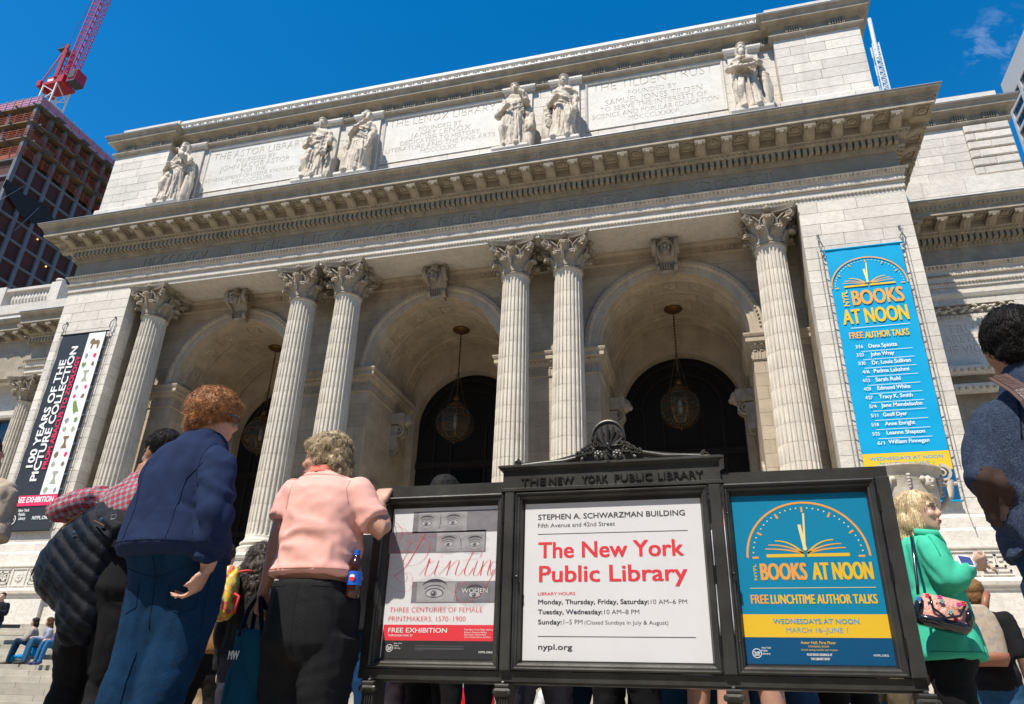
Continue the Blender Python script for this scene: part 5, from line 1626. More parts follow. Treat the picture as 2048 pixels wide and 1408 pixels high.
# right
P_TEAL = mat('poster_blue', (0.0, 0.22, 0.40), .6, spec=.2); po = poster(2, P_TEAL)
og, pl, ye, wh, nv, bl = MB(), MB(), MB(), MB(), MB(), MB()
c5 = lambda a, b: (1400 + a / 2.4784, 840 + b / 2.4784)
def T5(mb, s, xa, ya, xb, yb2, top, bold=0.0): T(mb, s, c5(xa, ya), c5(xb, yb2), c5(0, top)[1], PYf, bold)
l, r, b = at(*c5(232, 680), PYf), at(*c5(850, 676), PYf), at(*c5(535, 678), PYf)
clock_book(og, pl, ye, (l.x + r.x) / 2, b.z, (r.x - l.x) / 2 * .985, PYf)
T5(og, 'BOOKS', 303, 792, 536, 790, 711, .05); T5(ye, 'AT NOON', 560, 790, 865, 788, 706, .05)
a_, b_ = at(*c5(262, 795), PYf), at(*c5(262, 714), PYf); letters(ye, 'NYPL', a_.z, b_.z, at(*c5(282, 760), PYf).x, .0115, PYf, vertical=True, bold=.03)
T5(og, 'FREE', 254, 910, 343, 910, 866, .04); T5(ye, 'LUNCHTIME AUTHOR TALKS', 353, 910, 884, 910, 865, .04)
z = at(*c5(500, 832), PYf).z; quad(pl, at(*c5(247, 832), PYf).x, at(*c5(873, 832), PYf).x, z - .001, z + .001, PYf)
zt_, zb2 = at(*c5(500, 963), PYf).z, at(*c5(500, 1078), PYf).z
quad(ye, POST[2][0], POST[2][1], zb2, zt_, PYf); quad(nv, POST[2][0], POST[2][1], ZP[0], zb2 - .0004, PYf)
PYg = PYf - .0006
T(bl, 'WEDNESDAYS AT NOON', c5(364, 1008), c5(791, 1012), c5(0, 984)[1], PYg, .015); T(bl, 'MARCH 16–JUNE 1', c5(430, 1053), c5(735, 1056), c5(0, 1028)[1], PYg, -.005)
T(ye, 'Astor Hall, First Floor', c5(500, 1110), c5(675, 1111), c5(0, 1096)[1], PYg, .01); T(ye, 'STANDING ROOM', c5(538, 1127), c5(640, 1128), c5(0, 1118)[1], PYg, .01)
T(ye, 'Limited seating available upon request', c5(502, 1143), c5(683, 1144), c5(0, 1134)[1], PYg); T(wh, 'PLUS! BOOK SIGNINGS AT', c5(532, 1169), c5(657, 1170), c5(0, 1157)[1], PYg, .03)
T(wh, 'THE LIBRARY SHOP', c5(550, 1190), c5(645, 1191), c5(0, 1178)[1], PYg, .03); T(wh, 'NYPL.ORG', c5(862, 1172), c5(937, 1173), c5(0, 1162)[1], PYg, .01)
for s, v, e in (('New York', 1133, 353), ('Public', 1147, 336), ('Library', 1162, 350)): T(wh, s, c5(306, v), c5(e, v), c5(0, v - 9)[1], PYg, .01)
p = at(*c5(283, 1156), PYg); lion_logo(wh, p.x, p.z, .0155, PYg)
for m_, mt, nm in ((og, P_ORANGE, 'orange_print'), (pl, P_PALE, 'clock_print'), (ye, P_YELLOW, 'yellow_print'), (wh, P_WHITE, 'white_print'), (nv, P_NAVY, 'navy_band'), (bl, P_BLUE, 'blue_print')): m_.build(nm, mt, po, kind='stuff')
# left: exhibition poster with engraved eyes and a flourished word
po = poster(0, PAPER)
ENG = mat('engraving_grey', (0.27, 0.26, 0.29), .6, var=.35, vscale=30, wave=(130, (.17, .16, .19), 3)); ENG2 = mat('engraving_light', (0.46, 0.45, 0.47), .6, var=.3, vscale=40, wave=(150, (.30, .29, .31), 4))
ED = mat('engraving_dark', (.05, .045, .06), .6)
c6 = lambda a, b: (680 + a / 2.771, 900 + b / 2.771)
en3 = MB(); eng, en2, edk, red, bd, wt, rp, wt2 = MB(), MB(), MB(), MB(), MB(), MB(), MB(), MB()
def R6(mb, xa, ya, xb, yb2, y):
    p, q = at(*c6(xa, ya), y), at(*c6(xb, yb2), y); quad(mb, min(p.x, q.x), max(p.x, q.x), min(p.z, q.z), max(p.z, q.z), y); return mb
y1, y2, y3 = PYf, PYf - .0004, PYf - .0008
R6(eng, 411, 343, 881, 449, y1); R6(eng, 274, 457, 806, 563, y1); R6(eng, 402, 730, 868, 846, y1)
R6(en2, 440, 350, 700, 446, y2); R6(en2, 540, 460, 800, 560, y2); R6(en2, 430, 735, 640, 842, y2)
def eye(u, v, s):
    p = at(*c6(u, v), y3); w = s * .019
    pts = [(p.x + w * cos(a) * 1.25, y3, p.z + w * .62 * sin(a) * (1 if sin(a) > 0 else .75)) for a in [2 * pi * k / 20 for k in range(20)]]
    en3.add(pts, [tuple(range(20))])
    strip(edk, [(p.x + w * cos(a) * 1.3, p.z + w * .68 * sin(a)) for a in [pi * k / 14 for k in range(15)]], w * .14, y3 - .0002)
    strip(edk, [(p.x + w * cos(a) * 1.25, p.z + w * .5 * sin(a)) for a in [pi + pi * k / 14 for k in range(15)]], w * .07, y3 - .0002)
    strip(edk, [(p.x + w * cos(a) * 1.6, p.z + w * .25 + w * .9 * sin(a)) for a in [pi * .12 + pi * .76 * k / 14 for k in range(15)]], w * .08, y3 - .0002)
    strip(edk, [(p.x + w * cos(a) * 2.0, p.z + w * .7 + w * 1.15 * sin(a)) for a in [pi * .15 + pi * .7 * k / 14 for k in range(15)]], [w * .1 + w * .24 * sin(pi * k / 14) for k in range(15)], y3 - .0002)
    for q in range(2, 12):                          # engraver's hatching round the eye
        rr_ = w * (1.25 + q * .22)
        for s0 in (0, 1): strip(edk, [(p.x + rr_ * 1.15 * cos(a), p.z + rr_ * .62 * sin(a)) for a in [pi * s0 + pi * (.14 + .72 * k / 16) for k in range(17)]], [.00016 + .00034 * sin(pi * k / 16) * (1 if q % 2 else .6) for k in range(17)], y3 - .00008)
    disc(eng, p.x - w * .1, p.z, w * .5, y3 - .0002, 14); disc(edk, p.x - w * .1, p.z, w * .3, y3 - .0004, 12); disc(wt2, p.x - w * .2, p.z + w * .12, w * .09, y3 - .0006, 6)
eye(480, 408, .95); eye(627, 402, .95); eye(600, 522, .95); eye(748, 522, .95); eye(522, 796, 1.6); eye(745, 803, 1.1)
for (a, b, c_, d) in ((560, 350, 548, 440), (660, 470, 672, 555), (640, 740, 630, 842)):
    p, q = at(*c6(a, b), y3), at(*c6(c_, d), y3); strip(edk, [(p.x, p.z), ((p.x + q.x) / 2 + .004, (p.z + q.z) / 2), (q.x, q.z)], [.001, .003, .001], y3)
def curve(mb, pts, th, y=PYf - .0012, n=10):
    """smooth pen stroke through crop points, thin-thick-thin"""
    P = [at(*c6(*p), y) for p in pts]; out = []
    for i in range(len(P) - 1):
        p0, p1_, p2_, p3 = P[max(i - 1, 0)], P[i], P[i + 1], P[min(i + 2, len(P) - 1)]
        for k in range(n):
            t = k / n
            q = .5 * ((2 * p1_) + (p2_ - p0) * t + (2 * p0 - 5 * p1_ + 4 * p2_ - p3) * t * t + (3 * p1_ - p0 - 3 * p2_ + p3) * t ** 3)
            out.append((q.x, q.z))
    out.append((P[-1].x, P[-1].z)); N2 = len(out)
    th_ = []
    for i in range(N2):
        a = out[max(0, i - 1)]; b = out[min(N2 - 1, i + 1)]; dz = abs(b[1] - a[1]); dx = abs(b[0] - a[0]) + 1e-9
        down = dz / (dz + dx); th_.append(.0006 + th * (down ** 2))
    strip(mb, out, th_, y)
S6 = [([(300, 700), (360, 650), (400, 590), (440, 520), (470, 470), (480, 462)], .006), ([(400, 560), (300, 560), (275, 510), (330, 465), (430, 470), (495, 520), (470, 600), (400, 640), (350, 620), (380, 560)], .003),
      ([(280, 530), (330, 500), (345, 450), (320, 410), (280, 400)], .0012), ([(270, 570), (360, 560), (390, 500), (360, 440), (290, 420)], .0014), ([(390, 520), (470, 480), (540, 478), (565, 500), (540, 540)], .001),
      ([(350, 640), (300, 660), (262, 640), (275, 600), (330, 590)], .0014), ([(258, 700), (320, 690), (385, 680), (403, 720), (390, 770), (330, 785), (270, 750)], .0012), ([(300, 690), (330, 730), (365, 725), (370, 690), (340, 680)], .0012),
      ([(440, 690), (480, 640), (496, 600), (500, 625), (520, 612)], .003), ([(496, 615), (470, 690), (500, 692), (545, 640)], .0035), ([(548, 610), (530, 660), (525, 692), (548, 690), (590, 645)], .0035),
      ([(590, 650), (612, 612), (600, 660), (590, 694)], .0035), ([(600, 660), (640, 615), (660, 615), (645, 660), (640, 690), (660, 690), (690, 655)], .0035), ([(740, 560), (700, 640), (690, 685), (712, 692), (740, 650)], .004),
      ([(560, 590), (568, 583)], .004), ([(680, 610), (770, 598), (785, 565), (760, 540)], .0012), ([(762, 612), (745, 660), (740, 692), (762, 690), (790, 640)], .0035), ([(795, 612), (785, 655), (778, 694)], .0035),
      ([(785, 655), (815, 615), (835, 612), (822, 660), (818, 692), (835, 688), (850, 660)], .0035), ([(872, 628), (850, 618), (832, 650), (840, 690), (866, 670), (874, 630)], .003), ([(874, 630), (840, 700), (790, 780), (740, 825), (690, 845), (645, 820), (640, 770), (680, 740), (730, 745)], .003),
      ([(775, 588), (782, 580)], .004)]
for p, t in S6: curve(red, p, t)
T(rp, 'THREE CENTURIES OF FEMALE', c6(275, 896), c6(788, 900), c6(0, 868)[1], PYf - .0012, -.018); T(rp, 'PRINTMAKERS, 1570–1900', c6(268, 946), c6(694, 950), c6(0, 918)[1], PYf - .0012, -.018)
p, q = at(*c6(300, 968), y1), at(*c6(300, 1055), y1); quad(red, POST[0][0] + .004, POST[0][1], q.z, p.z, y1)
quad(bd, POST[0][0] + .004, POST[0][1], ZP[0], q.z - .0003, y1)
T(wt, 'FREE EXHIBITION', c6(266, 1010), c6(592, 1014), c6(0, 984)[1], PYg, .025); T(wt, 'THROUGH MAY 27', c6(265, 1032), c6(402, 1034), c6(0, 1021)[1], PYg, .01)
for s, v, e, bo in (('The New York Public Library', 1000, 848, .02), ('Stephen A. Schwarzman Building', 1014, 812, 0), ('Rayner Special Collections Wing', 1027, 808, 0), ('Print and Stokes Galleries, Third Floor', 1041, 835, .0)): T(wt, s, c6(688, v), c6(e, v + 1), c6(0, v - 9)[1], PYg, bo)
T(wt, 'NYPL.ORG', c6(768, 1126), c6(844, 1127), c6(0, 1115)[1], PYg, .03)
for s, v, e in (('New York', 1075, 343), ('Public', 1088, 325), ('Library', 1101, 334)): T(wt, s, c6(298, v), c6(e, v), c6(0, v - 8)[1], PYg, 0)
p = at(*c6(273, 1097), PYg); lion_logo(wt, p.x, p.z, .014, PYg)
for v in (1085, 1097, 1102, 1108): 
    p, q = at(*c6(415, v), PYg), at(*c6(685 if v != 1108 else 460, v), PYg); strip(gy, [(p.x + (q.x - p.x) * k / 60 , p.z) for k in range(61)], .0008, PYg)
T(wt, 'WOMEN', c6(674, 790), c6(817, 793), c6(0, 764)[1], PYf - .0014, -.01)
for m_, mt, nm in ((eng, ENG, 'engraving'), (en2, ENG2, 'engraving'), (edk, ED, 'engraving_line'), (wt2, P_WHITE, 'engraving_line'), (en3, mat('engraving_pale', (.45, .44, .46), .6), 'engraving'), (red, P_RED, 'red_print'), (rp, P_RED, 'red_print'), (bd, P_BLACK, 'black_band'), (wt, P_WHITE, 'white_print'), (gy, P_GREY, 'small_print')): m_.build(nm, mt, po, kind='stuff')

# =================================================================== marble urn fountain beside the right pier
UY = 14.0
pL = at(1885, 940, UY); cu_ = at(1790, 960, UY).x; zr_ = pL.z - .05; Rr = pL.x - cu_ - .05
urn = empty('marble_basin', (cu_, UY, GZ), 'carved marble basin with masks and ram-like scroll handles before the blue banner', 'urn')
mb = MB().lathe([(.5, GZ), (.5, GZ + .2), (.3, GZ + .35), (.2, zr_ - 1.2), (.22, zr_ - .95), (.45, zr_ - .85), (.62, zr_ - .6), (Rr * .86, zr_ - .42), (Rr * .88, zr_ - .15), (Rr * .96, zr_ - .06), (Rr, zr_ - .03), (Rr, zr_), (Rr - .08, zr_), (.3, zr_ - .2)], (cu_, UY, 0), 40)
mb.build('bowl', MARBLE3, urn, 40.0)
mb = MB()
for k in range(12):
    a = 2 * pi * k / 12 + .1; r = Rr * .87; c_ = Vector((cu_ + r * cos(a), UY + r * sin(a), zr_ - .3)); o_ = Vector((cos(a), sin(a), 0))
    if k % 2 == 0:
        mb.ball(c_, .10, 9, 7, (1, 1, 1.25)); mb.ball(c_ + o_ * .09 + Vector((0, 0, -.01)), .035, 6, 5); mb.ball(c_ + o_ * .08 + Vector((0, 0, -.08)), .04, 6, 4, (1, 1, .5))
        s_ = Vector((-sin(a), cos(a), 0))
        for q in (-1, 1): mb.ball(c_ + o_ * .085 + s_ * q * .04 + Vector((0, 0, .03)), .018, 5, 4); mb.ball(c_ + s_ * q * .1 + Vector((0, 0, .05)), .06, 6, 5)
    else:
        for q in range(5): mb.ball(c_ + Vector((0, 0, .1 - .05 * q)) + o_ * .03, .04 - .004 * q, 6, 4)
mb.build('masks', MARBLE3, urn, True, kind='stuff')
for s in (1, -1):
    mb = MB(); hx = cu_ + s * (Rr + .02)
    spiral(mb, (hx, UY - .0, zr_ - .02), (s, 0, 0), (0, 0, 1), .15, 1.5, .05, .06, 24)
    mb.tube([(hx + s * .1, UY, zr_ - .14), (hx + s * .06, UY, zr_ - .4), (hx - s * .1, UY, zr_ - .6), (hx - s * .3, UY, zr_ - .72)], [.07, .06, .05, .04], 8)
    mb.tube([(hx - s * .1, UY - .02, zr_ - .23), (hx + s * .2, UY - .02, zr_ - .2)], .03, 6)
    mb.build('handle', MARBLE3, urn, 50.0)
# =================================================================== figures
nz = noise.noise


def remesh(mb, name, voxel, m=None, disp=None, smooth=2, mats=None):
    me = mb.mesh(name + '_raw')
    o = bpy.data.objects.new('tmp', me); COL.objects.link(o)
    r = o.modifiers.new('r', 'REMESH'); r.mode = 'VOXEL'; r.voxel_size = voxel; r.adaptivity = 0
    if smooth:
        s = o.modifiers.new('s', 'SMOOTH'); s.factor = .5; s.iterations = smooth
    out = eval_mesh(o, name)
    bpy.data.objects.remove(o); bpy.data.meshes.remove(me)
    if disp:
        nn = [v.normal.copy() for v in out.vertices]
        for v, n in zip(out.vertices, nn): v.co = v.co + n * disp(v.co, n)
    out.materials.clear()
    if m: out.materials.append(m)
    out.shade_smooth()
    return out


def folds(amp, sc, seed=0.0, ridge=True, fine=.3):
    sx, sy, sz = sc
    def f(p, n):
        w = Vector((p.x * sx + seed, p.y * sy + seed * 1.7, p.z * sz - seed))
        w += Vector((nz(w * .45) * .9, 0, nz(w * .5 + Vector((5, 5, 5))) * .9))
        a = nz(w); c = -1.5 * math.exp(-(a / .10) ** 2) + .9 * nz(w * .6 + Vector((2, 7, 1)))
        b = nz(w * 2.1 + Vector((9, 1, 4))); b2 = -.7 * math.exp(-(b / .09) ** 2)
        return amp * (c * .8 + b2 * fine * 1.6 + .3)
    return f


def loft(mb, secs, n=20):
    """secs: (z, cx, cy, rx, ry[, yaw])"""
    rs = []
    for s in secs:
        z, cx, cy, rx, ry = s[:5]; w = s[5] if len(s) > 5 else 0
        ring = []
        for j in range(n):
            a = 2 * pi * j / n
            x = rx * (abs(cos(a)) ** .85) * (1 if cos(a) > 0 else -1); y = ry * (abs(sin(a)) ** .85) * (1 if sin(a) > 0 else -1)
            ring.append((cx + x * cos(w) - y * sin(w), cy + x * sin(w) + y * cos(w), z))
        rs.append(ring)
    mb.rings(rs)


def trouser_folds(amp, seed, knee=.45):
    base = folds(amp * .7, (4.5, 4.5, 3.2), seed)
    def f(p, n):
        k = math.exp(-((p.z - knee) / .16) ** 2) + .45 * math.exp(-((p.z - .86) / .07) ** 2)
        w = Vector((p.x * 5 + seed, p.y * 5, p.z * 24 + p.x * 7 * (1 if nz(p * 2) > 0 else -1)))
        w2 = Vector((p.x * 16, p.y * 16, p.z * 2.2 + seed))
        return base(p, n) + amp * .75 * k * (.4 - 1.6 * abs(nz(w))) + amp * .35 * nz(w2)
    return f


def limb(mb, pts, grow=0.0, n=12, a=0, b=None):
    """pts: (x, y, z, r); rounded ends"""
    b = len(pts) if b is None else b
    P = [Vector(p[:3]) for p in pts[a:b]]; R = [p[3] + grow for p in pts[a:b]]
    Q, S_ = [], []
    for i in range(len(P) - 1):
        for k in range(3):
            t = k / 3; Q.append(P[i].lerp(P[i + 1], t)); S_.append(R[i] + (R[i + 1] - R[i]) * t)
    Q.append(P[-1]); S_.append(R[-1])
    d0 = (Q[0] - Q[1]).normalized(); d1 = (Q[-1] - Q[-2]).normalized()
    Q = [Q[0] + d0 * S_[0] * .8, Q[0] + d0 * S_[0] * .5] + Q + [Q[-1] + d1 * S_[-1] * .5, Q[-1] + d1 * S_[-1] * .8]
    S_ = [S_[0] * .45, S_[0] * .85] + S_ + [S_[-1] * .85, S_[-1] * .45]
    mb.tube(Q, S_, n)


def limb_flat(mb, pts, grow=0.0, a=0, b=None):
    """like limb, but with flat ends (cuffs)"""
    b = len(pts) if b is None else b
    P = [Vector(p[:3]) for p in pts[a:b]]; R = [p[3] + grow for p in pts[a:b]]
    Q, S_ = [], []
    for i in range(len(P) - 1):
        for k in range(3):
            t = k / 3; Q.append(P[i].lerp(P[i + 1], t)); S_.append(R[i] + (R[i + 1] - R[i]) * t)
    Q.append(P[-1]); S_.append(R[-1]); mb.tube(Q, S_, 14)


def hand(mb, w, d, nrm, s=1.0, curl=.5, thumb=1, spread=.12):
    """w wrist, d direction of the fingers, nrm the way the palm faces; thumb = side (+1/-1 along d x nrm)"""
    d = Vector(d).normalized(); nrm = Vector(nrm); nrm = (nrm - d * nrm.dot(d)).normalized(); sd = d.cross(nrm)
    w = Vector(w)
    for k in range(4):
        q = (k - 1.5)
        mb.tube([w - d * .01 * s + sd * q * .012 * s, w + d * .04 * s + sd * q * .017 * s, w + d * .085 * s + sd * q * .020 * s], [.014 * s, .015 * s, .012 * s], 8)
        L = (.040, .045, .042, .033)[k if thumb < 0 else 3 - k] * s
        p = w + d * .085 * s + sd * q * .020 * s; dd = (d + sd * q * spread * .5).normalized(); c = curl * (1 + .12 * k)
        pts = [p - d * .01 * s, p]
        for j, f in enumerate((1.0, .68, .55)):
            ax = sd; R = Matrix.Rotation(c * (1.0, 1.05, .7)[j], 3, ax)
            dd = (R @ dd).normalized(); p = p + dd * L * f; pts.append(p)
        mb.tube(pts, [.0095 * s, .0098 * s, .0088 * s, .008 * s, .0065 * s], 8)
    t0 = w + sd * thumb * .018 * s + d * .012 * s
    t1 = t0 + (sd * thumb * .7 + d * .7 + nrm * .25).normalized() * .036 * s
    t2 = t1 + (sd * thumb * .25 + d * .9 + nrm * .35).normalized() * .032 * s
    t3 = t2 + (sd * thumb * -.05 + d * .8 + nrm * .5).normalized() * .024 * s
    mb.tube([t0, t1, t2, t3], [.013 * s, .0125 * s, .0105 * s, .008 * s], 8)


def headM(c, yaw, pitch=0.0, roll=0.0, s=1.0):
    R = Matrix.Rotation(radians(yaw), 3, 'Z') @ Matrix.Rotation(radians(pitch), 3, 'X') @ Matrix.Rotation(radians(roll), 3, 'Y')
    c = Vector(c)
    return lambda p: c + R @ (Vector(p) * s)


def head_shape(mb, H, s=1.0):
    t = MB()
    t.ball((0, -.015, .028), .1, 16, 12, (.77, .97, .90))
    rs = []
    for z, cy, rx, ry in ((-.118, .060, .016, .014), (-.110, .054, .032, .028), (-.092, .042, .046, .044), (-.066, .028, .056, .060), (-.036, .018, .065, .072), (-.005, .012, .069, .078), (.03, .006, .072, .084), (.06, 0, .068, .082)):
        rs.append([(rx * cos(2 * pi * j / 16), cy + ry * sin(2 * pi * j / 16), z) for j in range(16)])
    t.rings(rs)
    t.tube([(0, .088, .022), (0, .097, .0), (0, .108, -.022), (0, .100, -.036)], [.008, .010, .013, .010], 8)
    for q in (-1, 1):
        t.ball((q * .010, .098, -.032), .009, 7, 5)
        t.tube([(q * .012, .088, .030), (q * .034, .085, .033), (q * .055, .066, .026)], [.009, .010, .007], 6)
        t.ball((q * .036, .068, -.026), .024, 8, 6)
        t.ball((q * .072, -.006, -.012), .027, 8, 6, (.42, .75, 1.15)); t.tube([(q * .078, -.020, .010), (q * .083, -.008, .020), (q * .082, .006, .010), (q * .078, .008, -.015), (q * .074, .004, -.034)], .0055, 5)
    t.ball((0, .090, -.063), .014, 8, 5, (1.7, .7, .55)); t.ball((0, .087, -.074), .014, 8, 5, (1.5, .7, .6)); t.ball((0, .072, -.104), .018, 8, 6)
    mb.add([H(p) for p in t.v], t.f)


def face_parts(root, H, lipcol, browcol, brow=True):
    w, k, l, b = MB(), MB(), MB(), MB()
    for q in (-1, 1):
        t = MB().ball((q * .031, .079, .010), .0105, 8, 6, (1.25, .6, .72)); w.add([H(p) for p in t.v], t.f)
        t = MB().ball((q * .031 + .001, .0855, .010), .0048, 7, 5, (1, .5, 1)); k.add([H(p) for p in t.v], t.f)
        t = MB().tube([(q * .017, .086, .013), (q * .031, .089, .019), (q * .046, .082, .013)], .0022, 4); k.add([H(p) for p in t.v], t.f)
        t = MB().tube([(q * .014, .0945, .030), (q * .033, .0945, .036), (q * .052, .080, .031)], .0032, 5); b.add([H(p) for p in t.v], t.f)
    t = MB().ball((0, .0945, -.063), .013, 10, 5, (1.75, .65, .4)).ball((0, .092, -.073), .013, 10, 5, (1.5, .65, .5)); l.add([H(p) for p in t.v], t.f)
    w.build('eye_white', mat('eye_white', (.7, .68, .65), .3), root, True, world=False); k.build('iris', mat('iris_dark', (.03, .02, .015), .3), root, True, world=False)
    l.build('lips', mat('lips', lipcol, .45), root, True, world=False)
    if brow: b.build('eyebrow', mat('brow_%d' % int(browcol[0] * 99), browcol, .8), root, True, world=False)


def hair_mesh(name, balls, H, hm, root, amp=.006, freq=60, strands=0, slen=.05, sr=.0022, region=None, seed=1, voxel=.0075, curl=0.0, drop=0.0, stretch=(1, 1, 1), lift=.35, rnd=1.0):
    t = MB()
    for c, r, sc in balls: t.ball(c, r, 14, 10, sc)
    m0 = MB(); m0.add([H(p) for p in t.v], t.f)
    def dsp(p, n):
        q = Vector((p.x * stretch[0], p.y * stretch[1], p.z * stretch[2])) * freq + Vector((seed, seed, 0))
        return amp * (1 - 2.4 * abs(nz(q * .55))) + amp * .6 * nz(q * 1.3)
    me = remesh(m0, name, voxel, hm, dsp, 2)
    o = link(name, me, root)
    if strands:
        r = random.Random(seed); mb = MB()
        vs = me.vertices; N0 = len(vs)
        cnt = 0; tries = 0
        cc = H((0, -.01, .02))
        while cnt < strands and tries < strands * 6:
            tries += 1; v = vs[r.randrange(N0)]
            p = v.co.copy(); n = v.normal.copy()
            if region and not region(p, n, cc): continue
            d = (n * lift + Vector((r.uniform(-1, 1) * rnd, r.uniform(-1, 1) * rnd, r.uniform(-1, 1) * rnd - drop)))
            d = (d - n * d.dot(n) * (1 - lift * .7)).normalized(); pts = [p - n * .003]
            sid = n.cross(d).normalized(); ph = r.uniform(0, 6)
            for k in range(1, 5):
                p = p + d * slen / 4 + n * slen * .05 * (1 if k < 3 else -.6) + sid * sin(ph + k * 1.9) * curl
                pts.append(p.copy())
            mb.tube(pts, [sr, sr, sr * .9, sr * .7, sr * .2], 3, False)
            cnt += 1
        mb.build('hair_strands', hm, root, True, kind='stuff', world=False)
    return o


def shoe(mb, a, yaw, s=1.0):
    d = Vector((-sin(radians(yaw)), cos(radians(yaw)), 0)); a = Vector(a)
    mb.tube([a + Vector((0, 0, .03)) - d * .05 * s, a + Vector((0, 0, -.015)) + d * .02, a + Vector((0, 0, -.03)) + d * .10 * s, a + Vector((0, 0, -.04)) + d * .17 * s], [.042 * s, .048 * s, .042 * s, .028 * s], 10)


def std(H=1.68, g=1.0, hip=1.0, sh=1.0, arm='down', stance=.0, yaw=0):
    """default figure facing +y in its own axes"""
    T = [(.455, 0, 0, .075 * hip, .06 * hip), (.48, 0, 0, .098 * hip, .072 * hip), (.53, 0, -.008, .105 * hip, .080 * hip), (.58, 0, -.004, .095 * g, .072 * g), (.63, 0, 0, .090 * g, .068 * g), (.69, 0, -.002, .096 * g, .070 * g),
         (.745, 0, -.006, .106 * sh, .068 * g), (.785, 0, -.008, .110 * sh, .060), (.812, 0, -.008, .090 * sh, .048), (.832, 0, -.004, .052, .040), (.86, 0, .004, .034, .036), (.89, 0, .01, .032, .036)]
    T = [tuple(q * H for q in s) for s in T]
    def A(s):
        if arm == 'down': p = [(s * .112 * sh, -.004, .785, .034), (s * .125 * sh, -.008, .71, .031), (s * .140 * sh, -.012, .63, .026), (s * .143 * sh, .01, .56, .024), (s * .140 * sh, .03, .485, .017)]
        else: p = [(s * .112 * sh, -.004, .785, .034), (s * .125 * sh, .0, .71, .031), (s * .135 * sh, .01, .635, .026), (s * .10 * sh, .075, .64, .024), (s * .05 * sh, .125, .665, .017)]
        return [tuple(q * H for q in a) for a in p]
    def L(s): return [tuple(q * H for q in a) for a in ((s * .052, 0, .49, .062 * hip), (s * .056, .004, .39, .052 * hip), (s * (.056 + stance), .010, .285, .036), (s * (.058 + stance * 1.2), -.004, .20, .035), (s * (.058 + stance * 1.5), -.008, .10, .024), (s * (.058 + stance * 1.5), -.008, .045, .022))]
    return dict(H=H, torso=T, aL=A(-1), aR=A(1), lL=L(-1), lR=L(1), head=(0, .012 * H, .925 * H))


SK1 = mat('skin_fair', (0.50, 0.27, 0.19), .5, var=.15, vscale=30, bump=.1, bscale=120); SK2 = mat('skin_tan', (0.33, 0.165, 0.095), .5, var=.15, vscale=30, bump=.1, bscale=120); SK3 = mat('skin_light', (0.56, 0.36, 0.27), .5, var=.12, vscale=30)
_sh = mat('dark_shoes', (.02, .02, .022), .5)


def cloth(name, col, **k):
    d = dict(rough=.9, var=.22, vscale=9, bump=.35, bscale=260, spec=.15); d.update(k)
    return mat(name, col, **d)


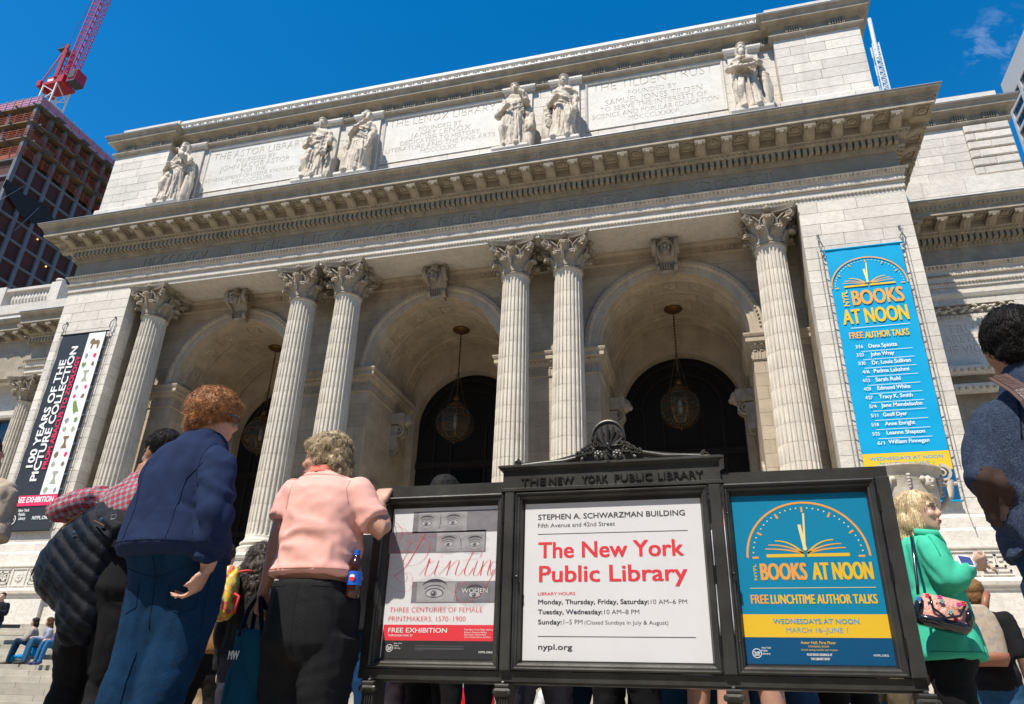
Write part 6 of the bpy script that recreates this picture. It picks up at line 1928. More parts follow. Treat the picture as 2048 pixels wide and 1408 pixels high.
def figure(label, x, Y, F, skin, top, bottom, head=None, yaw=0, hyaw=0, hpitch=0, hands=((0, 0, -1), (0, 0, -1)), hn=((1, 0, 0), (-1, 0, 0)), z0=GZ, group=None, vox=.016, cv=.02, hs=1.0,
           topz=None, sleeve=5, botz=None, shoes=_sh, fold_top=None, fold_bot=None, name='person', top_name='shirt', bot_name='trousers', hand_s=1.0, curl=.5, hairf=None, thumbs=(1, 1), grow=.012, bot_legs=6, cat='person', extra_top=None, no_feet=False, faceparts=None, sleeves=(None, None), flare=.022):
    H = F['H']
    R = empty(name, (x, Y, z0), label, cat, group); R.rotation_euler = (0, 0, radians(yaw))
    ct_ = (topz[1] if topz else .845 * H) - .05 * H; sl_ = [sleeves[i] if sleeves[i] is not None else sleeve for i in (0, 1)]
    b = MB(); loft(b, [(s[0], s[1], s[2], s[3] - .018, s[4] - .018) if s[0] < ct_ else s for s in F['torso']])
    for i, a in enumerate(('aL', 'aR')): limb(b, [(*p[:3], p[3] - .014) if k < sl_[i] - 1.4 else p for k, p in enumerate(F[a])])
    for l in ('lL', 'lR'): limb(b, [(*p[:3], max(.022, p[3] - .020)) if k < bot_legs else p for k, p in enumerate(F[l])])
    hc = head or F['head']
    HM = headM(hc, hyaw, hpitch, 0, hs)
    nb = F['torso'][-3]; nk = Vector((nb[1], nb[2], nb[0]))
    b.tube([nk, nk.lerp(Vector(hc), .45), HM((0, -.02, -.03))], [.062 * H / 1.7 * hs, .056 * H / 1.7 * hs, .055 * H / 1.7 * hs], 12)
    head_shape(b, HM)
    for s, a in ((0, 'aL'), (1, 'aR')):
        w = F[a][-1][:3]; hand(b, w, hands[s], hn[s], hand_s * H / 1.7, curl, thumbs[s])
    if not no_feet:
        for l in ('lL', 'lR'): shoe(b, F[l][-1][:3], 0, H / 1.75)
    link('body', remesh(b, 'body', vox, skin, None, 1), R)
    if top:
        t = MB(); hem, col_ = topz or (.50 * H, .845 * H)
        S1 = [s for s in F['torso'] if hem - .001 <= s[0] <= col_]
        # add a flared hem section
        low = min(F['torso'], key=lambda s: abs(s[0] - hem))
        S1 = [(hem, low[1], low[2], low[3] + grow + flare, low[4] + grow + flare)] + [(s[0], s[1], s[2], s[3] + grow + (.008 if s[0] < hem + .2 else 0), s[4] + grow) for s in S1 if s[0] > hem + .02]
        loft(t, S1, 28)
        sl = [sleeves[i] if sleeves[i] is not None else sleeve for i in (0, 1)]
        for i, a in enumerate(('aL', 'aR')):
            if sl[i]: 
                P = F[a]; n = int(sl[i]); fr = sl[i] - n; P2 = list(P[:n])
                if fr > 0 and n < len(P): q0, q1 = P[n - 1], P[n]; P2.append(tuple(q0[k] + (q1[k] - q0[k]) * fr for k in range(4)))
                t.ball(P2[0][:3], P2[0][3] + grow, 10, 8)
                P2[-1] = (*P2[-1][:3], P2[-1][3] + .006)
                limb_flat(t, P2, grow + .003)
        if extra_top: extra_top(t)
        link(top_name, remesh(t, top_name, cv, top, fold_top or folds(.007, (9, 9, 6), H), 2), R)
    if bottom:
        t = MB(); wz = botz or .60 * H
        S1 = [(s[0], s[1], s[2], s[3] + .010, s[4] + .010) for s in F['torso'] if s[0] <= wz]
        if len(S1) > 1: loft(t, S1, 24)
        for l in ('lL', 'lR'): limb_flat(t, [(*p[:3], p[3] + .010) for p in F[l][:bot_legs]], .004)
        link(bot_name, remesh(t, bot_name, cv, bottom, fold_bot or folds(.006, (8, 8, 9), H * 2), 2), R)
    if shoes and not no_feet:
        for l in ('lL', 'lR'):
            t = MB(); shoe(t, F[l][-1][:3], 0, H / 1.75 * 1.12); link('shoe', remesh(t, 'shoe', .018, shoes, None, 2), R)
    if hairf: hairf(R, HM)
    if faceparts: face_parts(R, HM, *faceparts)
    return R, HM


def short_hair(col, name='hair_short', amp=.003, strands=0, longer=0.0):
    hm = mat(name, col, .65, bump=.4, bscale=90, var=.3, vscale=40, spec=.15)
    def f(R, H):
        hair_mesh('hair', [((0, -.022, .042), .1, (.82, 1.0, .92)), ((0, -.062, -.005 - longer), .062, (1.05, .75, 1.1 + longer * 8))], H, hm, R, amp, 60, strands, .035, .002, seed=3, stretch=(1, 1, .5))
    return f


def long_hair(col, name='hair_long', drop=.16):
    hm = mat(name, col, .65, bump=.4, bscale=60, var=.35, vscale=30, spec=.15)
    def f(R, H):
        hair_mesh('hair', [((0, -.024, .042), .103, (.86, 1.0, .94)), ((0, -.06, -.05), .085, (1.15, .72, 1.2)), ((0, -.075, -.05 - drop * .6), .08, (1.1, .6, 1.3)), ((.068, .0, -.05), .035, (.6, 1.2, 2.2)), ((-.068, .0, -.05), .035, (.6, 1.2, 2.2))], H, hm, R, .006, 45, 0, stretch=(1, 1, .3), seed=2)
    return f


from mathutils.bvhtree import BVHTree


def seam(root, part, lines, r=.0016, m=None, name='stitching', lift=.0008):
    """thin stitched lines laid on the surface of a garment; lines are local point lists"""
    o = [c for c in root.children if c.name.split('.')[0] == part][0]
    me = o.data; bv = BVHTree.FromPolygons([v.co for v in me.vertices], [tuple(p.vertices) for p in me.polygons])
    mb = MB()
    for L in lines:
        Q = []
        for i in range(len(L) - 1):
            a, b = Vector(L[i]), Vector(L[i + 1]); n = max(2, int((b - a).length / .018))
            Q += [a.lerp(b, k / n) for k in range(n)]
        Q.append(Vector(L[-1])); P = []
        for q in Q:
            loc, nn, _, _ = bv.ray_cast(Vector((q.x, -1, q.z)), Vector((0, 1, 0)))
            if loc and (not P or (loc - P[-1]).length < .05): P.append(loc + nn * lift)
        if len(P) > 1: mb.tube(P, r, 4)
    return mb.build(name, m, root, True, kind='stuff', world=False)


# ------------------------------------------------------------------ woman in the navy jacket
def shifted(L, dx, dy=0): return [tuple([p[0] + dx, p[1] + dy, *p[2:]]) for p in L]


X0 = -2.12; F = std(1.70)
F['torso'] = [(.62, .01, .045, .10, .06), (.68, .01, .05, .15, .085), (.72, .01, .05, .160, .10), (.80, .01, .05, .185, .115), (.90, .01, .045, .19, .12), (.97, .01, .02, .19, .14), (1.0, .01, -.01, .197, .175), (1.1, .0, 0, .192, .155), (1.2, -.008, 0, .185, .148), (1.3, -.006, -.005, .178, .138), (1.37, -.0, -.01, .160, .118), (1.42, .012, -.01, .13, .10), (1.455, .022, 0, .098, .08), (1.485, .03, 0, .075, .068), (1.50, .035, .005, .062, .06), (1.52, .04, .01, .055, .055)]
F['aR'] = [(.155, -.05, 1.345, .058), (.198, -.08, 1.25, .057), (.236, -.10, 1.14, .053), (.235, -.09, 1.05, .050), (.218, -.06, .95, .034), (.215, -.055, .925, .028)]
F['aL'] = [(-.150, .0, 1.345, .055), (-.175, .06, 1.22, .050), (-.16, .12, 1.10, .045), (-.14, .17, 1.0, .038), (-.12, .19, .92, .028)]
F['lL'] = [(-.075, .05, .80, .10), (-.075, .04, .64, .088), (-.08, .01, .50, .076), (-.085, 0, .35, .074), (-.075, -.01, .18, .085), (-.075, -.01, .10, .08)]
F['lR'] = [(.098, .05, .80, .10), (.085, .04, .64, .088), (.075, .01, .50, .076), (.07, 0, .35, .074), (.075, -.01, .18, .085), (.075, -.01, .10, .08)]
NAVYJ = cloth('navy_fleece', (0.014, 0.026, 0.075)); JEAN = cloth('bright_denim', (0.004, 0.032, 0.085), vscale=14, var=.35, bump=.5)
AUB = mat('auburn_hair', (0.46, 0.20, 0.06), .42, var=.5, vscale=30, bump=.5, bscale=80, col2=(.17, .055, .015))


def auburn(R, H):
    hair_mesh('hair', [((0, -.024, .052), .120, (.90, 1.08, .98)), ((0, .055, .085), .055, (1.1, .9, .7)), ((0, -.075, -.01), .075, (1.1, .8, 1.15)), ((0, -.075, -.062), .045, (1.2, .7, .8)), ((.062, .01, .045), .045, (.6, 1.2, .9)), ((-.062, .01, .045), .045, (.6, 1.2, .9))],
              H, AUB, R, .0035, 85, 5200, .022, .0009, seed=5, curl=.003, drop=.3, voxel=.006, lift=.30)


def jacket_fold(p, n):
    a = folds(.010, (5, 5, 3.2), 2.0)(p, n) * (.35 + .65 * max(0, min(1, (1.45 - p.z) / .4)))
    arm = max(0, min(1, (p.x - .14) / .05))
    s = sin(p.z * 62 + p.x * 30 + 4 * nz(p * 9)) * .006 * arm
    return a * (1 - arm * .4) + s


blue_w, HB = figure('woman in navy jacket and blue jeans with short curly auburn hair, seen from behind', X0, 2.6, F, SK1, NAVYJ, JEAN, head=(.055, .01, 1.562), hyaw=-62, hpitch=-6, hs=.89,
                    hands=((.1, .1, -1), (-.35, .0, -1)), hn=((1, 0, 0), (-.9, -.4, .1)), topz=(.965, 1.51), sleeve=5, botz=1.04, vox=.011, cv=.012, fold_top=jacket_fold, fold_bot=trouser_folds(.008, 3.0),
                    top_name='jacket', bot_name='jeans', hairf=auburn, curl=.6, thumbs=(1, -1), hand_s=1.05, grow=.013)
mb = MB(); t = MB(); t.tube([(.076, -.005, .022), (.078, .06, .020), (.073, .096, .018)], .0028, 5); t.tube([(.073, .098, .018), (.066, .106, .022), (.030, .116, .022), (.012, .114, .012)], .0032, 5)
t.tube([(.070, .098, .018), (.066, .103, -.008), (.045, .110, -.014), (.018, .113, -.004)], .0030, 5)
mb.add([HB(p) for p in t.v], t.f); mb.build('glasses', mat('blue_spectacles', (.02, .08, .16), .3), blue_w, True, world=False)
DN = cloth('navy_thread', (.009, .017, .052)); DJ = cloth('denim_seam', (.003, .020, .056))
seam(blue_w, 'jacket', [[(-.10, -.3, 1.0), (-.10, -.3, 1.15), (-.12, -.25, 1.28), (-.13, -.2, 1.36)], [(.10, -.3, 1.0), (.09, -.3, 1.15), (.10, -.25, 1.26), (.145, -.2, 1.33)], [(-.25, -.15, 1.008), (-.1, -.3, 1.008), (.1, -.3, 1.008), (.25, -.1, 1.008)],
                        [(.14, -.2, 1.43), (.125, -.22, 1.36), (.13, -.22, 1.28), (.16, -.2, 1.22)], [(-.16, -.1, 1.42), (-.15, -.2, 1.34), (-.155, -.2, 1.26)], [(.26, -.12, .955), (.22, -.14, .953), (.18, -.1, .955)]], .0020, DN)
seam(blue_w, 'jeans', [[(.012, -.3, .96), (.012, -.3, .80), (.012, -.1, .70)], [(-.16, -.25, .93), (-.06, -.3, .90), (.012, -.3, .885)], [(.16, -.25, .93), (.07, -.3, .90), (.012, -.3, .885)], [(-.16, -.3, .88), (-.16, -.3, .78), (-.11, -.3, .755), (-.06, -.3, .78), (-.06, -.3, .86)],
                       [(.18, -.3, .88), (.18, -.3, .78), (.13, -.3, .755), (.08, -.3, .78), (.08, -.3, .86)], [(.2, -.05, .9), (.19, -.05, .6), (.17, -.05, .3)], [(-.03, -.1, .62), (-.03, -.1, .4), (-.04, -.1, .2)]], .0020, DJ)

# ------------------------------------------------------------------ woman in the pink polo shirt
X1 = -1.69; F = std(1.62)
F['torso'] = [(.60, 0, 0, .15, .11), (.68, 0, 0, .185, .15), (.76, .01, 0, .180, .155), (.84, .01, 0, .180, .155), (.93, .0, 0, .172, .150), (1.0, .0, 0, .162, .145), (1.08, .0, 0, .157, .14), (1.17, 0, 0, .156, .135), (1.26, .0, 0, .163, .128), (1.33, -.005, 0, .162, .112), (1.375, -.012, 0, .135, .085), (1.405, -.02, 0, .085, .07), (1.425, -.025, 0, .06, .06), (1.45, -.03, .0, .054, .055), (1.48, -.03, 0, .05, .05)]
F['aL'] = [(-.165, 0, 1.335, .058), (-.188, -.005, 1.27, .056), (-.195, -.01, 1.20, .050), (-.205, -.02, 1.11, .043), (-.228, .0, 1.01, .036), (-.252, .01, .915, .025), (-.256, .012, .90, .024)]
F['aR'] = [(.150, 0, 1.325, .058), (.19, .0, 1.26, .056), (.235, 0, 1.205, .052), (.285, .0, 1.150, .046), (.268, .03, 1.20, .038), (.240, .045, 1.275, .027), (.236, .05, 1.29, .025)]
F['lL'] = [(-.075, 0, .72, .115), (-.075, 0, .58, .105), (-.07, .01, .45, .095), (-.075, 0, .32, .09), (-.075, -.01, .16, .085), (-.075, -.01, .08, .08)]
F['lR'] = [(.100, 0, .72, .115), (.095, 0, .58, .105), (.09, .01, .45, .095), (.09, 0, .32, .09), (.09, -.01, .16, .085), (.09, -.01, .08, .08)]
PINK = cloth('pink_pique', (0.74, 0.40, 0.35), var=.06, vscale=5, bump=.12, bscale=300); BLKT = cloth('black_slacks', (0.012, 0.013, 0.015), rough=.75)
BLO = mat('ash_blonde_hair', (0.60, 0.47, 0.28), .42, var=.6, vscale=38, bump=.5, bscale=80, col2=(.17, .12, .07))


def ash(R, H):
    hair_mesh('hair', [((0, -.028, .048), .106, (.88, 1.0, .92)), ((0, .045, .082), .050, (1.2, 1.0, .6)), ((0, -.075, -.015), .080, (1.1, .75, 1.15)), ((.0, -.10, -.080), .055, (1.3, .8, .9)), ((.066, -.012, .015), .040, (.6, 1.1, 1.5)), ((-.066, -.012, .015), .040, (.6, 1.1, 1.5))],
              H, BLO, R, .007, 48, 4600, .034, .0010, seed=8, curl=.004, drop=1.2, voxel=.006, lift=.12, rnd=.7)


def collar(t):
    rs = []
    for z, g in ((1.395, .030), (1.42, .016), (1.437, .012)):
        rs.append([(-.025 + (.062 + g) * cos(2 * pi * j / 20), (.06 + g) * sin(2 * pi * j / 20), z + .012 * (-sin(2 * pi * j / 20))) for j in range(20)])
    t.rings(rs)


def polo_fold(p, n):
    d = Vector((p.x * 4.5 - p.z * 3.0, p.y * 4, p.z * 9 + p.x * 6.5))
    d += Vector((nz(p * 6) * .6, 0, nz(p * 7) * .6))
    k = max(0.25, min(1, (1.33 - p.z) / .2))
    return .013 * k * (1 - 2.3 * abs(nz(d))) + .003 * nz(p * 30)


pink_w, HP = figure('woman in pink polo shirt and black trousers, one hand on the notice board', X1, 3.0, F, SK1, PINK, BLKT, head=(-.040, .0, 1.488), hyaw=98, hpitch=-2, hs=.92,
                    hands=((-.05, .05, -1), (.0, .55, .84)), hn=((1, 0, 0), (0, .84, -.55)), topz=(.955, 1.425), sleeve=2.9, sleeves=(2.9, 3.3), botz=.95, vox=.0100, cv=.0115, fold_top=polo_fold, fold_bot=trouser_folds(.008, 6.0),
                    top_name='polo_shirt', hairf=ash, curl=.85, thumbs=(-1, 1), grow=.012, flare=.012, extra_top=None, hand_s=1.05, faceparts=((.42, .12, .10), (.25, .17, .1)))
t = MB(); collar(t); link('collar', remesh(t, 'collar', .008, cloth('coral_collar', (0.66, 0.20, 0.15)), None, 1), pink_w)
seam(pink_w, 'polo_shirt', [[(-.2, -.1, .975), (-.1, -.3, .970), (.1, -.3, .970), (.22, -.1, .975)], [(-.145, -.2, 1.40), (-.135, -.2, 1.32), (-.15, -.2, 1.24)], [(.13, -.2, 1.385), (.135, -.2, 1.32), (.155, -.2, 1.25)],
                           [(-.26, -.03, 1.135), (-.21, -.08, 1.13), (-.16, -.05, 1.135)], [(-.19, -.2, 1.385), (-.05, -.3, 1.395), (.10, -.3, 1.385)]], .0015, cloth('pink_seam', (.60, .26, .21)))
seam(pink_w, 'trousers', [[(.012, -.3, .95), (.012, -.3, .80), (.012, -.1, .66)], [(-.15, -.3, .905), (-.05, -.3, .90)], [(.07, -.3, .90), (.17, -.3, .905)], [(-.19, -.02, .9), (-.18, -.02, .6), (-.16, -.02, .3)]], .0018, cloth('black_seam', (.025, .026, .03)))
MB().tube([(.2475 + .031 * cos(a), .047 + .026 * sin(a), 1.278 + .01 * sin(a)) for a in [2 * pi * k / 14 for k in range(15)]], .0016, 4).build('bracelet', mat('gold', (.7, .45, .12), .25, 1), pink_w, True, world=False)
# cola bottle in her hip pocket: rests in a pocket, a thing of its own
bp = at(715, 1150, 2.98)
bo = empty('drink_bottle', (bp.x, 2.955, bp.z - .10), 'small cola bottle with blue cap standing in the back pocket of the black trousers', 'bottle')
MB().lathe([(.028, 0), (.031, .01), (.031, .09), (.029, .10), (.031, .11), (.030, .13), (.022, .155), (.012, .17), (.012, .178)], n=16).build('flask', mat('cola', (.03, .008, .005), .12, spec=.7), bo, True, world=False)
MB().lathe([(.0135, .176), (.0135, .198), (.010, .199)], n=14).build('cap', mat('blue_cap', (.01, .10, .5), .4), bo, 30.0, world=False)
MB().lathe([(.0318, .052), (.0318, .108)], n=20, cap=False).build('label', mat('blue_label', (.01, .11, .55), .45), bo, True, world=False)
mb = MB(); mb.add([(.012 * cos(a) + .005, -.0325, .080 + .014 * sin(a)) for a in [2 * pi * k / 14 for k in range(14)]], [tuple(range(14))]); mb.build('emblem', mat('emblem_red', (.7, .02, .03), .5), bo, world=False)
mb = MB(); mb.add([(.012 * cos(a) + .005, -.033, .0835 + .0105 * sin(a)) for a in [pi * k / 8 for k in range(9)]], [tuple(range(9))]); mb.build('emblem', P_WHITE, bo, world=False)

# tote bag hanging from her left hand
TB_ = cloth('petrol_canvas', (0.004, 0.075, 0.14), bump=.35); TBD = cloth('navy_canvas', (0.008, 0.012, 0.025))
tl_, tr_ = at(484, 1262, 2.97), at(542, 1262, 2.97)
tote = empty('tote_bag', (-1.93, 2.97, .0), 'petrol blue canvas tote bag with dark straps and white letters MW', 'bag')
t = MB(); loft(t, [(.28, -1.915, 2.97, .095, .05), (.20, -1.915, 2.97, .098, .055), (.05, -1.922, 2.975, .100, .06), (-.12, -1.93, 2.98, .102, .065), (-.16, -1.93, 2.98, .09, .05)][::-1], 24)
o = remesh(t, 'canvas', .011, TB_, folds(.008, (7, 7, 4), 12), 1); ob = link('canvas', o, tote, world=True)
t = MB(); loft(t, [(-.17, -1.93, 2.98, .092, .058), (-.12, -1.93, 2.98, .108, .072), (-.045, -1.926, 2.978, .1085, .070)], 24); t.build('base_panel', TBD, tote, True)
mb = MB()
for s in (-1, 1):
    for q in (0, .05): mb.tube([(-1.915 + s * (.055 - q * .2), 2.925 + q * 1.4, .25), (-1.94 + s * .03, 2.96 + q, .36), (-1.95, 2.995, .43)], .010, 5)
mb.build('strap', TBD, tote)
mb = MB(); letters(mb, 'MW', -1.995, -1.945, .16, .032, 2.912, .001, .03); mb.build('white_letters', P_WHITE, tote)

# ------------------------------------------------------------------ young man in the plaid shirt
def plaid_mat():
    m = bpy.data.materials.new('plaid_flannel'); m.use_nodes = True; nt = m.node_tree; N, L = nt.nodes, nt.links; b = N['Principled BSDF']; b.inputs['Roughness'].default_value = .85
    tc = N.new('ShaderNodeTexCoord'); sp = N.new('ShaderNodeSeparateXYZ'); rot = N.new('ShaderNodeMapping'); rot.inputs['Rotation'].default_value = (0, radians(18), 0)
    L.new(tc.outputs['Object'], rot.inputs[0]); L.new(rot.outputs[0], sp.inputs[0])
    def band(o, f, ph, lo):
        a = N.new('ShaderNodeMath'); a.operation = 'MULTIPLY_ADD'; a.inputs[1].default_value = f; a.inputs[2].default_value = ph; L.new(o, a.inputs[0])
        s = N.new('ShaderNodeMath'); s.operation = 'SINE'; L.new(a.outputs[0], s.inputs[0])
        r = N.new('ShaderNodeMapRange'); r.inputs[1].default_value = lo; r.inputs[2].default_value = lo + .25; L.new(s.outputs[0], r.inputs[0]); return r.outputs[0]
    def mix(f, a, c, k=1.0):
        if k != 1: q = N.new('ShaderNodeMath'); q.operation = 'MULTIPLY'; L.new(f, q.inputs[0]); q.inputs[1].default_value = k; f = q.outputs[0]
        x = N.new('ShaderNodeMix'); x.data_type = 'RGBA'; L.new(f, x.inputs[0])
        for s_, v in ((6, a), (7, c)):
            if isinstance(v, tuple): x.inputs[s_].default_value = v
            else: L.new(v, x.inputs[s_])
        return x.outputs[2]
    f = 205.0
    c = (0.022, 0.026, 0.06, 1)
    c = mix(band(sp.outputs[0], f, 0, .05), c, (.50, .48, .50, 1), .28); c = mix(band(sp.outputs[2], f, 0, .05), c, (.50, .48, .50, 1), .28)
    c = mix(band(sp.outputs[0], f, 3.14, .72), c, (.50, .02, .04, 1), .85); c = mix(band(sp.outputs[2], f, 3.14, .72), c, (.50, .02, .04, 1), .85)
    L.new(c, b.inputs['Base Color']); return m


F = std(1.74)
F['torso'] = [(a[0], a[1] + .055 * max(0, min(1, (a[0] - 1.1) / .3)), a[2], a[3], a[4]) for a in F['torso']]
F['aL'] = [(-.175, -.02, 1.345 + .03, .058), (-.235, -.07, 1.345, .054), (-.335, -.10, 1.30, .050), (-.30, .0, 1.315, .044), (-.19, .06, 1.36, .036), (-.13, .08, 1.39, .03)]
BLKJ = cloth('black_jeans', (0.012, 0.012, 0.014))
BH = mat('black_hair', (0.009, 0.008, 0.008), .55, bump=.3, bscale=90, spec=.15)
boy, HY = figure('young black-haired man in red and navy plaid shirt, quilted jacket over his arm', -2.845, 3.1, F, SK2, plaid_mat(), BLKJ, head=(.082, .025, 1.612), hyaw=72, hpitch=-2, hs=.93,
                 hands=((.8, .2, .3), (0, .1, -1)), topz=(1.10, 1.50), sleeve=4.6, botz=1.14, vox=.0105, cv=.0115, fold_top=folds(.008, (8, 8, 8), 4), fold_bot=trouser_folds(.009, 8), top_name='plaid_shirt',
                 hairf=lambda R, H: hair_mesh('hair', [((0, -.022, .046), .104, (.82, 1.02, .92)), ((0, .05, .078), .045, (1.3, .9, .6)), ((0, -.068, -.005), .06, (1.1, .72, 1.0))], H, BH, R, .0025, 60, 2600, .030, .0010, seed=11, drop=1.6, stretch=(1, .4, 1), lift=.06, rnd=.5),
                 faceparts=((.30, .10, .08), (.02, .02, .02)))
MB().box(-.17, .17, -.155, -.135, 1.10, 1.135).build('belt', BLACKM, boy, world=False)
# quilted jacket carried over the arm
YJ = 3.0; jk = empty('quilted_jacket', (at(160, 1150, YJ).x, YJ, at(160, 1290, YJ).z), 'dark navy quilted jacket with brown piping carried over the arm of the man in plaid', 'jacket')
out = [(262, 1012), (268, 1045), (245, 1085), (222, 1140), (205, 1200), (190, 1262), (168, 1292), (128, 1288), (124, 1225), (104, 1207), (80, 1184), (75, 1152), (92, 1110), (135, 1058), (175, 1028), (215, 1008)]
O = [at(*p, YJ) for p in out]; cen = sum(O, Vector()) / len(O)
t = MB(); rs = []
for k, yy in ((.0, -.085), (.45, -.085), (.8, -.065), (1.0, -.02), (1.0, .02), (.8, .06), (.3, .075)):
    kk = max(k, .02); rs.append([(cen.x + (p.x - cen.x) * kk, YJ + yy, cen.z + (p.z - cen.z) * kk) for p in O])
t.rings(rs)
def quilt(p, n):
    u = p.z * 1.0 + (p.x + 3.1) * .75; v = (p.x + 3.1) - p.z * .35
    return .011 * (abs(sin(u * 46)) ** .5) + .004 * abs(sin(v * 38 + 1.5 * nz(p * 8))) - .006 + .014 * nz(p * 6) + .008 * (1 - 2 * abs(nz(Vector((p.x * 8, p.y * 4, p.z * 3)))))
QN = cloth('navy_quilting', (0.004, 0.007, 0.014), rough=.45)
link('quilting', remesh(t, 'quilting', .0105, QN, quilt, 2), jk, world=True)
mb = MB(); E_ = [O[i] for i in (14, 13, 12, 11)]; mb.tube([(p.x - .006, YJ - .03, p.z) for p in E_], .004, 5)
p0 = at(190, 1042, YJ - .1); mb.tube([(p0.x, YJ - .105, p0.z), (p0.x + .04, YJ - .11, p0.z - .015), (p0.x + .07, YJ - .108, p0.z - .028)], .004, 5); mb.build('piping', cloth('brown_piping', (.16, .08, .04)), jk, kind='stuff')
mb = MB(); 
for u, v in ((148, 1066), (203, 1040)): q = at(u, v, YJ - .1); mb.ball((q.x, YJ - .103, q.z), .011, 8, 6, (1, .4, 1))
mb.build('snap', mat('blue_snap', (.01, .05, .10), .4), jk)
q = at(232, 1035, YJ - .1); MB().tube([(q.x - .012, YJ - .115, q.z - .012), (q.x + .012, YJ - .115, q.z - .008), (q.x + .012, YJ - .115, q.z + .012), (q.x - .012, YJ - .115, q.z + .008), (q.x - .012, YJ - .115, q.z - .012)], .003, 5).build('buckle', mat('steel', (.5, .5, .5), .35, .9), jk)

# ------------------------------------------------------------------ man in the grey-blue blazer at the right edge
F = std(1.66)
F['torso'] = [(.70, .02, 0, .15, .12), (.80, .02, 0, .19, .14), (.90, .01, 0, .20, .145), (1.0, .0, 0, .205, .14), (1.1, 0, 0, .198, .14), (1.2, 0, 0, .198, .135), (1.27, -.005, 0, .188, .12), (1.33, -.01, 0, .15, .10), (1.37, -.02, 0, .105, .08), (1.40, -.03, 0, .078, .07), (1.43, -.035, .0, .064, .062), (1.45, -.035, .005, .058, .058), (1.47, -.035, .005, .056, .056)]
F['aL'] = [(-.165, -.01, 1.275, .054), (-.208, -.02, 1.19, .054), (-.228, -.045, 1.10, .050), (-.205, -.03, 1.02, .046), (-.15, .12, 1.02, .042), (-.10, .20, 1.03, .03)]
F['aR'] = [(.19, -.01, 1.275, .060), (.235, -.02, 1.17, .058), (.25, -.03, 1.05, .052), (.24, .03, .95, .045), (.22, .10, .88, .03)]
MEL = cloth('melange_blue_wool', (0.018, 0.028, 0.058), var=.45, vscale=160, bump=.6, bscale=260, col2=(.055, .075, .12)); LEA = mat('brown_leather', (.055, .022, .014), .38, var=.3, vscale=20, bump=.3, bscale=120)


def blazer_fold(p, n):
    arm = max(0, min(1, (-p.x - .14) / .06))
    return folds(.010, (6, 6, 4), 5.5)(p, n) + arm * .008 * sin(p.z * 70 + p.x * 40 + 5 * nz(p * 8)) * max(0, min(1, (1.16 - p.z) / .08))


gent, HG_ = figure('man in grey-blue wool jacket with a leather shoulder strap, cut off by the right edge', 1.0, 2.4, F, SK2, MEL, cloth('dark_jeans', (.010, .035, .075), vscale=14), head=(-.055, .012, 1.515), hyaw=-10, hpitch=0,
                   topz=(.885, 1.455), sleeve=5.6, botz=.95, vox=.0105, cv=.0115, fold_top=blazer_fold, top_name='jacket', hs=.98, grow=.010,
                   hands=((.8, .5, 0), (0, .3, -1)), hairf=lambda R, H: hair_mesh('hair', [((0, -.024, .044), .104, (.83, 1.0, .92)), ((0, -.064, -.004), .064, (1.05, .72, 1.0)), ((0, .045, .075), .045, (1.3, .9, .6))], H, BH, R, .0035, 75, 3200, .022, .0011, seed=21, curl=.002, drop=.9, lift=.08, rnd=.8, voxel=.006))
t = MB(); rs = []
for z, g in ((1.385, .026), (1.42, .016), (1.447, .014)): rs.append([(-.035 + (.064 + g) * cos(2 * pi * j / 24), .003 + (.062 + g) * sin(2 * pi * j / 24), z - .014 * sin(2 * pi * j / 24)) for j in range(24)])
t.rings(rs); link('collar', remesh(t, 'collar', .009, MEL, None, 1), gent)
def peel(root, part, name, inside, m, lift=.003):
    """a patch sewn on a garment: the faces of the garment within a region, lifted slightly off it"""
    o = [c for c in root.children if c.name.split('.')[0] == part][0]; me = o.data
    fs = [p for p in me.polygons if inside(p.center)]; idx = {}; vs = []; out = []
    for p in fs:
        f = []
        for v in p.vertices:
            if v not in idx: idx[v] = len(vs); vs.append(me.vertices[v].co + me.vertices[v].normal * lift)
            f.append(idx[v])
        out.append(f)
    mb = MB(); mb.add(vs, out); return mb.build(name, m, root, True, world=False)


peel(gent, 'jacket', 'elbow_patch', lambda p: p.y < -.02 and ((p.x + .245) / .040) ** 2 + ((p.z - 1.045) / .080) ** 2 < 1, mat('brown_suede', (.032, .014, .010), .9))
mb = MB(); ml = MB(); P = []
def on_back(x, z): return -(sqrt(max(.0, 1 - (x / .232) ** 2)) * .158 + .012)
for k in range(14):
    t_ = k / 13; x = -.150 + .115 * t_; z = 1.405 - .50 * t_; y = on_back(x, z) - .006 + (.075 * max(0, 1 - t_ * 5)) - .012 * sin(pi * min(1, t_ * 2))
    P.append(Vector((x, y, z)))
for m_, w, off in ((mb, .026, 0), (ml, .015, .004)):
    rs = []
    for i, p in enumerate(P):
        d = (P[min(i + 1, 13)] - P[max(i - 1, 0)]).normalized(); s_ = d.cross(Vector((0, 1, 0))).normalized(); q = p - Vector((0, off, 0))
        rs.append([q - s_ * w, q - s_ * w - Vector((0, .004, 0)), q + s_ * w - Vector((0, .004, 0)), q + s_ * w])
    m_.rings(rs)
mb.build('strap', mat('webbing_brown', (.06, .028, .022), .7), gent, world=False); ml.build('strap', LEA, gent, world=False)
p = P[8]; d = (P[9] - P[7]).normalized(); s_ = d.cross(Vector((0, 1, 0))).normalized(); q = [p + d * a * .028 + s_ * b * .034 - Vector((0, .014, 0)) for a, b in ((-1, -1), (1, -1), (1, 1), (-1, 1), (-1, -1))]
MB().tube(q, .004, 6).build('buckle', mat('steel', (.5, .5, .5), .35, .9), gent, True, world=False)

